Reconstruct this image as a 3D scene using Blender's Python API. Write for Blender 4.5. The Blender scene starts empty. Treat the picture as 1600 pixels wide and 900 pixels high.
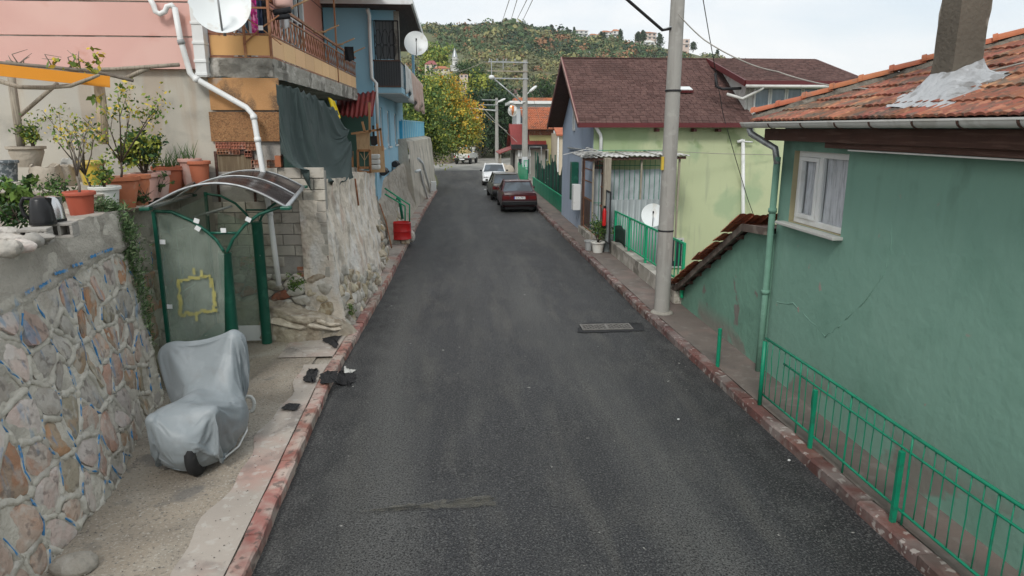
import bpy, math, random
import numpy as np
from mathutils import Vector, Matrix, noise
random.seed(7); rng = np.random.default_rng(7)
sc = bpy.context.scene
C = sc.collection
R = math.radians
# ---------------------------------------------------------------- camera
CAM_H = 3.7; FOC = 1067.0; PIT = R(13.2); YAW = R(4.3)
cd = bpy.data.cameras.new('camera'); cam = bpy.data.objects.new('camera', cd); C.objects.link(cam)
cam.location = (0, 0, CAM_H); cam.rotation_euler = (math.pi/2 - PIT, 0, -YAW)
cd.sensor_width = 36.0; cd.lens = 36.0*FOC/1600.0; cd.clip_start = 0.1; cd.clip_end = 4000
sc.camera = cam
# ---------------------------------------------------------------- light
SUN_EL = R(42); SUN_ROT = R(200)
w = bpy.data.worlds.new('World'); sc.world = w; w.use_nodes = True
nt = w.node_tree; nt.nodes.clear()
def wn(t): return nt.nodes.new(t)
out = wn('ShaderNodeOutputWorld'); bgs = wn('ShaderNodeBackground'); bgc = wn('ShaderNodeBackground'); mx = wn('ShaderNodeMixShader')
sky = wn('ShaderNodeTexSky'); sky.sky_type = 'NISHITA'; sky.sun_disc = False; sky.sun_elevation = SUN_EL; sky.sun_rotation = SUN_ROT
nt.links.new(sky.outputs[0], bgs.inputs[0]); bgs.inputs[1].default_value = 0.12
tc = wn('ShaderNodeTexCoord'); mp = wn('ShaderNodeMapping'); mp.inputs['Scale'].default_value = (1.0, 1.0, 3.2)
nz = wn('ShaderNodeTexNoise'); nz.inputs['Scale'].default_value = 2.2; nz.inputs['Detail'].default_value = 6; nz.inputs['Distortion'].default_value = .4
nt.links.new(tc.outputs['Generated'], mp.inputs[0]); nt.links.new(mp.outputs[0], nz.inputs['Vector'])
cr = wn('ShaderNodeValToRGB'); cr.color_ramp.elements[0].position = .36; cr.color_ramp.elements[0].color = (.75, .82, .87, 1)
cr.color_ramp.elements[1].position = .58; cr.color_ramp.elements[1].color = (.93, .95, .96, 1)
nt.links.new(nz.outputs['Fac'], cr.inputs[0]); nt.links.new(cr.outputs[0], bgc.inputs[0]); bgc.inputs[1].default_value = 0.86
cr2 = wn('ShaderNodeValToRGB'); cr2.color_ramp.elements[0].position = .25; cr2.color_ramp.elements[0].color = (.8, .8, .8, 1)
cr2.color_ramp.elements[1].position = .55; cr2.color_ramp.elements[1].color = (.97, .97, .97, 1)
nt.links.new(nz.outputs['Fac'], cr2.inputs[0]); nt.links.new(cr2.outputs[0], mx.inputs[0])
nt.links.new(bgs.outputs[0], mx.inputs[1]); nt.links.new(bgc.outputs[0], mx.inputs[2]); nt.links.new(mx.outputs[0], out.inputs[0])
sl = bpy.data.lights.new('sun', 'SUN'); sl.energy = 1.5; sl.angle = R(14); sl.color = (1, .97, .92)
so = bpy.data.objects.new('sun', sl); C.objects.link(so)
_d = Vector((math.sin(SUN_ROT)*math.cos(SUN_EL), math.cos(SUN_ROT)*math.cos(SUN_EL), math.sin(SUN_EL)))
so.rotation_euler = _d.to_track_quat('Z', 'Y').to_euler(); so.location = (0, -5, 30)
sc.view_settings.view_transform = 'Standard'; sc.view_settings.look = 'None'; sc.view_settings.exposure = 0.36; sc.view_settings.gamma = 1
# ---------------------------------------------------------------- measuring helpers: a picture point + one known distance gives a place
_c, _s, _ca, _sa = math.cos(PIT), math.sin(PIT), math.cos(YAW), math.sin(YAW)
def ray(x, y):
    a = (x-800)/FOC; b = -(y-450)/FOC
    X, Y, Z = a, _c+b*_s, -_s+b*_c
    return (X*_ca+Y*_sa, -X*_sa+Y*_ca, Z)
def gz(x, y, z=0.0):
    r = ray(x, y); t = (z-CAM_H)/r[2]; return Vector((r[0]*t, r[1]*t, z))
def aty(x, y, Y):
    r = ray(x, y); t = Y/r[1]; return Vector((r[0]*t, Y, CAM_H+r[2]*t))
def atx(x, y, X):
    r = ray(x, y); t = X/r[0]; return Vector((X, r[1]*t, CAM_H+r[2]*t))
# ---------------------------------------------------------------- mesh helpers
INV = {}
def tag(o, label=None, cat=None, group=None, kind=None):
    if label: o['label'] = label
    if cat: o['category'] = cat
    if group: o['group'] = group
    if kind: o['kind'] = kind
    return o
def thing(name, label, cat, loc=(0, 0, 0), rz=0, group=None):
    o = bpy.data.objects.new(name, None); C.objects.link(o); o.empty_display_size = .2
    o.location = loc; o.rotation_euler = (0, 0, rz)
    M = Matrix.Translation(Vector(loc)) @ Matrix.Rotation(rz, 4, 'Z')
    INV[o.name] = M.inverted()
    return tag(o, label, cat, group)
class MB:
    def __init__(s): s.v = []; s.f = []; s.m = []
    def add(s, vs, fs, m=0):
        b = len(s.v); s.v.extend([tuple(p) for p in vs]); s.f.extend([tuple(b+i for i in q) for q in fs]); s.m.extend([m]*len(fs)); return s
    def quad(s, a, b, c, d, m=0): return s.add([a, b, c, d], [(0, 1, 2, 3)], m)
    def box(s, x0, x1, y0, y1, z0, z1, m=0):
        return s.add([(x0,y0,z0),(x1,y0,z0),(x1,y1,z0),(x0,y1,z0),(x0,y0,z1),(x1,y0,z1),(x1,y1,z1),(x0,y1,z1)],
                     [(3,2,1,0),(4,5,6,7),(0,1,5,4),(1,2,6,5),(2,3,7,6),(3,0,4,7)], m)
    def obox(s, M, sx, sy, sz, m=0):
        vs = [M @ Vector((a*sx/2, b*sy/2, c*sz/2)) for c in (-1,1) for a,b in ((-1,-1),(1,-1),(1,1),(-1,1))]
        return s.add(vs, [(3,2,1,0),(4,5,6,7),(0,1,5,4),(1,2,6,5),(2,3,7,6),(3,0,4,7)], m)
    def beam(s, a, b, wd, ht, m=0, up=(0,0,1)):
        a = Vector(a); b = Vector(b); d = (b-a); L = d.length; d.normalize(); u = Vector(up)
        sx = d.cross(u)
        if sx.length < 1e-4: sx = d.cross(Vector((0,1,0)))
        sx.normalize(); uz = sx.cross(d)
        M = Matrix((sx, d, uz)).transposed().to_4x4(); M.translation = (a+b)/2
        return s.obox(M, wd, L, ht, m)
    def tube(s, pts, r, n=8, m=0, cap=True):
        pts = [Vector(p) for p in pts]; k = len(pts)
        rs = r if isinstance(r, (list, tuple)) else [r]*k
        base = len(s.v); px = None
        for i, p in enumerate(pts):
            d = (pts[min(i+1,k-1)]-pts[max(i-1,0)]).normalized()
            if px is None:
                px = d.cross(Vector((0,0,1)))
                if px.length < .05: px = d.cross(Vector((0,1,0)))
            px = (px - d*px.dot(d)).normalized(); py = d.cross(px)
            for j in range(n):
                a = 2*math.pi*j/n; s.v.append(tuple(p+(px*math.cos(a)+py*math.sin(a))*rs[i]))
        for i in range(k-1):
            for j in range(n):
                q = base+i*n; s.f.append((q+j, q+(j+1)%n, q+n+(j+1)%n, q+n+j)); s.m.append(m)
        if cap:
            s.f.append(tuple(base+n-1-j for j in range(n))); s.m.append(m)
            s.f.append(tuple(base+(k-1)*n+j for j in range(n))); s.m.append(m)
        return s
    def lathe(s, c, prof, n=20, m=0, sy=1.0, close=True):
        base = len(s.v); c = Vector(c)
        for r_, z in prof:
            for j in range(n):
                a = 2*math.pi*j/n; s.v.append((c.x+r_*math.cos(a), c.y+r_*math.sin(a)*sy, c.z+z))
        for i in range(len(prof)-1):
            for j in range(n):
                q = base+i*n; s.f.append((q+j, q+(j+1)%n, q+n+(j+1)%n, q+n+j)); s.m.append(m)
        if close:
            s.f.append(tuple(base+n-1-j for j in range(n))); s.m.append(m)
            s.f.append(tuple(base+(len(prof)-1)*n+j for j in range(n))); s.m.append(m)
        return s
    def extr(s, poly, axis, a0, a1, m=0):
        """2D polygon extruded along axis ('x': poly is (y,z); 'y': (x,z); 'z': (x,y))"""
        def P(p, t): return (t,p[0],p[1]) if axis=='x' else ((p[0],t,p[1]) if axis=='y' else (p[0],p[1],t))
        n = len(poly); vs = [P(p,a0) for p in poly]+[P(p,a1) for p in poly]
        fs = [tuple(range(n-1,-1,-1)), tuple(range(n,2*n))]+[(i,(i+1)%n,n+(i+1)%n,n+i) for i in range(n)]
        return s.add(vs, fs, m)
    def grid(s, fn, nu, nv, m=0):
        vs = [fn(i/nu, j/nv) for j in range(nv+1) for i in range(nu+1)]
        return s.add(vs, [(j*(nu+1)+i, j*(nu+1)+i+1, (j+1)*(nu+1)+i+1, (j+1)*(nu+1)+i) for j in range(nv) for i in range(nu)], m)
    def build(s, name, mats, parent=None, smooth=False, bevel=0, solid=0, fix=True, auto=None, **kw):
        if not isinstance(mats, (list, tuple)): mats = [mats]
        me = bpy.data.meshes.new(name)
        vs = s.v
        if parent is not None: inv = INV[parent.name]
        else:
            A = np.array(vs); o3 = Vector(((A[:,0].min()+A[:,0].max())/2, (A[:,1].min()+A[:,1].max())/2, A[:,2].min()))
            if kw.get('origin0'): o3 = Vector((0,0,0))
            inv = Matrix.Translation(-o3)
        me.from_pydata([tuple(inv @ Vector(p)) for p in vs], [], s.f)
        for mm in mats: me.materials.append(mm)
        if len(mats) > 1: me.polygons.foreach_set('material_index', s.m)
        if fix:
            import bmesh
            bm = bmesh.new(); bm.from_mesh(me); bmesh.ops.recalc_face_normals(bm, faces=bm.faces); bm.to_mesh(me); bm.free()
        if smooth: me.polygons.foreach_set('use_smooth', [True]*len(me.polygons))
        me.update()
        o = bpy.data.objects.new(name, me); C.objects.link(o)
        if parent is not None: o.parent = parent; INV[o.name] = INV[parent.name]
        else: o.location = o3; INV[o.name] = inv
        if solid: md = o.modifiers.new('solid', 'SOLIDIFY'); md.thickness = solid; md.offset = 0
        if bevel: md = o.modifiers.new('bevel', 'BEVEL'); md.width = bevel; md.segments = 2; md.limit_method = 'ANGLE'
        if auto:
            try: me.set_sharp_from_angle(angle=R(auto))
            except Exception: pass
        if 'label' in kw or 'cat' in kw or 'kind' in kw or 'group' in kw: tag(o, kw.get('label'), kw.get('cat'), kw.get('group'), kw.get('kind'))
        return o
def piece(name, mesh, parent, M):
    """one of many alike pieces: shares mesh data, M in world coordinates"""
    o = bpy.data.objects.new(name, mesh); C.objects.link(o); o.parent = parent
    o.matrix_basis = INV[parent.name] @ M if parent is not None else M
    return o
def copy_tree(o, parent=None):
    c = o.copy(); C.objects.link(c)
    if parent is not None: c.parent = parent
    for ch in list(o.children): copy_tree(ch, c)
    return c
def mesh_np(name, V, F4, mats, mi=None, smooth=False, parent=None):
    """fast quad or triangle mesh from numpy arrays"""
    me = bpy.data.meshes.new(name); k = F4.shape[1]
    if parent is not None:
        T = INV[parent.name]; V = V @ np.array(T.to_3x3()).T + np.array(T.translation)
    me.vertices.add(len(V)); me.vertices.foreach_set('co', V.astype(np.float32).ravel())
    me.loops.add(F4.size); me.loops.foreach_set('vertex_index', F4.astype(np.int32).ravel())
    me.polygons.add(len(F4)); me.polygons.foreach_set('loop_start', np.arange(0, F4.size, k, dtype=np.int32))
    try: me.polygons.foreach_set('loop_total', np.full(len(F4), k, dtype=np.int32))
    except Exception: pass
    for m in (mats if isinstance(mats, (list, tuple)) else [mats]): me.materials.append(m)
    if mi is not None: me.polygons.foreach_set('material_index', mi.astype(np.int32))
    if smooth: me.polygons.foreach_set('use_smooth', [True]*len(F4))
    me.update(calc_edges=True)
    o = bpy.data.objects.new(name, me); C.objects.link(o)
    if parent is not None: o.parent = parent; INV[o.name] = INV[parent.name]
    else: INV[o.name] = Matrix.Identity(4)
    return o
# ---------------------------------------------------------------- materials
def mat(name, col, rough=.8, var=.12, vs=2.5, layers=(), bump=.25, bs=30, bd=.01, metal=0, rnd=0, alpha=1, trans=0, spec=.4, coord='pos', bvor=False, emis=None, bstretch=None):
    m = bpy.data.materials.new(name); m.use_nodes = True; N = m.node_tree; n = N.nodes; L = N.links
    b = n['Principled BSDF']; b.inputs['Roughness'].default_value = rough; b.inputs['Metallic'].default_value = metal
    b.inputs['Specular IOR Level'].default_value = spec
    if coord == 'pos': g = n.new('ShaderNodeNewGeometry'); src = g.outputs['Position']
    else: g = n.new('ShaderNodeTexCoord'); src = g.outputs['Object']
    def noise_(scale, detail=5, dist=0, stretch=None):
        x = n.new('ShaderNodeTexNoise'); x.inputs['Scale'].default_value = scale; x.inputs['Detail'].default_value = detail; x.inputs['Distortion'].default_value = dist
        if stretch:
            q = n.new('ShaderNodeMapping'); q.inputs['Scale'].default_value = stretch; L.new(src, q.inputs[0]); L.new(q.outputs[0], x.inputs['Vector'])
        else: L.new(src, x.inputs['Vector'])
        return x.outputs['Fac']
    def mixc(fac, a, bcol):
        x = n.new('ShaderNodeMix'); x.data_type = 'RGBA'
        if isinstance(fac, float): x.inputs[0].default_value = fac
        else: L.new(fac, x.inputs[0])
        for i, c in ((6, a), (7, bcol)):
            if isinstance(c, tuple): x.inputs[i].default_value = (*c[:3], 1)
            else: L.new(c, x.inputs[i])
        return x.outputs[2]
    cur = mixc(noise_(vs, 6), tuple(max(0, c*(1-var*2)) for c in col), tuple(min(1, c*(1+var*2)) for c in col))
    for ly in layers:      # (colour, scale, lo, hi, strength, stretch)
        colr, scl, lo, hi, st = ly[:5]; stt = ly[5] if len(ly) > 5 else None
        f = noise_(scl, 7, .3, stt)
        if len(ly) > 6 and ly[6]:   # limited to a height band (z0, z1, soft)
            z0, z1, sf = ly[6][:3]; ax_ = ly[6][3] if len(ly[6]) > 3 else 2
            sp = n.new('ShaderNodeSeparateXYZ'); L.new(src, sp.inputs[0])
            a_ = n.new('ShaderNodeMapRange'); a_.inputs[1].default_value = z0-sf; a_.inputs[2].default_value = z0; L.new(sp.outputs[ax_], a_.inputs[0])
            b_ = n.new('ShaderNodeMapRange'); b_.inputs[1].default_value = z1; b_.inputs[2].default_value = z1+sf; b_.inputs[3].default_value = 1; b_.inputs[4].default_value = 0; L.new(sp.outputs[ax_], b_.inputs[0])
            mm_ = n.new('ShaderNodeMath'); mm_.operation = 'MULTIPLY'; L.new(a_.outputs[0], mm_.inputs[0]); L.new(b_.outputs[0], mm_.inputs[1]); band = mm_.outputs[0]
        else: band = None
        lo, hi = .5+(lo-.5)*.52, .5+(hi-.5)*.55+.005
        r_ = n.new('ShaderNodeMapRange'); r_.inputs[1].default_value = lo; r_.inputs[2].default_value = hi; r_.inputs[3].default_value = 0; r_.inputs[4].default_value = st
        L.new(f, r_.inputs[0]); fo = r_.outputs[0]
        if band is not None:
            q = n.new('ShaderNodeMath'); q.operation = 'MULTIPLY'; L.new(fo, q.inputs[0]); L.new(band, q.inputs[1]); fo = q.outputs[0]
        cur = mixc(fo, cur, colr)
    if rnd:
        oi = n.new('ShaderNodeObjectInfo'); hs = n.new('ShaderNodeHueSaturation')
        r1 = n.new('ShaderNodeMapRange'); r1.inputs[3].default_value = 1-rnd; r1.inputs[4].default_value = 1+rnd; L.new(oi.outputs['Random'], r1.inputs[0]); L.new(r1.outputs[0], hs.inputs['Value'])
        fr = n.new('ShaderNodeMath'); fr.operation = 'FRACT'; mu = n.new('ShaderNodeMath'); mu.operation = 'MULTIPLY'; mu.inputs[1].default_value = 17.3; L.new(oi.outputs['Random'], mu.inputs[0]); L.new(mu.outputs[0], fr.inputs[0])
        r2 = n.new('ShaderNodeMapRange'); r2.inputs[3].default_value = .5-rnd*.05; r2.inputs[4].default_value = .5+rnd*.05; L.new(fr.outputs[0], r2.inputs[0]); L.new(r2.outputs[0], hs.inputs['Hue'])
        L.new(cur, hs.inputs['Color']); cur = hs.outputs[0]
    L.new(cur, b.inputs['Base Color'])
    if bump:
        bp = n.new('ShaderNodeBump'); bp.inputs['Strength'].default_value = bump; bp.inputs['Distance'].default_value = bd
        if bvor:
            vo = n.new('ShaderNodeTexVoronoi'); vo.inputs['Scale'].default_value = bs; L.new(src, vo.inputs['Vector']); L.new(vo.outputs['Distance'], bp.inputs['Height'])
        else: L.new(noise_(bs, 8, 0, bstretch), bp.inputs['Height'])
        L.new(bp.outputs[0], b.inputs['Normal'])
    if trans: b.inputs['Transmission Weight'].default_value = trans; b.inputs['IOR'].default_value = 1.1
    if alpha < 1: b.inputs['Alpha'].default_value = alpha
    if emis: b.inputs['Emission Color'].default_value = (*emis, 1); b.inputs['Emission Strength'].default_value = 1
    return m
def glass(name, tint, fac=.25, rough=.05, gcol=(.25,.28,.26)):
    m = bpy.data.materials.new(name); m.use_nodes = True; n = m.node_tree.nodes; L = m.node_tree.links; n.remove(n['Principled BSDF'])
    t = n.new('ShaderNodeBsdfTransparent'); t.inputs[0].default_value = (*tint, 1)
    g = n.new('ShaderNodeBsdfPrincipled'); g.inputs['Base Color'].default_value = (*gcol, 1); g.inputs['Roughness'].default_value = rough; g.inputs['Specular IOR Level'].default_value = .6
    x = n.new('ShaderNodeMixShader'); ns = n.new('ShaderNodeTexNoise'); ns.inputs['Scale'].default_value = 3; ns.inputs['Detail'].default_value = 6
    ge = n.new('ShaderNodeNewGeometry'); L.new(ge.outputs['Position'], ns.inputs['Vector'])
    mr = n.new('ShaderNodeMapRange'); mr.inputs[1].default_value = .3; mr.inputs[2].default_value = .75; mr.inputs[3].default_value = fac*.6; mr.inputs[4].default_value = fac*1.5
    L.new(ns.outputs['Fac'], mr.inputs[0]); L.new(mr.outputs[0], x.inputs[0])
    L.new(t.outputs[0], x.inputs[1]); L.new(g.outputs[0], x.inputs[2]); L.new(x.outputs[0], n['Material Output'].inputs[0])
    return m
BLUEP = (.03, .16, .48)
blue_l = ((.12,.27,.44), 1.0, .64, .74, .5, (6.5, 6.5, 1.5), (.9, 2.2, .1))
m_asph = mat('asphalt', (.042, .043, .046), .64, .22, .6, [((.105,.105,.10), .5, .42, .72, .9, (1.5,.10,1)), ((.10,.098,.09), 1.9, .50, .78, .45, (1.5,.5,1)), ((.13,.125,.11), 1.2, .58, .8, .45, (1.6,.2,1)), ((.018,.019,.021), .6, .52, .80, .45, (1.3,.16,1)), ((.014,.0145,.016), 3.5, .10, .62, .85, (1,.6,1), (3.42,9,.5,0)), ((.018,.0185,.02), 3.5, .2, .7, .7, (1,.6,1), (-9,-1.55,.45,0)), ((.16,.16,.155), 46, .50, .70, .6), ((.012,.012,.013), 55, .50, .68, .9), ((.4,.39,.36), 7, .92, .94, .8)], 1.0, 60, .02, spec=.35)
m_newasph = mat('fresh asphalt', (.012,.012,.014), .7, .3, 3, [((.09,.09,.09), 60, .6, .72, .5)], 1, 60, .02)
m_conc_lane = mat('old concrete lane', (.3,.29,.26), .9, .15, .6, [((.15,.15,.14), .5, .5, .7, .7)], .4, 20, .01)
m_dirt = mat('packed dirt', (.31,.265,.21), .95, .12, 1.2, [((.40,.365,.31), .8, .46, .72, .85), ((.17,.15,.125), 1.1, .56, .85, .6), ((.47,.44,.39), 40, .62, .78, .6), ((.09,.085,.08), 32, .64, .80, .6), ((.12,.12,.12), 2.0, .72, .82, .6)], .8, 35, .02)
m_earth = mat('slope earth', (.12,.13,.06), .95, .25, .05, [((.22,.19,.14), .04, .55, .7, .6)], .3, 3, .1)
m_walk = mat('pavement concrete', (.40,.355,.31), .9, .12, 1.5, [((.42,.2,.16), .9, .52, .72, .5), ((.16,.14,.13), 1.6, .55, .75, .7), ((.5,.48,.44), 8, .62, .75, .5)], .5, 30, .01)
m_walk2 = mat('dark worn pavement', (.15,.125,.11), .85, .15, 1.3, [((.22,.16,.14), 1.1, .5, .7, .5), ((.26,.24,.22), 5, .62, .8, .35), ((.09,.082,.075), 1.4, .55, .75, .5)], .5, 25, .01)
m_kerb = mat('red kerb paint', (.33,.155,.125), .85, .2, 2, [((.43,.36,.31), 3.2, .30, .60, .9), ((.20,.06,.05), 2.2, .55, .75, .6), ((.1,.08,.07), 9, .6, .72, .7)], .6, 25, .012, rnd=.15)
m_kerbr = mat('maroon kerb paint', (.13,.06,.05), .85, .2, 2, [((.21,.18,.165), 2.8, .34, .66, .85), ((.08,.05,.045), 2.5, .5, .72, .7), ((.4,.37,.34), 10, .66, .74, .6)], .6, 25, .012, rnd=.22)
m_mortar = mat('grey mortar', (.52,.485,.42), .95, .12, 3, [blue_l, ((.28,.26,.22), 2.2, .55, .75, .5), ((.55,.53,.47), 6, .6, .75, .5)], .9, 22, .03)
m_render = mat('rough concrete render', (.45,.415,.36), .95, .12, 1.8, [((.22,.2,.17), 1.6, .52, .72, .6), ((.47,.44,.39), 4, .55, .7, .5)], .9, 28, .025)
def stone_m(name, c, c2): return mat(name, c, .9, .2, 4, [(c2, 3.5, .5, .64, .8), ((.52,.48,.43), 6, .55, .68, .6), ((.13,.11,.1), 9, .62, .75, .55), blue_l], .9, 14, .03, rnd=.15)
m_stones = [stone_m('pinkish stone', (.46,.35,.29), (.48,.29,.21)), stone_m('grey stone', (.44,.41,.37), (.38,.34,.29)), stone_m('orange stone', (.44,.25,.15), (.36,.29,.22)),
            stone_m('olive stone', (.33,.29,.22), (.4,.27,.18)), stone_m('pale stone', (.56,.50,.46), (.52,.41,.36))]
m_rub = [mat('rubble grey', (.42,.39,.33), .9, .2, 5, [((.5,.47,.41), 5, .5, .65, .8)], .9, 14, .04, rnd=.25), mat('rubble tan', (.50,.43,.32), .9, .2, 5, [((.3,.22,.13), 6, .52, .66, .8)], .9, 14, .04, rnd=.25), mat('rubble white', (.58,.55,.49), .9, .15, 5, [((.35,.3,.24), 5, .52, .66, .6)], .9, 14, .04, rnd=.15)]
m_wash = mat('patchy whitewash', (.68,.60,.50), .9, .12, 2.5, [((.76,.73,.68), 1.8, .46, .7, .8, (1.6,1.6,.8)), ((.45,.29,.22), 1.6, .66, .8, .55), ((.3,.26,.21), 2.4, .56, .72, .6)], 1, 12, .04)
m_block = mat('cinder block', (.48,.44,.38), .95, .1, 6, [((.24,.21,.17), 4, .55, .72, .6), ((.46,.43,.38), 9, .58, .7, .5)], .8, 45, .012, rnd=.12)
m_joint = mat('block joint mortar', (.33,.31,.28), .95, .15, 5, [], .8, 30, .015)
m_redbrick = mat('broken red brick', (.36,.15,.09), .9, .2, 6, [((.45,.4,.35), 7, .55, .7, .6), ((.13,.08,.06), 6, .55, .7, .6)], .8, 25, .02, rnd=.2)
m_gwall = mat('grey cement render', (.48,.45,.385), .93, .1, .9, [((.46,.45,.42), .8, .5, .7, .6, (1.5,1.5,.5)), ((.36,.25,.17), 1.0, .6, .72, .35, (2.5,2.5,.35)), ((.23,.22,.2), 1.2, .6, .75, .4)], .35, 25, .008)
m_pink = mat('pink wall paint', (.68,.41,.36), .85, .05, .8, [((.72,.48,.42), .7, .5, .7, .5), ((.5,.18,.1), 1.6, .7, .8, .3)], .15, 40, .004)
m_salmon = mat('salmon wall paint', (.62,.29,.22), .85, .06, 1, [], .15, 40, .004)
m_slab = mat('weathered slab concrete', (.34,.32,.28), .93, .15, 2, [((.14,.13,.11), 1.6, .5, .66, .8), ((.55,.52,.47), 2.6, .56, .68, .7)], .9, 20, .03)
m_osb2 = mat('coarse brown particle board', (.30,.15,.065), .85, .14, 3, [((.42,.25,.12), 55, .5, .7, .7), ((.12,.06,.03), 48, .5, .7, .7), ((.2,.1,.05), 2, .55, .8, .5)], .5, 60, .008)
m_osb = mat('particle board', (.46,.24,.10), .85, .14, 3, [((.10,.07,.05), 2.6, .52, .72, .75), ((.5,.3,.14), 60, .55, .68, .6), ((.35,.32,.28), 2.1, .68, .75, .6)], .4, 60, .005)
m_panel = mat('orange balcony panel', (.64,.36,.14), .6, .08, 1.2, [((.35,.25,.13), 1.8, .6, .75, .5)], .1, 20, .003)
m_panel2 = mat('pale orange balcony panel', (.78,.49,.25), .6, .05, 1.2, [], .1, 20, .003, rnd=.06)
m_rust = mat('brown rail paint', (.27,.11,.05), .6, .2, 8, [((.45,.25,.12), 6, .55, .7, .6)], .2, 40, .003)
m_white = mat('white plastic', (.74,.75,.74), .45, .03, 3, [((.5,.49,.46), 3, .62, .78, .35)], .03, 20, .002)
m_whiteg = mat('off white trim', (.6,.6,.57), .7, .08, 3, [((.36,.34,.3), 3, .55, .7, .5)], .2, 20, .004)
m_dish = mat('white dish paint', (.74,.77,.77), .4, .03, 2, [((.55,.5,.42), 4, .68, .78, .4)], .02, 20, .002)
m_grey = mat('grey plastic', (.33,.34,.34), .5, .06, 4, [], .05, 20, .002)
m_steel = mat('galvanised steel', (.4,.42,.43), .45, .1, 6, [((.25,.24,.22), 5, .55, .7, .5)], .1, 30, .003, metal=.6)
m_black = mat('black plastic', (.012,.012,.013), .35, .1, 5, [], .03, 20, .002)
m_rubber = mat('tyre rubber', (.02,.02,.021), .85, .2, 8, [((.08,.075,.07), 6, .55, .7, .5)], .3, 60, .004)
m_chrome = mat('polished steel', (.6,.6,.6), .22, .03, 5, [], 0, metal=1)
m_tarp = mat('dark green tarp', (.045,.066,.063), .75, .12, 2, [((.07,.095,.09), 1.5, .5, .7, .5)], .3, 90, .004)
m_cover = mat('silver grey nylon cover', (.245,.275,.29), .48, .04, 3, [((.32,.35,.37), 5, .55, .72, .4), ((.18,.18,.175), 4, .62, .8, .35)], .3, 22, .006, spec=.5)
m_dkgreen = mat('dark green enamel', (.008,.085,.055), .38, .1, 4, [((.03,.15,.1), 6, .62, .72, .5), ((.5,.52,.5), 7, .88, .89, .9)], .06, 30, .003)
m_green = mat('green fence paint', (.006,.22,.12), .42, .12, 5, [((.02,.10,.07), 6, .6, .72, .5)], .1, 40, .003)
m_lgreen = mat('bright green fence paint', (.01,.36,.17), .42, .12, 5, [((.02,.2,.11), 5, .6, .72, .5)], .1, 40, .003)
m_poly = glass('smoked polycarbonate', (.30,.26,.25), .5, .16, (.13,.105,.105))
m_polyclear = glass('hazy clear sheet', (.8,.82,.78), .22, .2, (.42,.42,.38))
m_glass = glass('shelter glass', (.90,.95,.91), .24, .12, (.45,.50,.45))
m_yellow = mat('yellow spray paint', (.55,.50,.16), .9, .2, 8, [], .1, 30, .002, alpha=.4)
m_sticker = mat('white sticker', (.75,.76,.76), .5, .02, 3, [], 0)
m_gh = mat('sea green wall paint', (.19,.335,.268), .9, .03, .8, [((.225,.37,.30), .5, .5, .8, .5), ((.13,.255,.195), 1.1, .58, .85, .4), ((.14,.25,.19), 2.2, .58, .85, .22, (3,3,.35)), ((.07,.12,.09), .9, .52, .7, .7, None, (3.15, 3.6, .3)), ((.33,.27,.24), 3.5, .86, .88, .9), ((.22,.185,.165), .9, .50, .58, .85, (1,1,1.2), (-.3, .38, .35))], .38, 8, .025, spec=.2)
m_gh2 = mat('green annex wall paint', (.16,.31,.235), .88, .05, 1, [((.09,.19,.145), 1.3, .56, .8, .4), ((.2,.16,.15), 2.2, .80, .82, .85), ((.22,.19,.17), .9, .52, .6, .8, None, (-.3, .25, .3))], .45, 8, .03)
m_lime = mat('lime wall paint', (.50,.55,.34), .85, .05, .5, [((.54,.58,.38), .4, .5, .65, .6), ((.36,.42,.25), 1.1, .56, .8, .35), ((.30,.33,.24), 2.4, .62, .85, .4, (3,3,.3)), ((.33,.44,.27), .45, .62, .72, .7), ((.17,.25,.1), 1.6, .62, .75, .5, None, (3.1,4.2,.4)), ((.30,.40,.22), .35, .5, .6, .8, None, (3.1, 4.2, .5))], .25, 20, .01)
m_bluegrey = mat('blue grey wall paint', (.36,.42,.52), .85, .05, 1, [((.25,.29,.36), 1.3, .58, .72, .4, (1,1,.3))], .2, 25, .005)
m_blue = mat('light blue wall paint', (.30,.54,.67), .85, .04, .8, [((.36,.6,.72), .6, .5, .7, .5)], .15, 25, .005)
m_blued = mat('blue house side wall paint', (.32,.55,.68), .85, .04, .8, [((.5,.5,.48), 1.2, .72, .78, .7)], .15, 25, .005)
m_shing = mat('brown asphalt shingle', (.112,.062,.055), .93, .2, 5, [((.17,.10,.085), 6, .5, .7, .5), ((.05,.028,.025), .6, .55, .75, .4)], .6, 120, .006)
m_shingd = mat('dark shingle tab', (.088,.047,.041), .93, .2, 5, [], .6, 120, .006)
m_maroon = mat('maroon fascia', (.11,.02,.022), .45, .08, 3, [], .05, 20, .003)
m_tile = mat('clay roof tile', (.265,.10,.062), .85, .15, 6, [((.30,.10,.055), 1.6, .48, .62, .6), ((.13,.10,.075), 2.6, .56, .68, .85), ((.5,.25,.14), 9, .6, .72, .5), ((.07,.065,.05), 12, .62, .7, .7)], .6, 30, .008, rnd=.28)
m_tile2 = mat('far clay tile', (.42,.15,.07), .85, .2, 3, [((.18,.1,.07), 2, .55, .7, .6)], .4, 20, .01, rnd=.15)
m_ridge = mat('orange ridge tile', (.42,.14,.07), .8, .15, 5, [((.2,.13,.1), 5, .58, .7, .6)], .4, 30, .006, rnd=.15)
m_bed = mat('ridge mortar', (.2,.18,.15), .95, .3, 6, [((.08,.075,.065), 5, .5, .65, .8)], 1, 25, .03)
m_chim = mat('sooty chimney render', (.11,.095,.075), .95, .2, 2, [((.48,.44,.38), 1.3, .60, .75, .9, (2,2,.7)), ((.05,.042,.035), 1.4, .5, .62, .85, (2,2,.5))], .7, 22, .02)
m_foil = mat('crumpled flashing', (.45,.46,.47), .42, .12, 6, [((.22,.21,.2), 5, .58, .68, .7)], .8, 9, .04, metal=.35)
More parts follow.
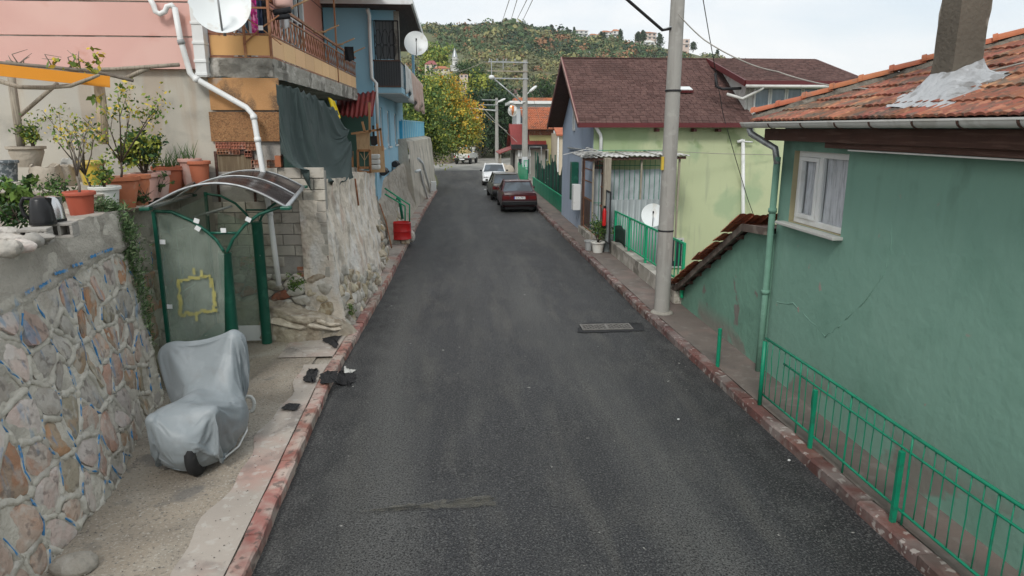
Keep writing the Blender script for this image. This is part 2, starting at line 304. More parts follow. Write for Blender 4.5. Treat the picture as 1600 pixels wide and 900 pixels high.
m_wood = mat('dark stained wood', (.075,.035,.025), .75, .2, 4, [((.15,.09,.07), 5, .55, .7, .5, (6,.4,6))], .5, 20, .006)
m_wood2 = mat('weathered grey wood', (.33,.29,.23), .85, .15, 4, [((.18,.15,.12), 6, .52, .7, .7, (8,8,.5))], .5, 30, .006)
m_plank = mat('orange painted plank', (.75,.29,.02), .55, .04, 2, [], .05, 20, .003)
m_pale = mat('pale new timber', (.55,.36,.2), .75, .1, 4, [((.36,.2,.1), 5, .58, .7, .5, (8,1,1))], .2, 30, .004)
m_terra = mat('terracotta', (.46,.15,.075), .8, .1, 3, [((.55,.33,.24), 3, .5, .64, .6), ((.3,.1,.06), 4, .6, .75, .4)], .15, 40, .004, rnd=.1)
m_pinkpot = mat('faded pink pot', (.55,.33,.28), .75, .08, 3, [((.62,.48,.43), 3, .5, .64, .6)], .15, 40, .004)
m_redpot = mat('red plastic pot', (.42,.09,.05), .55, .08, 3, [], .1, 30, .003)
m_potw = mat('white plastic pot', (.66,.66,.62), .5, .06, 3, [((.48,.42,.36), 3, .6, .75, .5)], .1, 30, .003)
m_sack = mat('white woven sack', (.42,.37,.3), .85, .1, 5, [((.35,.3,.24), 4, .55, .7, .6)], .7, 18, .02)
m_ybuck = mat('yellow bucket plastic', (.6,.43,.06), .5, .1, 4, [((.6,.52,.3), 4, .55, .7, .6)], .2, 20, .006)
m_soil = mat('dark soil', (.05,.035,.025), .95, .3, 10, [], .8, 40, .02)
m_leaf = [mat('leaf green', (.055,.12,.025), .6, .25, 12, [], 0, rnd=.05), mat('leaf light green', (.12,.20,.035), .6, .25, 12, [], 0), mat('leaf dark green', (.022,.06,.018), .6, .25, 12, [], 0)]
m_leafy = [mat('leaf yellow', (.58,.42,.05), .6, .2, 12, [], 0), mat('leaf orange', (.66,.30,.03), .6, .25, 12, [], 0), mat('leaf yellow green', (.33,.36,.06), .6, .2, 12, [], 0)]
m_rose = [mat('rosemary leaf', (.10,.18,.07), .7, .3, 14, [], 0), mat('rosemary tip', (.24,.32,.16), .7, .3, 14, [], 0)]
m_dleaf = [mat('evergreen leaf', (.018,.045,.018), .7, .3, 3, [], 0), mat('evergreen leaf pale', (.05,.085,.035), .7, .3, 3, [], 0)]
m_bark = mat('bark', (.09,.07,.05), .9, .25, 8, [], .7, 30, .01)
m_twig = mat('grey twig', (.2,.17,.14), .9, .2, 8, [], .3, 30, .004)
m_polec = mat('pole concrete', (.33,.32,.295), .88, .07, 2.2, [((.24,.23,.21), 3, .55, .72, .5, (3,3,.4)), ((.42,.41,.38), 7, .62, .74, .4)], .35, 30, .006)
m_polew = mat('white painted pole base', (.55,.56,.58), .8, .06, 3, [], .2, 30, .004)
m_wire = mat('black cable', (.02,.02,.022), .6, .1, 5, [], 0)
m_wireg = mat('grey cable', (.3,.28,.25), .6, .2, 5, [], 0)
m_pane = mat('dark window pane', (.035,.045,.055), .08, .2, 1.5, [((.10,.13,.16), 1.5, .5, .7, .6)], 0, spec=.8)
m_paneb = mat('blue grey conservatory pane', (.10,.16,.20), .12, .15, 1.5, [((.18,.25,.3), 6, .5, .7, .6, (1,1,.1))], 0, spec=.7)
m_curt = mat('net curtain', (.86,.85,.87), .9, .06, 3, [((.36,.35,.38), 9, .5, .7, .6, (6,6,.4))], .5, 14, .02, bstretch=(6,6,.3))
m_beige = mat('beige reveal', (.36,.32,.2), .85, .06, 3, [], .15, 30, .003)
m_marble = mat('marble sill', (.5,.5,.47), .4, .08, 5, [], .05, 30, .002)
m_drum = mat('red drum paint', (.52,.015,.015), .35, .06, 4, [((.3,.02,.015), 5, .6, .75, .5)], .05, 20, .003)
m_brown = mat('brown gate paint', (.09,.05,.038), .6, .12, 4, [((.16,.1,.08), 5, .58, .7, .5)], .2, 30, .004)
m_sheet = mat('old fibre cement sheet', (.52,.52,.5), .85, .12, 3, [((.2,.19,.17), 3, .54, .68, .7)], .4, 20, .01)
m_shade = mat('grey plastic sheeting', (.42,.46,.48), .4, .08, 2, [((.3,.33,.35), 1.5, .5, .7, .6)], .5, 6, .04)
m_corr = mat('grey corrugated sheet', (.27,.3,.3), .5, .1, 2, [], .1, 20, .003, metal=.3)
m_net = mat('dark green netting', (.012,.04,.028), .85, .25, 3, [], .5, 60, .01)
m_redroof = mat('red metal roof sheet', (.26,.04,.035), .55, .12, 2, [((.16,.04,.04), 2, .55, .7, .6)], .1, 20, .004)
m_greent = mat('green plastered niche', (.06,.13,.1), .8, .15, 2, [], .2, 20, .005)
# ================================================================ SETTING
def interp(tab):
    xs = [a for a, b in tab]; ys = [b for a, b in tab]
    return lambda t: float(np.interp(t, xs, ys))
xl = interp([(-6,-1.8),(5.2,-1.82),(9.7,-1.94),(11.2,-1.9),(15.3,-1.78),(22.4,-1.70),(31.3,-1.60),(41,-1.37),(48.2,-1.35),(54,-1.7),(60.5,-2.2),(66,-2.9),(90,-5)])
xr = interp([(-6,3.92),(4.85,3.87),(8.4,3.76),(13.25,3.62),(18.7,3.58),(31,3.5),(41,3.7),(60,4.4),(90,8)])
SKYT = interp([(-600,70),(400,45),(640,44),(680,40),(720,40),(800,37),(860,50),(950,53),(1060,68),(1110,80),(1170,94),(1300,112),(1500,135),(2200,165)])
RIDGE_Y = 430.0
def sstep(t): t = min(1, max(0, t)); return t*t*(3-2*t)
def hill(x, y):
    if y < 88: return 0
    az = x/max(y, 1); px = 800+1067*(az-.075)/(1+.075*az)/.974
    top = (200-SKYT(px))*RIDGE_Y/1067+CAM_H-8
    t = (y-88)/(RIDGE_Y-88)
    z = top*(sstep(t)*.55+min(t, 1)*.45)
    z += noise.noise(Vector((x*.012, y*.012, 0)))*7*sstep(t*2.5)*(1-min(1, t)**4)
    if y > RIDGE_Y: z -= (y-RIDGE_Y)*.05
    return z
def ground_h(x, y):
    b = hill(x, y)
    if y < 88:
        k = sstep((88-y)/20)
        if x > 5: b = -3.0*k*sstep((x-4.9)/.8)
        elif x < -6: b = 2.35*k*sstep((-x-6)/1.5) if y < 36 else 1.2*k*sstep((-x-6)/8)
        if y < 40 and x < 5: b -= .35
        else: b -= .06
    return b
xs_ = sorted(set(list(np.linspace(-800, -120, 12))+list(np.linspace(-120, -8, 18))+list(np.linspace(-8, 8, 27))+list(np.linspace(8, 400, 45))+list(np.linspace(400, 800, 10))))
ys_ = sorted(set(list(np.linspace(-60, 20, 14))+list(np.linspace(20, 100, 40))+list(np.linspace(100, 480, 60))+list(np.linspace(480, 800, 9))))
g_ = MB(); nx = len(xs_)
g_.add([(x, y, ground_h(x, y)) for y in ys_ for x in xs_], [(j*nx+i, j*nx+i+1, (j+1)*nx+i+1, (j+1)*nx+i) for j in range(len(ys_)-1) for i in range(nx-1)])
g_.build('ground', m_earth, smooth=True, kind='structure', origin0=True)
def strip(name, fx0, fx1, y0, y1, z, m, n, nu=6, amp=.0, **kw):
    q = MB()
    def P(u, v):
        y = y0+(y1-y0)*v; a, b = fx0(y), fx1(y); x = a+(b-a)*u
        return (x, y, z+amp*noise.noise(Vector((x*.8, y*.8, 0))))
    q.grid(P, nu, n); return q.build(name, m, smooth=True, kind='structure', origin0=True, **kw)
strip('road', lambda y: xl(y)-.12, lambda y: xr(y)+.12, -4, 62, 0, m_asph, 120, 14, .012)
strip('concrete_road', lambda y: xl(y)-.1-(y-62)*.05, lambda y: xr(y)+1+(y-62)*.5, 62, 92, -.004, m_conc_lane, 20)
# left and right pavements
WL = interp([(-6,-4.2),(5.2,-4.3),(6.5,-4.4),(8.4,-4.7),(9,-5),(12.3,-5),(12.31,-2.6),(22,-2.4),(27,-2.3),(34,-2.1),(41,-1.9)])
strip('dirt_pavement', lambda y: WL(y), lambda y: -2.35, -4, 12.4, .115, m_dirt, 70, 14, .03)
strip('pavement', lambda y: -2.42+.05*math.sin(y*3)+.03*math.sin(y*7.1), lambda y: xl(y)-.17, -4, 10.25, .128, m_walk, 90, 4, .006)
strip('pavement_left', lambda y: -2.95, lambda y: xl(y)-.17, 10.6, 41, .132, m_walk, 60, 4, .006)
strip('pavement_right', lambda y: xr(y)+.17, lambda y: 4.6 if y < 28 else 4.45, -4, 41, .125, m_walk2, 90, 5, .006)
eb = MB(); eb.box(-5.2,-1.95,-4,41,-.4,.09); eb.build('pavement_bed_left', m_dirt, kind='structure', origin0=True)
eb = MB(); eb.box(3.98,4.75,-4,41,-3.2,.1); eb.box(3.98,9,38,60,-3.2,-.02); eb.build('embankment', m_slab, kind='structure', origin0=True)
def kerb(name, fx, side, y0, y1, step, m, wd=1):
    root = bpy.data.objects.new(name, None); C.objects.link(root); INV[root.name] = Matrix.Identity(4); root['kind'] = 'structure'
    meshes = []
    for k in range(4):
        q = MB(); n = 5; L = step*.985; vs = []
        prof = [(-.085,-.16),(-.085,.11),(-.07,.13),(.06,.132),(.082,.112),(.09,-.16)]
        for i in range(n+1):
            yy = -L/2+L*i/n
            for (a, b) in prof: vs.append((a+random.uniform(-.006,.006), yy, b+(random.uniform(-.008,.005) if b > 0 else 0)))
        p = len(prof); fs = [(i*p+j, i*p+j+1, (i+1)*p+j+1, (i+1)*p+j) for i in range(n) for j in range(p-1)]
        fs += [tuple(range(p-1,-1,-1)), tuple(n*p+j for j in range(p))]
        q.add(vs, fs); o = q.build('kerb_block', m, parent=root); meshes.append(o.data); bpy.data.objects.remove(o)
    y = y0
    while y < y1:
        yc = y+step/2; x = fx(yc); dx = (fx(yc+.4)-fx(yc-.4))/.8
        M = Matrix.Translation((x+side*.085, yc, random.uniform(-.008,.006))) @ Matrix.Rotation(-math.atan(dx)+random.uniform(-.012,.012), 4, 'Z') @ Matrix.Rotation(random.uniform(-.02,.02)+(math.pi if False else 0), 4, 'Y')
        if wd != 1: M = Matrix.Translation((-side*.085*(1-wd),0,0)) @ M @ Matrix.Diagonal((wd,1,1,1))
        if side > 0: M = M @ Matrix.Rotation(math.pi, 4, 'Z')
        piece('kerb_block', random.choice(meshes), root, M); y += step
    return root
kerb('kerb_left', xl, -1, -3, 10.0, .72, m_kerb)
kerb('kerb_left_far', xl, -1, 10.75, 14.4, .9, m_kerb)
kerb('kerb_left_distant', xl, -1, 14.4, 41, .9, m_kerb, .5)
eb = MB(); eb.grid(lambda u,v: (xl(14.4+26.6*v)-.20+.13*u, 14.4+26.6*v, .121), 1, 30); eb.build('kerb_backing', m_walk, kind='structure', origin0=True)
kerb('kerb_right', xr, 1, -3, 41, .88, m_kerbr)
# fresh asphalt patches, sheets 4 mm above the surface below
def patch(name, pts, z, m, label=None):
    q = MB(); n = len(pts); c = (sum(p[0] for p in pts)/n, sum(p[1] for p in pts)/n)
    ring = []; jt = min(.03, .07*math.sqrt(max(1e-4, max((p[0]-c[0])**2+(p[1]-c[1])**2 for p in pts)))) 
    for i in range(n):
        a = pts[i]; b = pts[(i+1) % n]
        for k in range(9):
            t = k/9; ring.append((a[0]+(b[0]-a[0])*t+random.uniform(-jt,jt), a[1]+(b[1]-a[1])*t+random.uniform(-jt,jt), z))
    vs = [(c[0], c[1], z)]+ring; r_ = len(ring)
    q.add(vs, [(0, 1+i, 1+(i+1) % r_) for i in range(r_)]); return q.build(name, m, kind='structure', origin0=True)
patch('asphalt_patch', [gz(x,y,.01)[:2] for x,y in [(524,580),(552,580),(556,590),(548,604),(524,600)]], .018, m_newasph)
patch('asphalt_patch', [gz(x,y,.15)[:2] for x,y in [(499,586),(512,580),(528,581),(526,598),(502,600)]], .16, m_newasph)
patch('asphalt_patch', [gz(x,y,.15)[:2] for x,y in [(472,596),(482,577),(497,576),(492,598)]], .16, m_newasph)
patch('asphalt_patch', [gz(x,y,.15)[:2] for x,y in [(438,640),(450,631),(470,632),(462,642)]], .16, m_newasph)
patch('asphalt_patch', [gz(x,y,.14)[:2] for x,y in [(498,528),(508,505),(535,520),(525,545)]], .155, m_newasph)
patch('asphalt_patch', [(2.1,12.0),(2.7,11.97),(3.4,12.02),(3.45,12.5),(3.2,12.62),(2.3,12.6)], .0135, m_newasph)
None and patch('asphalt_seam', [(3.72,10.4),(3.83,8.6),(3.9,5.4),(3.94,3.4),(3.28,3.4),(3.40,5.4),(3.45,7.4),(3.55,9.2)], .018, m_newasph)
m_streak = mat('faded yellow line paint', (.17,.16,.13), .9, .3, 6, [((.09,.09,.085), 9, .45, .7, .9)], .6, 60, .01, alpha=.38)
patch('road_marking', [gz(x,y,.01)[:2] for x,y in [(565,799),(650,787),(768,775),(772,790),(650,796)]], .017, m_streak)
m_lime_spill = mat('white lime spill', (.5,.5,.47), .9, .15, 8, [], .3, 40, .01)
patch('lime_spill', [gz(x,y,.01)[:2] for x,y in [(538,572),(545,578),(556,578),(552,583),(538,584)]], .022, m_lime_spill)
# loose grit on the dirt pavement and road
nG = 2600
gx = np.concatenate([rng.uniform(-4.3,-2.0,1700), rng.uniform(-1.8,3.8,900)]); gy = np.concatenate([rng.uniform(3.5,12,1700), rng.uniform(3,22,900)])
gs = rng.uniform(.003,.009,nG)*np.concatenate([np.ones(1700)*1.1, np.ones(900)*.55]); gzv = np.where(gx < -1.9, .135, .012)
base = np.array([(1,0,0),(-.5,.87,0),(-.5,-.87,0),(0,0,.9)]); V = (base[None]*gs[:,None,None])+np.stack([gx,gy,gzv],1)[:,None]
F = np.array([(0,1,3),(1,2,3),(2,0,3)])[None]+(np.arange(nG)*4)[:,None,None]
m_grit = [mat('pale grit', (.45,.42,.37), .9, .2, 8, [], 0), mat('dark grit', (.08,.075,.07), .9, .2, 8, [], 0)]
o = mesh_np('grit', V.reshape(-1,3), F.reshape(-1,3), m_grit, mi=np.repeat(rng.integers(0,2,nG),3)); tag(o, 'loose pale and dark grit scattered over the dirt pavement and road', 'grit', kind='stuff')
# drain grate across the asphalt
t = thing('drain_grate', 'worn steel drain grating sunk in the asphalt left of the concrete pole', 'drain grate', (2.72,12.3,.0))
q = MB(); q.box(2.24,3.2,12.13,12.47,.004,.012); q.build('pit', mat('drain pit dark', (.01,.01,.01), .95, 0, 1, [], 0), t)
m_grate = mat('worn drain steel', (.22,.21,.195), .6, .2, 8, [], .2, 40, .003, metal=.3)
q = MB()
for (a,b) in ((2.24,3.2),): q.box(a,b,12.12,12.14,.01,.03); q.box(a,b,12.46,12.48,.01,.03); q.box(a,a+.02,12.14,12.46,.01,.03); q.box(b-.02,b,12.14,12.46,.01,.03); q.box(2.71,2.74,12.14,12.46,.01,.031)
q.build('frame', m_grate, t)
for (a, b) in ((2.26,2.71),(2.74,3.18)):
    q = MB(); st = .105; k = a-.32
    while k < b:
        for sg in (1,-1):
            y0_, y1_ = (12.14,12.46) if sg > 0 else (12.46,12.14)
            p0 = [k, y0_]; p1 = [k+.32, y1_]
            for (lo) in (0,):
                ta = max(0,(a-p0[0])/.32); tb = min(1,(b-p0[0])/.32)
                if tb-ta > .05: q.beam((k+.32*ta, y0_+(y1_-y0_)*ta, .022+.002*sg), (k+.32*tb, y0_+(y1_-y0_)*tb, .022+.002*sg), .013, .012)
        k += st
    q.build('grating', m_grate, t)

# ================================================================ RIGHT SIDE
def wall_holes(q, axis, cst, a0, a1, z0, z1, holes, depth, m=0, mr=None, nsub=1):
    """wall face on x=cst (axis 'x', a=y) or y=cst; holes (a0,a1,z0,z1) get reveals going to cst+depth"""
    def P(a, z, d=0): return (cst+d, a, z) if axis == 'x' else (a, cst+d, z)
    As = sorted(set([a0, a1]+[h for H_ in holes for h in H_[:2]])); Zs = sorted(set([z0, z1]+[h for H_ in holes for h in H_[2:4]]))
    for i in range(len(As)-1):
        for j in range(len(Zs)-1):
            ca, cz = (As[i]+As[i+1])/2, (Zs[j]+Zs[j+1])/2
            if any(h[0] < ca < h[1] and h[2] < cz < h[3] for h in holes): continue
            q.quad(P(As[i],Zs[j]), P(As[i+1],Zs[j]), P(As[i+1],Zs[j+1]), P(As[i],Zs[j+1]), m)
    for h in holes:
        mm_ = m if mr is None else mr
        for (p, r_) in (((h[0],h[2]),(h[0],h[3])), ((h[1],h[2]),(h[1],h[3])), ((h[0],h[2]),(h[1],h[2])), ((h[0],h[3]),(h[1],h[3]))):
            q.quad(P(*p), P(*r_), P(*r_, depth), P(*p, depth), mm_)
    return q
# ---- green house in the foreground
WX = 4.55
gh = thing('green_house', 'sea green plastered house with clay tiled roof, white window and tall sooty chimney', 'house', (4.6,6,0))
q = MB(); wall_holes(q, 'x', WX, -4, 9.5, -.6, 3.72, [(7.82,9.16,2.43,3.40)], .14, 0, 1)
q.quad((WX,9.5,-3),(12,9.5,-3),(12,9.5,3.72),(WX,9.5,3.72)); q.quad((WX,-4,-.6),(12,-4,-.6),(12,-4,3.72),(WX,-4,3.72))
# relief of the plaster: a gently uneven face
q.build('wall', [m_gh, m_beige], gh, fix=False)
# raised plaster crack ridges
def ridge_line(pts, r, par):
    q = MB(); P2 = []
    for i in range(len(pts)-1):
        for k in range(5):
            t_ = k/5; p = Vector(pts[i]).lerp(Vector(pts[i+1]), t_); P2.append(p+Vector((random.uniform(-.002,.002), random.uniform(-.012,.012), random.uniform(-.012,.012))))
    P2.append(Vector(pts[-1])); q.tube(P2, [r*.5*random.uniform(.2,1.4)*(1 if 0 < i < len(P2)-1 else .2) for i in range(len(P2))], 6); return q.build('plaster_crack', m_gh, par, smooth=True)
def gp(x, y): v = atx(x, y, WX); return (WX+.002, v.y, v.z)
ridge_line([gp(x,y) for x,y in [(1393,345),(1392,390),(1380,430),(1352,470),(1318,502)]], .02, gh)
ridge_line([gp(x,y) for x,y in [(1205,470),(1240,475),(1265,500),(1290,525),(1316,505)]], .016, gh)
# window
WY0, WY1, WZ0, WZ1 = 7.82, 9.16, 2.43, 3.40; FX = WX+.07
win = MB()
def rect_frame(q, x, y0, y1, z0, z1, t_, d, m=0):
    q.box(x,x+d,y0,y1,z0,z0+t_,m); q.box(x,x+d,y0,y1,z1-t_,z1,m); q.box(x,x+d,y0,y0+t_,z0+t_,z1-t_,m); q.box(x,x+d,y1-t_,y1,z0+t_,z1-t_,m)
rect_frame(win, FX, WY0+.003, WY1-.003, WZ0+.003, WZ1-.003, .075, .06); win.box(FX,FX+.06,8.52,8.60,WZ0+.078,WZ1-.078)
wf = win.build('window', m_white, gh, bevel=.006)
win = MB(); rect_frame(win, FX-.02, 8.60, WY1-.08, WZ0+.08, WZ1-.08, .055, .07); win.build('sash', m_white, wf, bevel=.006)
q = MB(); q.box(FX+.03,FX+.036,8.65,WY1-.13,WZ0+.13,WZ1-.13); q.build('pane', glass('window glass', (.95,.96,.97), .10, .03), wf)
q = MB(); q.box(FX+.03,FX+.036,WY0+.078,8.52,WZ0+.078,WZ1-.078); q.build('pane', glass('window glass clear', (.95,.96,.97), .10, .03), wf)
q = MB(); q.grid(lambda u,v: (FX+.075+.012*math.sin(u*46+math.sin(v*3)), WY0+.05+(WY1-WY0-.1)*u, WZ0+(WZ1-WZ0)*v), 90, 6); q.build('curtain', m_curt, wf, smooth=True)
q = MB(); q.box(FX+.3,FX+.31,WY0-.4,WY1+.4,WZ0-.4,WZ1+.3); q.build('dark_room', mat('dark room', (.06,.06,.065), .9, 0, 1, [], 0), wf)
q = MB(); q.box(WX-.13,WX+.07,7.76,9.3,2.385,2.425); q.build('window_sill', m_marble, gh, bevel=.008)
# eaves timber, gutter
EX = 4.22; EZ = 3.80; SL = .40; EY = 9.85
def roofz(x): return EZ+SL*(x-EX)
def roofhit(px, py, lift=0):
    r = ray(px, py); t_ = (EZ+lift-SL*EX-CAM_H)/(r[2]-SL*r[0]); return Vector((r[0]*t_, r[1]*t_, CAM_H+r[2]*t_))
q = MB(); q.box(4.31,4.36,-4,9.62,3.53,3.69); q.build('fascia_board', m_wood, gh, bevel=.005)
q = MB(); q.box(4.36,4.46,-4,8.05,3.465,3.61); q.build('eaves_beam', m_wood, gh, bevel=.006)
q = MB(); q.box(4.365,4.44,-4,7.55,3.445,3.460); q.build('white_batten', m_whiteg, gh)
q = MB(); q.quad((EX-.02,-4,EZ-.06),(EX-.02,9.8,EZ-.06),(8.2,5.9,roofz(8.2)-.06),(8.2,-4,roofz(8.2)-.06)); q.quad((EX,9.8,EZ-.06),(12,9.8,EZ-.06),(12,5.9,roofz(8.2)-.06),(8.2,5.9,roofz(8.2)-.06))
q.quad((4.3,-4,3.7),(4.3,9.7,3.7),(12,9.7,3.7),(12,-4,3.7)); q.build('roof_deck', m_wood, gh, fix=False)
q = MB(); n_ = 9; GX, GZ = EX-.08, 3.765
def garc(y, r): return [(GX-r*math.cos(math.pi*k/n_), y, GZ-r*.95*math.sin(math.pi*k/n_)) for k in range(n_+1)]
yy_ = [-4,9.9]
for r_, in ((.072,),(.066,)):
    a_, b_ = garc(-4, r_), garc(9.92, r_); q.add(a_+b_, [(k,k+1,n_+2+k,n_+1+k) for k in range(n_)])
q.add(garc(9.92,.072), [tuple(range(n_+1))]); q.box(GX-.082,GX-.064,-4,9.92,GZ-.006,GZ+.012)
q.build('gutter', m_whiteg, gh, smooth=True, auto=40)
for px in (1200,1250,1303,1357,1424,1495,1590,1700):
    y_ = atx(px, 197, GX-.07).y
    q = MB(); a_, b_ = garc(y_-.012,.078), garc(y_+.012,.078); q.add(a_+b_, [(k,k+1,n_+2+k,n_+1+k) for k in range(n_)]); q.build('gutter_bracket', m_wood, gh, smooth=True, solid=.006)
q = MB(); q.tube([(4.16,9.8,3.70),(4.18,9.78,3.62),(4.33,9.62,3.50),(4.44,9.52,3.42),(4.46,9.46,3.2)], .046, 12); q.build('gutter_elbow', m_steel, gh, smooth=True)
q = MB(); q.tube([(4.46,9.47,3.3),(4.455,9.47,2.3),(4.45,9.46,1.2),(4.44,9.45,.13)], .046, 14)
for z_ in (2.55,1.35): q.tube([(4.453,9.465,z_-.03),(4.453,9.465,z_+.03)], .06, 14)
q.build('downpipe', m_gh2, gh, smooth=True)
# tiles
def tile_mesh(w_, l_, name, m):
    q = MB(); nu = 12
    def prof(u): return .016*abs(math.sin(u*math.pi*2))**.8
    top = []; bot = []
    for (s_, z_) in ((0,.018),(1,0)):
        for k in range(nu+1):
            u = k/nu; top.append((s_*l_, (u-.5)*w_, z_+.012+prof(u)+.004*(1-s_)))
        for k in range(nu+1):
            u = k/nu; bot.append((s_*l_, (u-.5)*w_, z_-.004+prof(u)*.6))
    n = nu+1; v = top[:n]+top[n:]+bot[:n]+bot[n:]
    f = [(k,k+1,n+k+1,n+k) for k in range(nu)]+[(2*n+k,2*n+k+1,k+1,k) for k in range(nu)]+[(0,n,3*n,2*n),(n-1,2*n+n-1,3*n+n-1,2*n-1)]
    q.add(v, f); o = q.build(name, m); me = o.data
    me.transform(Matrix.Translation(o.location)); bpy.data.objects.remove(o); return me
tm_ = tile_mesh(.235, .37, 'roof_tile', m_tile)
slope_a = math.atan(SL); row = 0; xx = EX-.05
while xx < 8.1:
    y_ = EY-(xx-EX)-.22
    off = random.uniform(-.03,.03)
    while y_ > 3.2+ (xx-EX)*.75:
        M = Matrix.Translation((xx+random.uniform(-.008,.008), y_+off, roofz(xx)-.005+random.uniform(-.003,.006))) @ Matrix.Rotation(-slope_a+R(random.uniform(-.8,.8)), 4, 'Y') @ Matrix.Rotation(R(random.uniform(-1.3,1.3)), 4, 'Z')
        piece('roof_tile', tm_, gh, M); y_ -= .226
    xx += .315; row += 1
# hip: mortar bed and ridge tiles
q = MB(); hp = []
for i in range(70):
    t_ = i/69*4.2; hp.append((EX+.02+t_, EY-t_-.03, roofz(EX+t_)+.02))
q.tube(hp, [.075*random.uniform(.75,1.3) for _ in hp], 9); q.build('ridge_mortar', m_bed, gh, smooth=False)
def ridge_mesh():
    q = MB(); n = 10; rings = [(0,.105),(.045,.105),(.05,.088),(.40,.075)]; vs = []
    for (s_, r_) in rings:
        for k in range(n+1):
            a = math.pi*(k/n)*1.0; vs.append((s_, r_*math.cos(a), r_*.85*math.sin(a)))
    for (s_, r_) in rings:
        for k in range(n+1):
            a = math.pi*(k/n); vs.append((s_, (r_-.014)*math.cos(a), (r_-.014)*.85*math.sin(a)))
    n1 = n+1; o_ = len(rings)*n1
    f = [(i*n1+k,i*n1+k+1,(i+1)*n1+k+1,(i+1)*n1+k) for i in range(3) for k in range(n)]+[(o_+i*n1+k,o_+i*n1+k+1,o_+(i+1)*n1+k+1,o_+(i+1)*n1+k) for i in range(3) for k in range(n)]
    f += [(k,k+1,o_+k+1,o_+k) for k in range(n)]
    q.add(vs, f); o = q.build('ridge_tile', m_ridge, smooth=False); me = o.data; me.transform(Matrix.Translation(o.location)); bpy.data.objects.remove(o); return me
rm_ = ridge_mesh(); dv = Vector((1,-1,SL)).normalized(); t_ = 0.0
while t_ < 5.6:
    p = Vector((EX,EY,EZ+.06))+dv*t_; sx_ = dv; sz_ = Vector((0,0,1)); sy_ = sz_.cross(sx_).normalized(); sz2 = sx_.cross(sy_)
    M = Matrix((sx_, sy_, sz2)).transposed().to_4x4(); M.translation = p+Vector((0,0,.03+random.uniform(-.01,.012)))
    piece('ridge_tile', rm_, gh, M @ Matrix.Rotation(R(random.uniform(-3,3)),4,'X') @ Matrix.Rotation(R(2.5),4,'Y')); t_ += .36
# chimney
cx0, cx1, cy0, cy1 = 4.80, 5.10, 6.62, 6.92
q = MB(); nz_ = 26
def chim(u, v, wob=.008):
    z_ = roofz(4.8)-.12+2.9*v; k = 1-.03*v; lean = .10*v
    per = [(cx0,cy0),(cx1,cy0),(cx1,cy1),(cx0,cy1)]; a = u*4; i = int(a) % 4; f_ = a-int(a); A = per[i]; B = per[(i+1) % 4]
    cxm, cym = (cx0+cx1)/2, (cy0+cy1)/2
    x = A[0]+(B[0]-A[0])*f_; y = A[1]+(B[1]-A[1])*f_
    x = cxm+(x-cxm)*k+lean*.0; y = cym+(y-cym)*k
    nn = noise.noise(Vector((x*5,y*5,z_*4)))*.022
    return (x+(x-cxm)*nn*5, y+(y-cym)*nn*5, z_)
q.grid(chim, 24, nz_); q.build('chimney', m_chim, gh, smooth=True, auto=35)
outl = [(1380,173),(1402,158),(1425,146),(1440,138),(1447,130),(1452,126),(1490,124),(1530,117),(1560,118),(1588,117),(1560,133),(1545,136),(1540,141),(1513,153),(1487,168),(1470,174),(1440,172),(1415,174)]
cpt = Vector((4.95,6.77,0)); q = MB(); ring0, ring1 = [], []
no = len(outl)
o3d = []
for i in range(no):
    for k in range(3):
        a_ = roofhit(*outl[i]); b_ = roofhit(*outl[(i+1) % no]); o3d.append(a_.lerp(b_, k/3))
L_ = 7; vs = []
for i, p in enumerate(o3d):
    d = Vector((p.x-cpt.x, p.y-cpt.y)); m_x = max(abs(d.x), abs(d.y)); inner = Vector((cpt.x+d.x/m_x*.155, cpt.y+d.y/m_x*.155))
    if d.length < .22: inner = Vector((cpt.x+d.x*.6, cpt.y+d.y*.6))
    for k in range(L_+1):
        s_ = k/L_; x = inner.x+(p.x-inner.x)*s_; y = inner.y+(p.y-inner.y)*s_
        h_ = .17*(1-s_)**2.2+.035+.012*math.sin(y*55)*(s_)
        h_ += .022*noise.noise(Vector((x*14,y*14,1)))*(1 if 0 < k < L_ else .6)
        vs.append((x, y, roofz(x)+h_))
N_ = len(o3d)
q.add(vs, [(i*(L_+1)+k, i*(L_+1)+k+1, ((i+1) % N_)*(L_+1)+k+1, ((i+1) % N_)*(L_+1)+k) for i in range(N_) for k in range(L_)])
q.build('chimney_flashing', m_foil, gh, smooth=True, auto=40)
# ---- green annex (lean-to)
an = thing('green_annex', 'low green plastered lean-to with steep tiled verge beside the concrete pole', 'shed', (4.6,11.5,0))
AX = 4.54
verge = [(9.52,2.26),(10.35,2.20),(11.2,1.72),(12.2,1.18),(13.0,.72),(13.75,.36)]
q = MB(); poly = [(9.505,-.3),(13.6,-.3)]+[(y,z-.06) for y,z in reversed(verge)]; q.extr(poly, 'x', AX, AX+.25); q.build('wall', m_gh2, an)
q = MB()
for i in range(len(verge)-1): q.beam((AX-.13,verge[i][0],verge[i][1]-.02), (AX-.13,verge[i+1][0],verge[i+1][1]-.02), .05, .11)
q.build('verge_board', mat('weathered verge timber', (.11,.085,.07), .9, .2, 5, [((.22,.19,.16), 6, .5, .7, .6)], .6, 25, .01), an)
q = MB()
for i in range(len(verge)-1):
    a, b = verge[i], verge[i+1]; q.add([(AX-.15,a[0],a[1]+.02),(AX-.15,b[0],b[1]+.02),(9,b[0],b[1]+.02),(9,a[0],a[1]+.02),(AX-.15,a[0],a[1]-.02),(AX-.15,b[0],b[1]-.02),(9,b[0],b[1]-.02),(9,a[0],a[1]-.02)], [(0,1,2,3),(7,6,5,4),(0,4,5,1)])
q.build('roof_deck', m_wood, an)
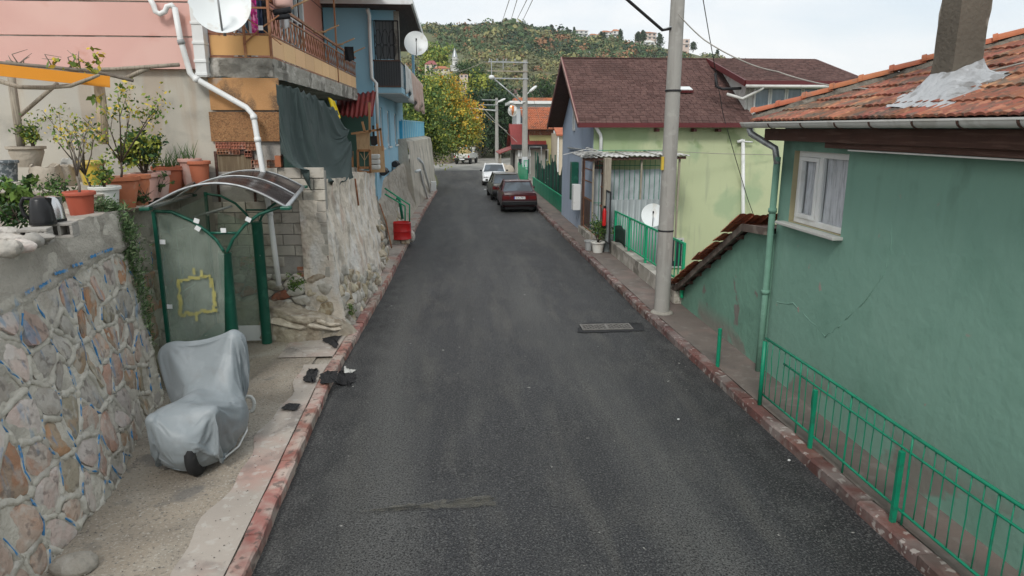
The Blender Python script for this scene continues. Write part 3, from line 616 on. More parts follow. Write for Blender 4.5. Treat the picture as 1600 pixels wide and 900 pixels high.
for i in range(7):   # rafters under the overhang
    y = 10.6+i*.45; z = float(np.interp(y, [v[0] for v in verge], [v[1] for v in verge])); q = MB(); q.beam((AX-.12,y,z-.07),(AX+.05,y,z-.07),.06,.07); q.build('rafter', m_wood, an)
tv = tile_mesh(.24, .40, 'verge_tile', m_ridge)
y = 13.85
while y > 10.3:
    z = float(np.interp(y, [v[0] for v in verge], [v[1] for v in verge])); sl_ = math.atan2(1.84, 3.4)
    for j in range(3):
        M = Matrix.Translation((AX-.15+j*.23, y, z+.075+random.uniform(0,.03))) @ Matrix.Rotation(-math.pi/2+R(random.uniform(-3,3)), 4, 'Z') @ Matrix.Rotation(-sl_+R(random.uniform(-4,2)), 4, 'Y')
        piece('verge_tile', tv, an, M)
    y -= .33
q = MB(); q.box(AX-.16,AX+.3,13.45,13.75,.125,.42); q.build('eaves_stone', m_rub[0], an, bevel=.03)
# ---- plinth plaster remains along the base of the wall
# ---- concrete utility pole
pl = thing('concrete_pole', 'tall round concrete utility pole on the right pavement beside the grating', 'utility pole', (3.95,12.8,.1))
PX, PY = 3.95, 12.85
q = MB(); q.lathe((PX,PY,.12), [(.152,-.15),(.150,.5),(.142,2),(.134,4),(.124,6),(.112,9)], 28); q.build('shaft', m_polec, pl, smooth=True, auto=40)
for z_ in (1.75, 4.35): q = MB(); q.lathe((PX,PY,z_), [(.146,0),(.150,.005),(.150,.03),(.146,.035)], 24); q.build('band', m_wire, pl, smooth=True)
q = MB(); a_ = Vector((PX-.12,PY-.05,aty(1043,45,PY).z)); b_ = aty(975,-5,PY-.5); e_ = aty(940,-40,PY-.7)
q.tube([a_,aty(1035,47,PY-.1),b_,e_], .028, 8); q.build('lamp_arm', m_wire, pl, smooth=True)
q = MB(); q.tube([Vector((PX+.1,PY,a_.z+.05)),Vector((PX-.14,PY-.06,a_.z+.02)),aty(1036,46,PY-.1)], .016, 8); q.build('bracket', m_steel, pl, smooth=True)
q = MB(); q.box(PX-.175,PX-.13,PY-.09,PY-.03,aty(0,270,PY).z,aty(0,248,PY).z); q.build('junction_tag', m_ybuck, pl)
q = MB(); zz=.0
q.lathe((PX,PY,.12), [(.24,0),(.2,.03),(.16,.05)], 16); q.build('footing', m_slab, pl, smooth=True)

# ---- roadside railing in the foreground
def bar(q, a, b, r=.008, bend=0):
    a, b = Vector(a), Vector(b); pts = [a.lerp(b, k/4)+Vector((random.uniform(-bend,bend), random.uniform(-bend,bend), 0))*(0 if k in (0,4) else 1) for k in range(5)]
    return q.tube(pts, r, 6)
rf = thing('green_railing', 'thin green steel railing along the foot of the sea green house', 'railing', (3.95,6,.1))
FXx = interp([(-4,4.15),(4.9,4.0),(6.5,3.98),(8.2,3.93)])
ytop = 8.22
def rail(name, z_, y0, y1, r, par, m, sag=0):
    pts = [(FXx(y), y, z_+sag*math.sin((y-y0)*1.3)) for y in np.linspace(y0, y1, 14)]
    q = MB(); q.tube(pts, r, 8); return q.build(name, m, par, smooth=True)
rail('top_rail', 1.03, -3, 8.22, .017, rf, m_green, .006); rail('middle_rail', .86, -3, 7.72, .012, rf, m_green, .005); rail('bottom_rail', .27, -3, 8.3, .014, rf, m_green, .006)
y = 8.14; k = 0
while y > 1.0:
    q = MB(); thick = k % 7 == 6
    bar(q, (FXx(y),y,.14 if thick else .27), (FXx(y)+random.uniform(-.01,.01),y+random.uniform(-.01,.01),1.03 if k > 3 or thick else 1.02), .011 if thick else .006, .012 if k in (1,3,8,10) else .003)
    q.build('bar', m_green, rf, smooth=True); y -= .14; k += 1
for y_, h_, w_ in ((8.2,.92,.026),(6.92,.72,.021),(5.42,.72,.023),(3.9,.72,.023)):
    q = MB(); x_ = FXx(y_)-.02
    if y_ > 8: q.tube([(x_,y_,.1),(x_,y_,1.0)], .028, 10)
    else: q.box(x_-w_-.01,x_+w_-.01,y_-w_,y_+w_,.1,.12+h_)
    q.build('post', m_green, rf, smooth=y_ > 8, bevel=0 if y_ > 8 else .005)
q = MB(); q.tube([(3.9,9.69,.1),(3.9,9.69,.73)], .03, 12); q.build('bollard', m_dkgreen if False else m_green, label='lone short green steel post on the right pavement near the downpipe', cat='post', smooth=True, auto=40)
# ---- low concrete wall with the bright green railing
q = MB(); q.grid(lambda u,v: (4.36 if v < .34 else (4.36+.28*(v-.34)/.33 if v < .67 else 4.64), 13.75+u*(21.3-13.75), [(.1),(.46)][0 if v < .01 else 1] if v < .67 or v < .99 else -.6), 1, 3)
lw = MB(); lw.box(4.36,4.64,13.78,21.2,-2.8,.47); lw.build('low_wall', m_slab, label='low weathered concrete wall carrying the bright green railing beyond the pole', cat='low wall', bevel=.012)
gf = thing('bright_green_railing', 'bright green barred railing on the low concrete wall behind the pole', 'railing', (4.5,17,.47))
fz = lambda y: .58+.0*y
q = MB(); q.beam((4.5,13.35,1.42),(4.5,21.9,1.30),.03,.045); q.build('top_rail', m_lgreen, gf)
q = MB(); q.beam((4.5,13.35,.62),(4.5,21.9,.50),.025,.035); q.build('bottom_rail', m_lgreen, gf)
y = 13.4
while y < 21.85:
    q = MB(); zt = 1.42-.12*(y-13.35)/8.55; q.box(4.49,4.51,y-.012,y+.012,zt-.79,zt-.02); q.build('bar', m_lgreen, gf); y += .25
for y_ in (13.35,14.75,16.2,17.9,19.6,21.9):
    q = MB(); zt = 1.42-.12*(y_-13.35)/8.55; q.box(4.475,4.525,y_-.045,y_+.045,.3,zt+.02); q.build('post', m_lgreen, gf, bevel=.004)
q = MB(); q.grid(lambda u,v: (4.47-.03*math.sin(u*9)*v, 19.95+u*.9, .52+.48*v+.03*math.sin(u*5)), 8, 4); q.build('shade_cloth', m_net, gf, smooth=True, solid=.01)
q = MB(); q.grid(lambda u,v: (4.47-.03*math.sin(u*9)*v, 18.2+u*1.2, .5+.48*v+.05*math.sin(u*4)), 8, 4); q.build('shade_cloth', m_net, gf, smooth=True, solid=.01)
# ---- lime building with brown shingle roof
lb = thing('lime_building', 'lime green building with brown shingle roof and blue grey gable wall', 'house', (6,24,0))
LY = 22.0; LX = 4.26; RY, RZ = 25.4, 6.12; EZ2 = 3.80
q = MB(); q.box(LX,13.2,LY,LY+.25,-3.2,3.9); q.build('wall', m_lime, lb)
q = MB(); q.extr([(22.25,-3.2),(28.7,-3.2),(28.7,3.75),(RY,RZ-.22),(22.25,3.95)], 'x', LX+.001, LX+.3); q.build('gable_wall', m_bluegrey, lb)
q = MB(); q.box(LX-.003,LX+.02,22.002,22.25,-3.2,3.85); q.build('corner_strip', m_bluegrey, lb)
for (y0_,y1_,z0_,z1_) in ((23.6,23.85,4.15,4.95),(25.6,25.95,3.6,4.95)):
    q = MB(); rect_frame(q, LX-.05, y0_, y1_, z0_, z1_, .05, .05); f_ = q.build('window', m_whiteg, lb); q = MB(); q.box(LX-.03,LX-.02,y0_+.05,y1_-.05,z0_+.05,z1_-.05); q.build('pane', m_paneb, f_)
q = MB(); q.tube([(LX-.06,26.8,2.95),(LX-.06,23.6,2.98),(LX-.06,23.6,-.5)], .035, 8); q.build('gas_pipe', m_steel, lb, smooth=True)
# roof slabs
def slab4(q, p, th, m=0):
    p = [Vector(a) for a in p]; nrm = (p[1]-p[0]).cross(p[2]-p[0]).normalized()
    if nrm.z < 0: nrm = -nrm
    lo = [a-nrm*th for a in p]; q.add(p+lo, [(0,1,2,3),(7,6,5,4),(0,4,5,1),(1,5,6,2),(2,6,7,3),(3,7,4,0)], m)
q = MB(); slab4(q, [(3.72,21.6,EZ2+.03),(9.42,21.6,EZ2+.03),(9.2,RY,RZ),(3.72,RY,RZ)], .10); slab4(q, [(3.72,RY,RZ),(13,RY,RZ),(13,29.2,EZ2),(3.72,29.2,EZ2)], .10)
q.build('roof_slab', m_wood, lb)
m_shinge = mat('shingle drop shadow edge', (.03,.016,.014), .93, .1, 5, [], 0)  # near-black colour on some butt edges paints in the tabs' drop shadow
def shingles(parent, p00, p10, p11, p01, rows, tabw, name='shingles'):
    """real overlapping tabs on a bilinear roof patch, joined"""
    p00, p10, p11, p01 = map(Vector, (p00,p10,p11,p01)); W_ = (p10-p00).length; nrm = (p10-p00).cross(p01-p00).normalized()
    if nrm.z < 0: nrm = -nrm
    V = []; F = []; MI = []
    for r_ in range(rows):
        nt_ = int(W_/tabw); offs = random.uniform(0,1) if r_ else 0
        v0, v1 = r_/rows, min(1,(r_+1.12)/rows)
        for t in range(-1, nt_+1):
            u0 = max(0,(t+offs)/nt_); u1 = min(1,(t+1+offs)/nt_-.06/nt_*1)
            if u1 <= u0: continue
            def P(u, v): return (p00*(1-u)+p10*u)*(1-v)+(p01*(1-u)+p11*u)*v
            h0 = .010+random.uniform(0,.006); drop = random.choice([0,0,.18,.3])/rows*1.0
            a, b, c_, d = P(u0,max(0,v0-drop*0))+nrm*h0, P(u1,v0)+nrm*h0, P(u1,v1)+nrm*.003, P(u0,v1)+nrm*.003
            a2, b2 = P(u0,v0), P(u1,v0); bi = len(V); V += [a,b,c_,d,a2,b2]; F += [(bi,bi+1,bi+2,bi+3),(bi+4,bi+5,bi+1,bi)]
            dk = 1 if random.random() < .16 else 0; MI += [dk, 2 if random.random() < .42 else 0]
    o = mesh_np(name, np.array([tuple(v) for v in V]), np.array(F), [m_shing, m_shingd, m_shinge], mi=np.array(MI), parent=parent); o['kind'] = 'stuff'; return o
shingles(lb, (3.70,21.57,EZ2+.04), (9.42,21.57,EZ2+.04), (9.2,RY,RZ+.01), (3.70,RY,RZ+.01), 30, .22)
q = MB(); q.beam((3.68,21.55,EZ2-.02),(9.42,21.55,EZ2-.02),.04,.14); q.build('fascia', m_maroon, lb)
for (a,b) in (((3.69,21.55,EZ2-.02),(3.69,RY,RZ-.05)),((3.69,RY,RZ-.05),(3.69,29.25,EZ2-.07))):
    q = MB(); q.beam(a,b,.05,.17); q.build('barge_board', m_rust if False else m_maroon, lb)
q = MB(); q.beam((3.66,21.5,EZ2+.05),(3.66,RY,RZ+.03),.03,.06); q.build('verge_trim', mat('pink brown trim', (.33,.2,.17),.7,.1,3,[],0), lb)
q = MB(); q.beam((3.7,RY,RZ+.02),(13,RY,RZ+.02),.16,.03); q.build('ridge_cap', m_shing, lb)
q = MB(); M = Matrix.Translation((0,0,0)); sk = aty(1070,132,23.2); sy_ = 23.3; sz_ = EZ2+.03+(sy_-21.6)*(RZ-EZ2)/(RY-21.6)
q.obox(Matrix.Translation((sk.x,sy_,sz_+.07)) @ Matrix.Rotation(math.atan2(RZ-EZ2,RY-21.6)-.25,4,'X'), .55, .42, .08); f_ = q.build('skylight', m_maroon, lb)
q = MB(); q.obox(Matrix.Translation((sk.x,sy_-.01,sz_+.12)) @ Matrix.Rotation(math.atan2(RZ-EZ2,RY-21.6)-.25,4,'X'), .5, .38, .03); q.build('pane', m_dish, f_)
# dormer
DZ = 5.12
q = MB(); slab4(q, [(9.0,21.75,DZ),(13.05,21.75,DZ),(13.05,RY,RZ+.03),(9.0,RY,RZ+.03)], .10); q.build('dormer_roof', m_wood, lb)
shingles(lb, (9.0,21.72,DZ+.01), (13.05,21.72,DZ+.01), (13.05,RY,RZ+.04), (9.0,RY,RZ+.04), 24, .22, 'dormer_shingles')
q = MB(); q.beam((8.98,21.7,DZ-.04),(13.08,21.7,DZ-.04),.05,.13); q.beam((8.97,21.72,DZ-.05),(8.97,RY,RZ-.04),.05,.18); q.beam((13.08,21.72,DZ-.05),(13.08,RY,RZ-.04),.05,.15); q.build('dormer_fascia', m_maroon, lb)
q = MB(); q.tube([(8.98,21.66,DZ-.15),(13.1,21.66,DZ-.15)],.05,8); q.build('dormer_gutter', m_whiteg, lb, smooth=True)
q = MB(); q.box(9.35,13.1,22.26,22.4,3.7,DZ-.05); q.build('dormer_wall', m_whiteg, lb)
q = MB(); q.extr([(22.3,3.95),(22.3,DZ-.05),(RY,RZ-.1),(22.35,3.95)], 'x', 9.25, 9.35); q.build('dormer_cheek', m_whiteg, lb)
xa = 9.5
for k in range(7):
    q = MB(); q.box(xa,xa+.52,22.19,22.25,4.08,4.12); q.box(xa,xa+.52,22.19,22.25,4.92,4.97); q.box(xa,xa+.05,22.19,22.25,4.12,4.92); q.box(xa+.47,xa+.52,22.19,22.25,4.12,4.92); f_ = q.build('window', m_white, lb)
    q = MB(); q.box(xa+.05,xa+.47,22.21,22.22,4.12,4.92); q.build('pane', m_paneb, f_); xa += .54
q = MB(); q.tube([(9.55,21.66,DZ-.18),(9.45,21.75,4.85),(9.0,21.9,4.6),(8.55,22.1,4.75)],.05,8); q.build('dormer_downpipe', m_whiteg, lb, smooth=True)
q = MB(); q.tube([aty(1118,114,22.2),aty(1119,135,22.2),aty(1128,139,22.2),aty(1158,138,22.2)],.045,8); q.build('vent_pipe', m_wire, lb, smooth=True)
q = MB(); q.tube([aty(928,193,21.6),aty(938,210,21.85),aty(939,216,21.9),aty(938,275,21.92)],.055,10); q.build('downpipe', m_white, lb, smooth=True)
q = MB(); q.tube([aty(1161,218,21.9),aty(1161,365,21.9),aty(1160,420,21.9)],.06,10); q.tube([aty(1152,222,21.9),aty(1161,219,21.88)],.05,8); q.tube([aty(1161,221,21.85),aty(1176,222,21.85)],.025,8); q.build('vent_stack', m_white, lb, smooth=True)
for x_ in (6.2,7.4,8.2): q = MB(); q.box(x_,x_+.1,21.7,22,EZ2-.22,EZ2-.12); q.build('rafter_end', m_maroon, lb)
q = MB(); a_ = aty(1040,372,21.95); q.box(a_.x,a_.x+.62,21.92,21.98,a_.z-1.0,a_.z); f_ = q.build('window', m_whiteg, lb); q = MB(); q.box(a_.x+.06,a_.x+.56,21.90,21.915,a_.z-.94,a_.z-.06); q.build('pane', m_pane, f_)
# ---- yard in front: awning, sheet fence, wire railing, satellite dish, gate
aw = thing('sheet_awning', 'old flat fibre cement awning in front of the lime green wall', 'awning', (5,20.8,2.9))
q = MB(); xa = 3.62
for k in range(7):
    q.grid(lambda u,v,k=k: (3.55+.46*k+.48*u, 20.1+1.8*v, 2.86+.02*k*.4+.018*math.sin(u*math.pi*6)+.02*(k % 2)+.05*v), 18, 2)
q.build('roof_sheet', m_sheet, aw, smooth=True, solid=.02)
for x_ in (3.95,5.4,6.55): q = MB(); q.beam((x_,20.3,-.3),(x_,20.3,2.85),.05,.05,up=(0,1,0)); q.build('post', m_wood2, aw)
q = MB(); q.beam((3.6,20.2,2.8),(6.7,20.2,2.84),.06,.08); q.build('beam', m_wood, aw)
q = MB(); rg = random.Random(3)
for k in range(9): q.obox(Matrix.Translation((3.7+rg.uniform(-.3,.4),20.3+rg.uniform(-.3,.4),2.98+rg.uniform(-.05,.08))) @ Matrix.Rotation(rg.uniform(-.6,.6),4,'Z') @ Matrix.Rotation(rg.uniform(-.25,.25),4,'Y'), rg.uniform(.4,.8), rg.uniform(.08,.2), .02)
q.build('scrap_sheet', m_sheet, aw)
sh = thing('sheeted_yard_screen', 'pale plastic sheeting on a wire railing below the awning', 'screen', (5.3,20.6,0))
a_, b_ = aty(928,264,20.6), aty(1018,262,20.6); lo_ = aty(940,365,20.6).z
q = MB(); q.grid(lambda u,v: (a_.x+(b_.x+.4-a_.x)*u, 20.65+.03*noise.noise(Vector((u*9,v*6,0)))+.02*math.sin((u*18+v*9)), lo_+(a_.z-lo_)*v-.03*math.sin(u*3.1)*v), 50, 26); q.build('sheeting', m_shade, sh, smooth=True)
x_ = a_.x
while x_ < b_.x+.35: q = MB(); q.tube([(x_,20.55,lo_),(x_,20.55,2.82)], .008, 5); q.build('wire_bar', m_green, sh); x_ += .155
for z_ in (lo_+.35,lo_+.95,a_.z+.1,a_.z+.55): q = MB(); q.tube([(a_.x,20.56,z_),(b_.x+.35,20.56,z_)], .01, 5); q.build('wire_rail', m_green, sh)
q = MB(); xx0 = aty(965,310,19.7).x; xx1 = aty(1022,310,19.7).x; zt_ = aty(965,312,19.7).z
q.grid(lambda u,v: (xx0-.35+(xx1+.6-xx0)*u, 19.7+.025*math.sin(u*60), -1.5+(zt_+1.5)*v), 90, 1); q.build('corrugated_sheet', m_corr, label='grey corrugated metal sheet standing behind the bright green railing', cat='metal sheet', smooth=True, solid=.01)
def dish(name, c, rad, aim, label, marks=False, armz=-1):
    t = thing(name, label, 'satellite dish', c)
    aim = Vector(aim).normalized(); up = Vector((0,0,1)); sx_ = up.cross(aim).normalized(); sy_ = aim.cross(sx_)
    q = MB(); n = 36; c = Vector(c); rings = 6; vs = []
    for s_ in (0,-.012):
        for i in range(rings+1):
            r_ = rad*i/rings
            for j in range(n): a = 2*math.pi*j/n; vs.append(c+sx_*r_*math.cos(a)+sy_*r_*math.sin(a)*1.06+aim*(r_*r_/(rad*5)+s_))
    fs = [(i*n+j,i*n+(j+1)%n,(i+1)*n+(j+1)%n,(i+1)*n+j) for i in range(rings) for j in range(n)]; o_ = (rings+1)*n
    fs += [tuple(o_+k for k in f) for f in fs]; fs += [(rings*n+j,rings*n+(j+1)%n,o_+rings*n+(j+1)%n,o_+rings*n+j) for j in range(n)]
    q.add(vs, fs); q.build('reflector', m_dish, t, smooth=True, auto=50)
    q = MB(); f0 = c-sy_*rad*.98+aim*rad*.15; f1 = c+aim*rad*.95-sy_*rad*.05; q.tube([f0,f1], rad*.028+.004, 7); q.build('feed_arm', m_grey, t, smooth=True)
    q = MB(); q.tube([f1-aim*.02+sy_*.05,f1+sy_*.01,f1-aim*.09], rad*.05+.006, 10); q.build('receiver', m_black, t, smooth=True)
    q = MB(); q.tube([c-aim*.05,c-aim*.22], .03, 8); q.tube([c-aim*.2,c-aim*.2-Vector((0,0,rad*.9))], .025, 8); q.build('mount', m_steel, t, smooth=True)
    return t, c, aim, sx_, sy_
d0 = dish('satellite_dish', aty(1020,337,17.6), .30, (-.25,-1,.45), 'small white satellite dish behind the bright green railing by the pole')
# gate
gt = thing('brown_gate', 'rusty brown metal gate between wooden posts under the awning', 'gate', (4.3,22,.1))
for y_, w_ in ((19.9,.10),(21.2,.05),(23.6,.09)):
    q = MB(); q.box(4.28-w_,4.28+w_,y_-w_,y_+w_,.1,2.85 if y_ < 22 else 2.6); q.build('post', m_wood2 if y_ < 20 else m_brown, gt, bevel=.01)
for (y0_,y1_) in ((20.05,21.1),(21.3,23.45)):
    q = MB(); q.box(4.26,4.29,y0_+.06,y1_-.06,.42,1.35); q.build('panel', m_brown, gt)
    q = MB(); rect_frame(q, 4.245, y0_, y1_, .35, 2.7, .06, .05); q.box(4.25,4.29,y0_+.06,y1_-.06,1.35,1.41); q.box(4.25,4.29,y0_+.06,y1_-.06,1.95,1.98); q.box(4.25,4.29,y0_+.06,y1_-.06,2.35,2.38); q.build('gate_frame', m_rust, gt)
    q = MB(); q.box(4.268,4.28,y0_+.06,y1_-.06,1.42,2.64); q.build('mesh_panel', m_wood, gt)
q = MB(); q.box(4.12,4.36,19.8,23.7,.1,.36); q.build('step', m_slab, gt, bevel=.01)
# meter boxes on the blue grey wall
q = MB(); q.box(4.0,4.25,24.6,25.0,1.15,2.5); q.build('cable_cabinet', m_dkgreen, label='tall green cabinet fixed to the blue grey wall before the net fence', cat='cabinet', bevel=.01)
q = MB(); q.box(3.98,4.25,24.0,24.4,.85,1.75); q.build('meter_box', m_white, label='white electricity meter box on the blue grey wall', cat='meter box', bevel=.01)
# notice board with fire extinguisher
nb = thing('notice_frame', 'dark framed panel beside the brown gate', 'frame', (4.2,19.4,.4))
q = MB(); rect_frame(q, 4.2, 19.05, 19.6, .45, 1.95, .04, .04); q.build('frame', m_wire, nb); q = MB(); q.box(4.215,4.225,19.09,19.56,.49,1.91); q.build('sheet', m_shade, nb)
fe = thing('fire_extinguisher', 'red fire extinguisher hanging in the dark frame by the gate', 'fire extinguisher', (4.12,19.35,.95))
q = MB(); q.lathe((4.12,19.35,.95), [(.055,0),(.06,.03),(.06,.42),(.035,.49),(.02,.52)], 14); q.build('body', m_drum, fe, smooth=True, auto=40); q = MB(); q.box(4.09,4.15,19.30,19.40,1.47,1.52); q.tube([(4.1,19.35,1.48),(4.05,19.33,1.35),(4.06,19.33,1.1)],.008,6); q.build('valve', m_black, fe)
# ================================================================ FAR RIGHT SIDE OF THE STREET
pf = thing('green_panel_fence', 'low dark green sheet panel fence with ragged dark netting on tall posts', 'fence', (4.35,34,.1))
Y0_ = 26.6
for k in range(11):
    y0_, y1_ = Y0_+k*1.32, Y0_+(k+1)*1.32-.05
    q = MB(); q.box(4.33,4.36,y0_,y1_,.14,.80); q.build('fence_panel', m_green, pf)
q = MB(); q.beam((4.345,Y0_,.83),(4.345,41.1,.83),.05,.05); q.build('top_rail', m_lgreen, pf)
rg = random.Random(5); hts = []
for k in range(12):
    y_ = 28+k*1.18; h_ = rg.uniform(1.7,2.5); hts.append((y_,h_)); q = MB(); q.beam((4.5,y_,.1),(4.5+rg.uniform(-.05,.05),y_,h_),.05,.05,up=(0,1,0)); q.build('post', m_dkgreen, pf)
q = MB()
def netf(u, v):
    y = 28+u*13; h_ = float(np.interp(y,[a for a,b in hts],[b for a,b in hts]))-.25*abs(math.sin((y-28)/1.18*math.pi))-.1
    return (4.53+.05*noise.noise(Vector((y*2,v*4,0))), y, .1+(h_-.1)*v)
q.grid(netf, 80, 8); q.grid(lambda u,v: (4.5+1.9*u, 28.0+.1*noise.noise(Vector((u*6,v*4,0)))-.0*u, -.4+(1.75-.3*math.sin(u*math.pi)+.4)*v), 20, 8); q.build('netting', m_net, pf, smooth=True)
gb = thing('bright_green_sheet_fence', 'short bright green sheet fence behind the parked cars near the white based pole', 'fence', (4.1,43,.1))
for k in range(6): q = MB(); q.box(4.0,4.03,41.3+k*1.1,41.3+k*1.1+1.02,.12,1.25+.1*(k % 2)); q.build('fence_panel', m_lgreen, gb)
for k in range(4): q = MB(); q.box(4.02,4.07,41.2+k*2.1,41.26+k*2.1,.1,1.45); q.build('post', m_green, gb)
def metal_pole(t, x, y, h, r0, r1, whiteto=None):
    q = MB(); q.lathe((x,y,0), [(r0,-.2),(r0*.98,1.95),(r1,h)], 18); q.build('shaft', m_polec, t, smooth=True, auto=40)
    if whiteto: q = MB(); q.lathe((x,y,0), [(r0+.012,.1),(r0+.008,whiteto)], 18); q.build('white_base', m_polew, t, smooth=True, auto=40)
# second pole with cross arms
p2 = thing('cross_arm_pole', 'concrete pole with white painted base, three cross arms and a convex mirror', 'utility pole', (4.5,48,0))
metal_pole(p2, 4.5, 48, 8.15, .21, .15, 1.75)
for i,(z_, x0_) in enumerate(((8.0,2.0),(7.42,1.95),(6.95,2.2))): q = MB(); q.beam((x0_,47.85,z_),(4.7,47.85,z_-.03),.06,.08); q.build('cross_arm', m_wood2 if i == 1 else m_steel, p2)
q = MB(); q.beam((2.22,47.8,8.15),(2.22,47.8,7.1),.05,.05,up=(0,1,0)); q.beam((3.0,47.8,8.2),(3.0,47.8,7.5),.04,.04,up=(0,1,0)); q.build('arm_strut', m_steel, p2)
q = MB(); q.lathe((2.22,47.8,6.85), [(.04,0),(.17,.06),(.2,.16),(.16,.26),(.05,.3)], 14); q.build('globe_insulator', m_white, p2, smooth=True)
q = MB(); q.tube([(2.4,47.8,6.9),(4.2,47.75,5.42)], .045, 8); q.build('brace', m_steel, p2, smooth=True)
for x_ in (2.1,2.6,3.2,3.8):
    q = MB(); q.lathe((x_,47.85,8.04), [(.035,0),(.05,.05),(.03,.09),(.045,.13),(.02,.17)], 8); q.build('insulator', m_grey, p2, smooth=True)
q = MB(); q.beam((3.5,47.7,5.38),(4.5,47.8,5.42),.07,.06); q.lathe((3.55,47.7,5.28), [(.05,0),(.16,.05),(.17,.13),(.05,.17)], 10, sy=.6); q.build('street_light', m_white, p2)
q = MB(); M_ = Matrix.Translation((5.0,47.7,6.25)) @ Matrix.Rotation(R(-38),4,'Y'); 
vs=[]; n=14
q.grid(lambda u,v: M_ @ Vector((.34*math.cos(2*math.pi*u)*math.sin(math.pi*v), .16*math.sin(2*math.pi*u)*math.sin(math.pi*v), .11*math.cos(math.pi*v))), 14, 8); q.tube([(4.6,47.9,5.9),(4.8,47.8,6.1)],.03,6); q.build('lamp_head', m_white, p2, smooth=True)
mir = aty(801,173,47.6)
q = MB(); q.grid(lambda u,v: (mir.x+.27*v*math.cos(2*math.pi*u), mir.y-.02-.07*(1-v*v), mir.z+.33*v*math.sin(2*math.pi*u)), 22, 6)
mo = q.build('convex_mirror', mat('mirror painted reflection', (.6,.2,.07), .12, .1, 1.2, [((.75,.74,.72), 2.4, .47, .5, 1, (1.5,1,.4))], 0, metal=.5), p2, smooth=True)  # the orange and white reflection is painted into the mirror's colour
q = MB(); q.tube([(mir.x+.3*math.cos(a),mir.y,mir.z+.36*math.sin(a)) for a in np.linspace(0,2*math.pi,25)], .03, 6, cap=False); q.tube([(mir.x,mir.y+.03,mir.z),(4.4,47.9,mir.z+.1)],.02,6); q.build('mirror_rim', m_whiteg, p2, smooth=True)
q = MB(); rect_frame(q, 0,0,.30,0,.52,.045,.02); q.v = [(4.40+v[1], 47.72-v[0], 1.0+v[2]) for v in q.v]; q.build('sign_frame', m_lgreen, p2)
p3 = thing('slender_pole', 'thin concrete street light pole with cross arms beside the dark trees', 'utility pole', (3.95,74,0))
metal_pole(p3, 3.95, 74, 6.75, .20, .14)
for z_, x_ in ((6.55,2.4),(6.05,2.2),(5.55,2.0)): q = MB(); q.beam((x_,73.85,z_),(4.1,73.85,z_-.02),.07,.08); q.build('cross_arm', m_steel, p3)
for (x_, z_, s_) in ((1.0,5.72,1),(4.5,6.5,-1)):
    q = MB(); q.tube([(x_+.3*s_,73.8,z_),(3.9,73.8,z_-.3 if s_ > 0 else z_-.5)], .035, 6); M_ = Matrix.Translation((x_,73.8,z_)) @ Matrix.Rotation(R(25*s_),4,'Y'); q.grid(lambda u,v: M_ @ Vector((.42*math.cos(2*math.pi*u)*math.sin(math.pi*v), .16*math.sin(2*math.pi*u)*math.sin(math.pi*v), .12*math.cos(math.pi*v))), 12, 6); q.build('lamp_head', m_white, p3, smooth=True)
# small red roofed house
sr = thing('red_roofed_hut', 'small house with dark red sheet roof, porch and white shutter behind the parked cars', 'house', (4.9,53,0))
m_hut = mat('grey hut wall', (.36,.35,.32), .9, .1, 1, [], .2, 15, .01)
q = MB(); q.box(4.15,6.4,51.8,57,-.2,2.35); q.extr([(51.8,2.35),(57,2.35),(54.4,3.8)], 'x', 4.15, 4.4); q.build('wall', m_hut, sr)
q = MB(); slab4(q, [(3.85,51.4,2.22),(6.5,51.4,2.22),(6.5,54.4,3.98),(3.85,54.4,3.98)], .08); slab4(q, [(3.85,57.4,2.22),(6.5,57.4,2.22),(6.5,54.4,3.98),(3.85,54.4,3.98)], .08); f_ = q.build('roof', m_redroof, sr)
q = MB()
for k in range(16): q.beam((3.9+k*.17,51.4,2.27),(3.9+k*.17,54.4,4.02),.02,.02)
q.build('roof_rib', m_redroof, f_)
q = MB(); q.box(3.8,6.5,51.3,51.37,2.18,2.5); q.build('roof_guard', m_wire, sr)
q = MB(); slab4(q, [(2.9,51.6,1.85),(4.15,51.6,2.3),(4.15,56.5,2.3),(2.9,56.5,1.85)], .06); q.build('porch_roof', m_redroof, sr)
for y_ in (51.7,53.8): q = MB(); q.box(3.0,3.08,y_,y_+.08,0,1.9); q.build('porch_post', m_wood2, sr)
q = MB(); q.box(4.3,5.3,51.70,51.795,.3,1.55); f_ = q.build('window', m_whiteg, sr); q = MB(); q.box(4.38,5.22,51.66,51.69,.35,1.45); q.build('pane', m_pane, f_)
for k in range(5): q = MB(); q.box(4.32+k*.2,4.49+k*.2,51.66,51.70,1.6,2.1); q.build('shutter_slat', m_white, sr)
q = MB(); q.box(4.09,4.145,52.6,53.5,0,1.8); q.build('door', m_wire, sr)
for k,(x_,y_) in enumerate(((3.2,50.6),(3.5,49.3))):
    q = MB(); q.grid(lambda u,v: (x_+.42*math.cos(2*math.pi*u)*math.sin(math.pi*v)*(1+.2*noise.noise(Vector((u*7,v*6,k)))), y_+.4*math.sin(2*math.pi*u)*math.sin(math.pi*v), .5+.65*math.cos(math.pi*v)), 16, 10); q.build('white_sack', m_sack, label='bulging white sack standing by the hut porch' if k == 0 else 'white sack nearest the bright green sheet fence', cat='sack', group='sacks by the hut', smooth=True)
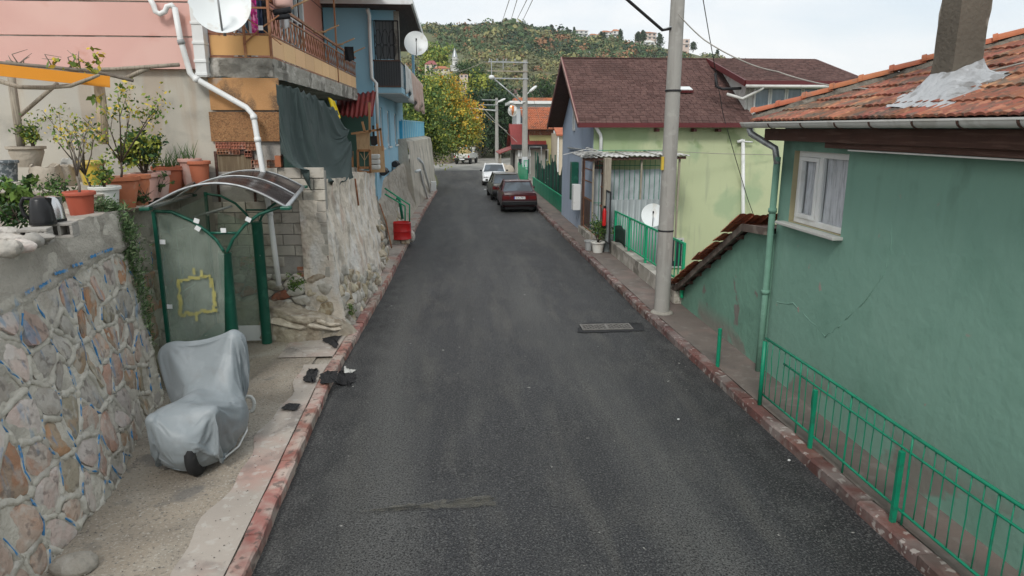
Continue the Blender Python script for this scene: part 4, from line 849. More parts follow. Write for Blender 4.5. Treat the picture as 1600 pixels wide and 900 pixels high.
# yellow house with tile roof
yh = thing('yellow_house', 'yellow house with weathered orange tile roof and brick band under the eaves', 'house', (6,53,0))
m_yel = mat('pale yellow wall', (.50,.47,.22), .85, .06, .6, [], .2, 15, .01)
q = MB(); wall_holes(q, 'y', 52.3, 5.25, 7.05, -2.5, 3.15, [(6.15,6.6,1.35,2.05)], .2); q.quad((5.25,52.3,-2.5),(5.25,57,-2.5),(5.25,57,3.15),(5.25,52.3,3.15)); q.build('wall', m_yel, yh, fix=False)
q = MB(); q.box(5.23,7.06,52.28,52.6,3.15,3.62); q.build('brick_band', m_redbrick, yh)
q = MB(); rect_frame(q, 0, 0, .62, 0, .86, .09, .04); q.v = [(6.07+v[1], 52.24+v[0], 1.27+v[2]) for v in q.v]; f_ = q.build('window', m_white, yh); q = MB(); q.box(6.16,6.6,52.38,52.4,1.36,2.04); q.build('pane', m_pane, f_)
q = MB(); slab4(q, [(4.85,51.7,3.6),(7.35,51.7,3.6),(7.35,56,5.3),(4.85,56,5.3)], .1); q.build('roof_deck', m_wood, yh)
V=[]; F=[]
for r_ in range(12):
    for c_ in range(14):
        x0_ = 4.83+c_*.18; y0_ = 51.62+r_*.36; z0_ = 3.62+(y0_-51.7)*.395; dz = .1+random.uniform(-.02,.02); b = len(V)
        V += [(x0_,y0_,z0_+.05),(x0_+.09,y0_,z0_+dz),(x0_+.18,y0_,z0_+.05),(x0_,y0_+.4,z0_+.13),(x0_+.09,y0_+.4,z0_+.13+dz*.6),(x0_+.18,y0_+.4,z0_+.13),(x0_,y0_,z0_),(x0_+.18,y0_,z0_)]
        F += [(b,b+1,b+4,b+3),(b+1,b+2,b+5,b+4),(b+6,b+7,b+2,b+1),(b+6,b+1,b,b+6)]
F = [f if len(set(f)) == 4 else (f[0],f[1],f[2],f[2]) for f in F]
q = MB(); q.v = V; q.f = [tuple(dict.fromkeys(f)) for f in F]; q.m = [0]*len(q.f); o_ = q.build('roof_tiles', m_tile2, yh); o_['kind'] = 'stuff'
q = MB(); q.box(6.85,7.6,48.3,52,-2.5,3.3); q.build('cream_wing', mat('cream wall', (.55,.47,.36), .85, .05, 1, [], .2, 15, .01), yh)
q = MB(); slab4(q, [(6.7,48,3.25),(8.2,48,3.25),(8.2,52,4.6),(6.7,52,4.6)], .1); q.build('wing_roof', m_tile2, yh)
q = MB(); q.tube([(6.75,48.1,3.2),(8.2,48.1,3.2)],.05,8); q.tube([(6.85,48.2,3.15),(6.85,48.2,-1)],.05,8); q.build('gutter', m_white, yh, smooth=True)
q = MB(); rect_frame(q,0,0,.9,0,2.2,.05,.05); q.v=[(4.95+v[1],49.5+v[0],.2+v[2]) for v in q.v]; q.build('pipe_frame', m_steel, label='bare metal pipe frame standing before the yellow house', cat='frame')
tb = thing('white_terrace_building', 'flat roofed white building with wide roof slab behind the orange tile roof', 'building', (8,76,0))
q = MB(); q.box(6.2,12,75.6,82,-1,6.2); q.build('wall', mat('pale grey wall', (.48,.5,.52), .85, .06, 1, [], .1, 15, .01), tb)
q = MB(); q.box(5.4,12.3,75,82.5,6.2,6.5); q.build('roof_slab', m_white, tb); q = MB(); q.box(6.2,11.8,78,82,6.5,6.95); q.build('roof_ridge', m_tile2, tb)
for k in range(4): q = MB(); q.box(6.6+k*1.3,7.4+k*1.3,75.52,75.59,4.2,5.6); q.build('window', m_pane, tb)
# far cream wall and gate slabs where the street bends
fw = thing('cream_boundary_wall', 'long low cream boundary wall curving away behind the white pickup', 'wall', (0,80,0))
pts = [gz(672,257), gz(700,255.5), gz(716,252), gz(740,248.5), gz(755,245), gz(774,240)]
for i in range(len(pts)-1):
    a_, b_ = pts[i], pts[i+1]
    if (b_-a_).length < .2: continue
    q = MB(); q.beam((a_.x,a_.y,.75),(b_.x,b_.y,.75),.3,1.7); q.build('wall_section', mat('cream block wall %d' % i, (.46,.41,.34) if i > 1 else (.36,.30,.25), .9, .15, .8, [((.25,.2,.16), 1, .5, .7, .6)], .4, 6, .03), fw)
q = MB(); q.grid(lambda u,v: (-4.4+.5*u, 60+.3*u, .1+1.9*v), 6, 1); q.build('white_metal_gate', m_whiteg, label='pale metal gate at the left bend before the cream wall', cat='gate', solid=.05)
# ---------------------------------------------------------------- vehicles
def car(name, label, loc, rz, body, L=4.1, W=1.62, H=1.38, notch=True, plate=None, rear_dark=True, wheelc=None):
    t = thing(name, label, 'car', loc, 0); h = W/2; y0, y1 = -L/2, L/2     # +y is the nose
    belt = .86; paint = mat('%s paint' % name, body, .28, .05, 2, [((.2,.18,.16), 3, .62, .8, .35)], 0, spec=.6)
    M = Matrix.Translation(loc) @ Matrix.Rotation(rz, 4, 'Z')
    def fin(q, nm, m, par=t, **k): q.v = [tuple(M @ Vector(p)) for p in q.v]; return q.build(nm, m, par, **k)
    secs = [(y0,.34,.80,.90),(y0+.06,.28,.88,.97),(y0+.5,.22,.90,1.0),(y0+1.1,.2,.87,1.0),(0,.2,.85,1.0),(y1-1.25,.2,.84,1.0),(y1-.6,.22,.78,.98),(y1-.1,.28,.70,.93),(y1,.36,.60,.86)]
    q = MB(); vs = []
    for (y, zl, zb, k) in secs:
        a = h*k; vs += [(-a*.9,y,zl),(-a*.99,y,zl+.12),(-a,y,zl+(zb-zl)*.55),(-a*.97,y,zb-.08),(-a*.88,y,zb),(0,y,zb+.035),(a*.88,y,zb),(a*.97,y,zb-.08),(a,y,zl+(zb-zl)*.55),(a*.99,y,zl+.12),(a*.9,y,zl)]
    n = 11; q.add(vs, [(i*n+j,i*n+j+1,(i+1)*n+j+1,(i+1)*n+j) for i in range(len(secs)-1) for j in range(n-1)]+[tuple(range(n)),tuple((len(secs)-1)*n+j for j in range(n))]+[(i*n,(i+1)*n,(i+1)*n+n-1,i*n+n-1) for i in range(len(secs)-1)])
    fin(q, 'body', paint, smooth=True, auto=32)
    rb = y0+(.78 if notch else .22); rt = rb+(.50 if notch else .42); fb = y1-1.25; ft = fb-.72; zb = .85; zt = H-.04
    B = [(-h*.9,rb,zb),(h*.9,rb,zb),(h*.9,fb,zb-.01),(-h*.9,fb,zb-.01)]; T_ = [(-h*.72,rt,zt),(h*.72,rt,zt),(h*.72,ft,zt),(-h*.72,ft,zt)]
    q = MB(); q.add([(x*.985,y,z) for x,y,z in B]+[(x*.985,y,z-.01) for x,y,z in T_], [(0,1,5,4),(1,2,6,5),(2,3,7,6),(3,0,4,7)]); fin(q, 'windows', m_pane)
    q = MB(); q.grid(lambda u,v: (-h*.74+h*1.48*u, rt-.05+(ft-rt+.1)*v, zt-.02+.055*math.sin(math.pi*u)*(.4+.6*math.sin(math.pi*v))), 8, 6); q.box(-h*.74,h*.74,rt-.05,ft+.05,zt-.045,zt-.015)
    for i in range(4): q.beam(B[i], T_[i], .075, .06, up=(1,0,0))
    for sx in (-1,1): q.beam((sx*h*.9,(rb+fb)/2-.05,zb),(sx*h*.73,(rt+ft)/2-.03,zt-.02),.06,.04,up=(1,0,0))
    fin(q, 'roof', paint, smooth=True, auto=40)
    tl = mat('%s tail lamp' % name, (.12,.006,.006), .3, .1, 5, [], 0)
    for sx in (-1,1):
        q = MB(); q.box(sx*h*.55 if sx > 0 else -h*.93, h*.93 if sx > 0 else sx*h*.55, y0-.012, y0+.05, .60,.76); fin(q, 'tail_lamp', tl, bevel=.01)
        q = MB(); q.box(*((h*.5,h*.86) if sx > 0 else (-h*.86,-h*.5)), y1-.10, y1+.0, .52,.63); fin(q, 'headlight', m_chrome, bevel=.02)
        q = MB(); q.obox(Matrix.Translation((sx*(h+.07),fb-.25,.92)), .14,.08,.11); fin(q, 'mirror', m_black if not rear_dark else paint, bevel=.02)
        for yy in (y0+.72, y1-.75):
            wt = thing_w = MB(); xw = sx*(h-.09)
            wt.v = []; q = MB(); prof = [(.19,-.085),(.27,-.09),(.295,-.06),(.295,.06),(.27,.09),(.19,.085)]; nn = 20; vs = []
            for (r_, o_) in prof:
                for j in range(nn): a = 2*math.pi*j/nn; vs.append((xw+o_, yy+r_*math.cos(a), .295+r_*math.sin(a)))
            q.add(vs, [(i*nn+j,i*nn+(j+1)%nn,(i+1)*nn+(j+1)%nn,(i+1)*nn+j) for i in range(5) for j in range(nn)]); wo = fin(q, 'wheel', m_rubber, smooth=True)
            q = MB(); vs = [(xw+sx*.06, yy+.19*math.cos(2*math.pi*j/nn), .295+.19*math.sin(2*math.pi*j/nn)) for j in range(nn)]+[(xw+sx*.045,yy,.295)]; q.add(vs, [(j,(j+1)%nn,nn) for j in range(nn)]); fin(q, 'rim', m_grey, wo)
            q = MB(); vs = [(xw+sx*.093, yy+.35*math.cos(math.pi*j/12), .295+.35*math.sin(math.pi*j/12)) for j in range(13)]; vs += [(xw-sx*.1,y,z) for x,y,z in vs]
            q.add(vs, [(j,j+1,14+j,13+j) for j in range(12)]+[tuple(range(13))]); fin(q, 'wheel_arch', m_black, solid=.004)
    q = MB(); q.box(-h*.97,h*.97,y0-.09,y0+.05,.36,.54); fin(q, 'rear_bumper', m_black if rear_dark else paint, bevel=.03)
    q = MB(); q.box(-h*.95,h*.95,y1-.12,y1+.06,.30,.46); fin(q, 'front_bumper', m_black if rear_dark else paint, bevel=.04)
    q = MB(); q.box(-h*.35,h*.35,y1-.06,y1+.012,.50,.58); fin(q, 'grille', m_black, bevel=.01)
    q = MB(); q.box(-h*.8,h*.8,y0+.1,y1-.1,.16,.3); fin(q, 'underbody', m_black)
    if plate:
        yp = y0-.02; q = MB(); q.box(-.25,.25,yp-.012,yp,.62,.73); po = fin(q, 'number_plate', m_sticker)
        cu = bpy.data.curves.new('plate_text', 'FONT'); cu.body = plate; cu.size = .105; cu.align_x = 'CENTER'; cu.align_y = 'CENTER'; cu.extrude = .001
        to = bpy.data.objects.new('plate_text', cu); C.objects.link(to); to.parent = po; cu.materials.append(m_wire)
        cu_me = None; to.matrix_basis = INV[po.name] @ M @ Matrix.Translation((.02,yp-.016,.675)) @ Matrix.Rotation(math.pi/2,4,'X')
        bpy.context.view_layer.update(); pm_ = bpy.data.meshes.new_from_object(to); pt_ = bpy.data.objects.new('plate_text', pm_); C.objects.link(pt_); pt_.parent = po; pt_.matrix_basis = to.matrix_basis.copy(); bpy.data.objects.remove(to)
        q = MB(); q.box(-.25,-.21,yp-.015,yp-.012,.62,.73); fin(q, 'plate_band', mat('plate blue', (.02,.06,.4), .5, 0, 1, [], 0), po)
        q = MB(); q.box(-h*.5,h*.5,yp+.002,yp+.01,.60,.77); fin(q, 'plate_recess', tl)
    return t, M, fin
car('maroon_sedan', 'dark maroon boxy sedan seen from behind, nearest of the parked cars', (2.62,32.4,0), 0, (.05,.007,.011), 4.15,1.62,1.36, True, '16 K 7971')
car('grey_hatchback', 'dusty grey brown car parked just ahead of the maroon sedan', (2.35,37.4,0), R(2), (.07,.072,.062), 3.9,1.62,1.40, False, None)
car('white_sedan', 'white sedan facing the camera, farthest of the three parked cars', (2.3,47.0,0), R(178), (.78,.79,.80), 4.1,1.62,1.36, True, None, rear_dark=False)
pk = thing('white_pickup', 'old white pickup with a yellowish load parked by the far cream wall', 'pickup truck', (.75,74.6,0))
Mk = Matrix.Translation((.75,74.6,0)) @ Matrix.Rotation(R(-14),4,'Z')
def pfin(q, nm, m, par=pk, **k): q.v = [tuple(Mk @ Vector(p)) for p in q.v]; return q.build(nm, m, par, **k)
m_pkw = mat('pickup paint', (.62,.62,.58), .4, .06, 2, [((.3,.27,.22), 3, .6, .75, .5)], 0)
q = MB(); q.box(-.85,.85,-2.2,-.1,.62,.68); q.box(-.85,-.80,-2.2,-.1,.68,1.12); q.box(.8,.85,-2.2,-.1,.68,1.12); q.box(-.8,.8,-.15,-.1,.68,1.12); pfin(q, 'cargo_bed', m_pkw, bevel=.01)
q = MB(); q.box(-.83,.83,-2.26,-2.203,.66,1.08); pfin(q, 'tailgate', m_pkw, bevel=.02)
q = MB(); q.extr([(-.05,.5),(1.9,.5),(1.95,.95),(1.0,1.05),(.7,1.62),(.05,1.66)], 'x', -.82, .82); pfin(q, 'cab', m_pkw, bevel=.05)
q = MB(); q.box(-.62,.62,-.085,-.055,1.16,1.55); pfin(q, 'rear_window', m_pane)
q = MB(); q.box(.822,.83,.15,.75,1.1,1.5); pfin(q, 'side_window', m_pane)
q = MB(); q.box(-.84,.84,-2.34,-2.1,.42,.60); pfin(q, 'bumper', m_black, bevel=.02)
q = MB(); q.box(-.3,.3,-2.36,-2.345,.46,.58); pfin(q, 'number_plate', m_sticker)
for sx in (-1,1):
    for yy in (-1.5,1.2): q = MB(); q.tube([(sx*.62,yy,.32),(sx*.84,yy,.32)], .32, 18); pfin(q, 'wheel', m_rubber, smooth=True, auto=40)
    q = MB(); q.box(*((.66,.82) if sx > 0 else (-.82,-.66)), -2.29,-2.262,.70,.9); pfin(q, 'tail_lamp', m_drum)
q = MB()
q.grid(lambda u,v: (.62*math.cos(2*math.pi*u)*math.sin(math.pi*v)*(1+.3*noise.noise(Vector((math.cos(6.28*u)*2,math.sin(6.28*u)*2,v*5)))), -1.1+.8*math.sin(2*math.pi*u)*math.sin(math.pi*v), 1.15+.42*math.cos(math.pi*v)), 18, 10); q.v = [tuple(Mk @ Vector(p)) for p in q.v]
q.build('sack_load', mat('tan load', (.45,.34,.15), .85, .15, 3, [], .5, 9, .04), label='yellowish tan load heaped in the bed of the white pickup', cat='load', smooth=True)
# ---------------------------------------------------------------- foliage helpers
def leaf_cloud(centers, rad, per, size, nm, nclass, cls=None, flat=.8):
    k = len(centers); P = np.repeat(centers, per, 0)+rng.normal(size=(k*per,3))*np.repeat(rad, per)[:,None]*np.array([1,1,flat])*.5
    n = len(P); a = rng.normal(size=(n,3)); a /= np.linalg.norm(a,axis=1)[:,None]; b = rng.normal(size=(n,3)); b -= (b*a).sum(1)[:,None]*a; b /= np.linalg.norm(b,axis=1)[:,None]
    s = size*rng.uniform(.6,1.4,n)[:,None]
    V = np.stack([P-a*s, P+b*s*.5, P+a*s, P-b*s*.5],1).reshape(-1,3); F = np.arange(4*n).reshape(-1,4)
    if cls is None: mi = rng.integers(0,nclass,n)
    else: mi = np.where(rng.random(n) < .75, np.repeat(cls,per), rng.integers(0,nclass,n))
    return V, F, mi
def tree(name, label, base, crowns, nclump, per, size, mats, clsf=None, trunk_r=.15, group=None, clr=.6, limbs=9, trunk_to=None):
    t = thing(name, label, 'tree', base, 0, group); base = Vector(base)
    cs = []; vol = [c[1][0]*c[1][1]*c[1][2] for c in crowns]; tot = sum(vol)
    for (c, r_), v in zip(crowns, vol):
        k = max(3, int(nclump*v/tot)); d = rng.normal(size=(k,3)); d /= np.linalg.norm(d,axis=1)[:,None]; rr = rng.random(k)**(.45); cs.append(np.array(c)+d*rr[:,None]*np.array(r_)*(1+.18*rng.normal(size=(k,1))*(rr[:,None] > .7)))
    cs = np.concatenate(cs); cls = rng.integers(0,len(mats),len(cs)) if clsf is None else np.array([clsf(p) for p in cs])
    V, F, mi = leaf_cloud(cs, np.full(len(cs),clr)*rng.uniform(.6,1.3,len(cs)), per, size, name, len(mats), cls)
    mesh_np('crown', V, F, mats, mi, parent=t)
    q = MB(); top = Vector(trunk_to) if trunk_to else Vector(cs.mean(0)); q.tube([base+Vector((0,0,-.3)), base.lerp(top,.35)+Vector((random.uniform(-.1,.1),0,0)), base.lerp(top,.7), top], [trunk_r*1.2,trunk_r,trunk_r*.7,trunk_r*.3], 8)
    for i in range(limbs):
        e = Vector(cs[rng.integers(0,len(cs))]); s_ = base.lerp(top, random.uniform(.3,.8)); m_ = s_.lerp(e,.5)+Vector((0,0,.08*(e-s_).length)); q.tube([s_,m_,e], [trunk_r*.42,trunk_r*.25,trunk_r*.08], 6)
    q.build('trunk', m_bark, t, smooth=True); return t
tg = [mat('tree leaf green', (.10,.17,.04), .6, .25, 3, [], 0), mat('tree leaf light', (.18,.25,.06), .6, .25, 3, [], 0), m_leaf[0]]
tree('green_tree', 'leafy green tree rising behind the light blue balcony fence', (-3.4,44.5,0), [((-2.7,45.5,5.3),(1.5,1.6,1.9)),((-2.0,46,3.6),(1.5,1.5,1.6)),((-3.4,46,3.2),(1.3,1.5,1.5)),((-1.5,46.5,2.3),(1.0,1.2,.9))], 420, 34, .095, tg+[m_leafy[2]], trunk_r=.16, clr=.55)
def ycls(p):
    e = (p[0]+1)/2.2+ (p[2]-5)/4
    r_ = random.random()
    if e > .9: return 4 if r_ < .5 else 3
    if e > .2: return 3 if r_ < .45 else (2 if r_ < .85 else 1)
    return [0,1,1,2][int(r_*4)]
tree('autumn_tree', 'large tree turning yellow and orange at its crown beyond the light blue fence', (-3.7,62,0), [((-1.4,60,6.6),(1.6,1.8,1.8)),((-2.3,60,4.2),(1.7,2,2.2)),((-.3,60,4.4),(1.9,2,2.2)),((.9,60,3.6),(1.0,1.4,1.7)),((-1.0,60,2.6),(2.4,1.8,1.1))], 820, 34, .105, [tg[0],tg[1],m_leafy[2],m_leafy[0],m_leafy[1]], clsf=ycls, trunk_r=.22, clr=.65)
tree('dark_tree', 'dark evergreen tree standing right of the orange foliage behind the slender pole', (5,88,0), [((4.6,88,5.2),(2.4,2.4,3.6)),((6.8,90,4.2),(2.2,2,3.2)),((3.4,86,2.6),(1.5,1.5,1.7))], 380, 26, .22, m_dleaf+[m_leaf[2]], trunk_r=.25, clr=1.0)
tree('dark_tree', 'dark evergreen tree in front of the white terrace building', (8.6,90,0), [((8.2,90,4.0),(2.0,2,2.8)),((9.4,92,6.0),(1.8,1.6,2.0))], 220, 26, .22, m_dleaf+[m_leaf[2]], trunk_r=.25, clr=1.0)
tree('olive_tree', 'rounded bronze green tree left of the cross arms', (3.6,118,2), [((3.8,118,9.2),(2.7,2.5,3.1))], 200, 24, .26, [m_leaf[2],m_leafy[2],m_leafy[2],m_leaf[0]], trunk_r=.2, clr=1.0)
tree('yellow_green_tree', 'bright yellow green tree above the red roofed far house left of the minaret', tuple(aty(680,112,190)), [(tuple(aty(681,90,190)),(3.4,3,3.2)),(tuple(aty(676,98,188)),(3,3,3))], 170, 24, .42, [m_leaf[1],m_leafy[2]], trunk_r=.3, clr=1.6)
for (px,py,Y_,r_,lab) in ((664,140,80,2.4,'dark green tree beside the blue house roof corner below the far houses'),(732,118,135,2.8,'dark tree right of the minaret below the hillside'),(742,158,95,1.6,'low dark tree above the white roofed shed'),(850,140,140,2.8,'dark green tree directly behind the cross arm pole'),(772,200,92,1.9,'grey green tree behind the slender pole')):
    c_ = aty(px,py,Y_); tree('background_tree', lab, (c_.x,c_.y,max(0,c_.z-r_*2)), [((c_.x,c_.y,c_.z),(r_,r_,r_))], 110, 24, .035*r_+.1, [m_leaf[2],m_leaf[0],m_dleaf[0]], trunk_r=.2, group='trees between the street and the hill', clr=r_*.4)
# hillside
tabx = []
def scat(n, y0, y1, px0, px1):
    out_ = []
    while len(out_) < n:
        y = y0+(y1-y0)*random.random()**.85; px = random.uniform(px0,px1); az = math.atan((px-800)/1067)+YAW; x = y*math.tan(az)
        out_.append((x,y,hill(x,y),px))
    return out_
m_hill = [mat('scrub olive', (.16,.165,.085), .9, .25, .2, [], 0), mat('scrub green', (.075,.125,.055), .9, .25, .2, [], 0), mat('scrub dark', (.035,.065,.038), .9, .25, .2, [], 0), mat('scrub rust', (.30,.16,.085), .9, .25, .2, [], 0), mat('scrub yellow', (.27,.26,.11), .9, .25, .2, [], 0)]
P_ = scat(9000, 98, RIDGE_Y+14, 540, 1420)
cs = np.array([(x,y,z+.1+y*.0008) for x,y,z,px in P_]); 
def hcls(x, y):
    v = noise.noise(Vector((x*.03,y*.016,3)))*1.5; u = random.random(); v2 = noise.noise(Vector((x*.06,y*.03,9)))
    if u < .04+.5*max(0,v2-.12): return 3
    if u < .15: return 4
    if v > .12: return 2 if u < .7 else 1
    if v < -.35: return 0 if u < .7 else 4
    return 0 if u < .4 else 1
cl = np.array([hcls(x,y) for x,y,z,px in P_]); keep = np.array([noise.noise(Vector((x*.03,y*.02,20))) > -.5 and not (y > 335 and 890 < px < 1085) and not (150 < y < 262 and 695 < px < 728) for x,y,z,px in P_])
cs = cs[keep]; cl = cl[keep]
big = rng.random(len(cs)) < .06
def crowns(cs, rad, per, size, cls, ncl):
    k = len(cs); n = k*per; d = rng.normal(size=(n,3)); d[:,2] = np.abs(d[:,2])*1.1-.25; d /= np.linalg.norm(d,axis=1)[:,None]; R_ = np.repeat(rad,per)[:,None]
    lump = 1+.22*np.sin(d[:,0]*7+np.repeat(rng.random(k)*6,per))[:,None]*np.cos(d[:,1]*6)[:,None]
    P = np.repeat(cs,per,0)+d*R_*lump*np.array([1,1,.85])*rng.uniform(.82,1.05,(n,1))
    nrm = d+rng.normal(size=(n,3))*.38; a = np.cross(nrm, rng.normal(size=(n,3))); a /= np.linalg.norm(a,axis=1)[:,None]; b = np.cross(nrm,a); b /= np.linalg.norm(b,axis=1)[:,None]; s = size*R_*rng.uniform(.6,1.3,(n,1))
    V = np.stack([P-a*s,P-b*s*.8,P+a*s,P+b*s*.8],1).reshape(-1,3); F = np.arange(4*n).reshape(-1,4); mi = np.where(rng.random(n) < .88, np.repeat(cls,per), rng.integers(0,ncl,n)); return V, F, mi
V, F, mi = crowns(cs, (1+.9*big)*(0.6+cs[:,1]*.0030)*rng.lognormal(0,.3,len(cs)), 40, .22, cl, 5)
o = mesh_np('hillside_scrub', V, F, m_hill, mi); tag(o, 'dense autumn scrub and trees covering the far hillside', 'scrub', kind='stuff')
CYL = ['tall dark cypress on the skyline directly above the cross arms','broad dark conifer low on the slope above the cross arm pole','leftmost of three thin cypresses in a row on the ridge','middle one of three thin cypresses in a row on the ridge','rightmost of three thin cypresses in a row on the ridge','biggest dark conifer on the ridge, just left of the hilltop houses','dark conifer in front of the leftmost hilltop house','thin cypress poking above the leftmost hilltop house','dark conifer at the left wall of the hilltop apartment block','small dark conifer before the hilltop apartment block','dark conifer at the right end of the stepped hilltop block','dark conifer left of the pink hilltop villa','lone tree standing on the bare top of the hill','bushy conifer before the pink hilltop villa','reddish green conifer right of the flat topped pink building','wide dark conifer halfway down the slope','bushy dark conifer touching the tall concrete pole','rightmost conifer of the ridge above the dormer roof']
for i,(px,yt,yb,w_) in enumerate(((831,38,56,6),(812,52,68,8),(843,44,54,3),(850,42,54,3),(854,41,54,3),(861,39,58,8),(884,48,64,5),(897,43,54,2.5),(939,50,62,4),(944,51,62,4),(969,46,61,5),(997,50,62,7),(790,29,40,7),(1004,48,62,8),(1083,66,76,6),(835,54,72,8),(1030,52,70,9),(1120,78,92,4))):
    Y_ = RIDGE_Y-6 if yb < 60 else RIDGE_Y-40; a_ = aty(px,yb,Y_); b_ = aty(px,yt,Y_); h_ = b_.z-a_.z; r_ = w_*Y_/1067*.5
    k = 26; cc = np.array([(a_.x+random.gauss(0,.3*r_*(1-j/k)+.1), a_.y+random.gauss(0,.3*r_), a_.z+h_*(j+.5)/k) for j in range(k)])
    t = thing('cypress_tree', CYL[i], 'tree', tuple(a_), 0, 'conifers along the ridge')
    V, F, mi = leaf_cloud(cc, np.array([max(.3, r_*1.5*(1-j/k)**.6) for j in range(k)]), 26, .5, 'c', 2); mesh_np('crown', V, F, m_dleaf, mi, parent=t)
    q = MB(); q.tube([a_-Vector((0,0,2)), a_+Vector((0,0,h_*.7))], [.25,.06], 6); q.build('trunk', m_bark, t)
# far buildings
m_fw = [mat('far white wall', (.62,.62,.6), .85, .04, .3, [], 0), mat('far pink wall', (.6,.48,.42), .85, .04, .3, [], 0), mat('far cream wall', (.6,.54,.42), .85, .04, .3, [], 0)]
def farb(name, label, px0, px1, yt, yb, Y_, wm, roof, storeys=2, nwin=4, roofh=.25, depth=10):
    a_ = aty(px0,yb,Y_); b_ = aty(px1,yt,Y_); t = thing(name, label, 'building', ((a_.x+b_.x)/2,Y_+depth/2,a_.z)); h_ = b_.z-a_.z; z1 = b_.z-h_*roofh if roof else b_.z
    q = MB(); q.box(a_.x,b_.x,Y_,Y_+depth,a_.z-6,z1); q.build('wall', wm, t)
    if roof:
        o_ = .05*(b_.x-a_.x); xm0, xm1 = a_.x+(b_.x-a_.x)*.3, a_.x+(b_.x-a_.x)*.7
        q = MB(); q.add([(a_.x-o_,Y_-o_,z1),(b_.x+o_,Y_-o_,z1),(b_.x+o_,Y_+depth,z1),(a_.x-o_,Y_+depth,z1),(xm0,Y_+depth/2,b_.z),(xm1,Y_+depth/2,b_.z)], [(0,1,5,4),(1,2,5),(2,3,4,5),(3,0,4),(3,2,1,0)]); q.build('roof', roof, t)
    sh_ = (z1-a_.z)/storeys; ww = (b_.x-a_.x)/nwin
    for s_ in range(storeys):
        for k in range(nwin):
            q = MB(); x0_ = a_.x+ww*(k+.28); q.box(x0_,x0_+ww*.44,Y_-.06,Y_+.01,a_.z+sh_*(s_+.3),a_.z+sh_*(s_+.75)); q.build('window', m_pane, t)
        if s_: q = MB(); q.box(a_.x,b_.x,Y_-.5,Y_-.0,a_.z+sh_*s_-.12,a_.z+sh_*s_+.1); q.build('balcony_slab', m_fw[0], t)
    return t
farb('hilltop_house','white hilltop house with pale roof, leftmost of the ridge houses',898,919,45,57,RIDGE_Y-8,m_fw[0],m_fw[1],2,3)
farb('hilltop_house','low brown roofed hilltop house between two white ones',921,936,51,58,RIDGE_Y-8,m_fw[2],m_tile2,1,3,.5)
farb('hilltop_apartments','three storey white hilltop apartment block with red roof',939,957,46,63,RIDGE_Y-8,m_fw[0],m_tile2,3,3)
farb('hilltop_apartments','stepped white hilltop block with brown roof beside the apartment block',957,971,44,62,RIDGE_Y-4,m_fw[0],m_tile2,3,2)
farb('hilltop_villa','pink hilltop villa left of the tall concrete pole',998,1026,48,62,RIDGE_Y-8,m_fw[1],m_tile2,2,4)
farb('hilltop_villa','small white hilltop bungalow below the pink villa',1007,1024,61,71,RIDGE_Y-25,m_fw[0],m_fw[0],1,2,.5)
farb('hilltop_tower_house','pinkish flat topped hilltop building just right of the tall concrete pole',1059,1078,61,76,RIDGE_Y-8,m_fw[1],None,2,2)
farb('hillside_house','white terraced house low on the hillside above the brown shingle roof',898,912,77,86,275,m_fw[0],m_shing,1,3,.5)
farb('hillside_house','white flat roofed house halfway up the hillside above the brown shingle roof',911,927,80,90,272,m_fw[0],None,1,3)
farb('red_roofed_farmhouse','cream house with dark red gable roof left of the minaret',664,682,91,110,150,m_fw[2],m_redroof,1,2,.5)
farb('orange_roofed_house','long low house with faded orange roof left of the minaret',678,702,100,112,145,m_fw[2],m_tile2,1,3,.6)
farb('pink_lowhouse','pinkish low house right of the orange tree top',718,731,112,122,130,m_fw[1],m_tile2,1,2,.4)
farb('brown_roofed_house','brown roofed house above the white terrace building',794,818,137,150,140,m_fw[2],m_shing,1,3,.65)
farb('white_roofed_shed','white roofed shed between the autumn tree and the olive tree',738,757,147,160,100,m_fw[0],m_dish,1,2,.45)
farb('red_tiled_house','low red tiled house right of the white terrace building',864,874,155,168,92,m_fw[0],m_tile2,1,1,.5)
mn = thing('minaret', 'slim white mosque minaret with pointed cap at the foot of the hill', 'minaret', tuple(aty(711,112,212)))
a_ = aty(711,112,212); b_ = aty(711,75,212); h_ = b_.z-a_.z
q = MB(); q.lathe((a_.x,a_.y,a_.z), [(1.3,-6),(1.25,h_*.22)], 12); q.lathe((a_.x,a_.y,a_.z), [(.8,h_*.22),(.72,h_*.62)], 12); q.build('shaft', m_fw[0], mn, smooth=True, auto=40)
q = MB(); q.lathe((a_.x,a_.y,a_.z), [(1.2,h_*.12),(1.5,h_*.2),(1.55,h_*.27),(.7,h_*.28)], 12); q.build('balcony', m_fw[0], mn, smooth=True, auto=40); q = MB(); q.lathe((a_.x,a_.y,a_.z), [(.7,h_*.44),(1.1,h_*.5),(1.15,h_*.55),(.7,h_*.56)], 12); q.build('balcony', m_fw[0], mn, smooth=True, auto=40)
q = MB(); q.lathe((a_.x,a_.y,a_.z), [(.85,h_*.62),(.45,h_*.82),(.04,h_)], 12); q.build('spire', m_steel, mn, smooth=True, auto=40)
q = MB(); pr_ = None
for (px,py) in ((700,41),(715,45),(735,50),(758,55),(785,60)):
    v = aty(px,py+1,RIDGE_Y-22); 
    if pr_ is not None: q.quad(pr_, v, v+Vector((0,0,-2.2)), pr_+Vector((0,0,-2.2)))
    pr_ = v
q.build('hill_road_wall', mat('hill road wall', (.36,.34,.31), .9, .1, .1, [], 0), label='pale retaining wall of a road crossing near the top of the hill', cat='retaining wall', solid=.5)
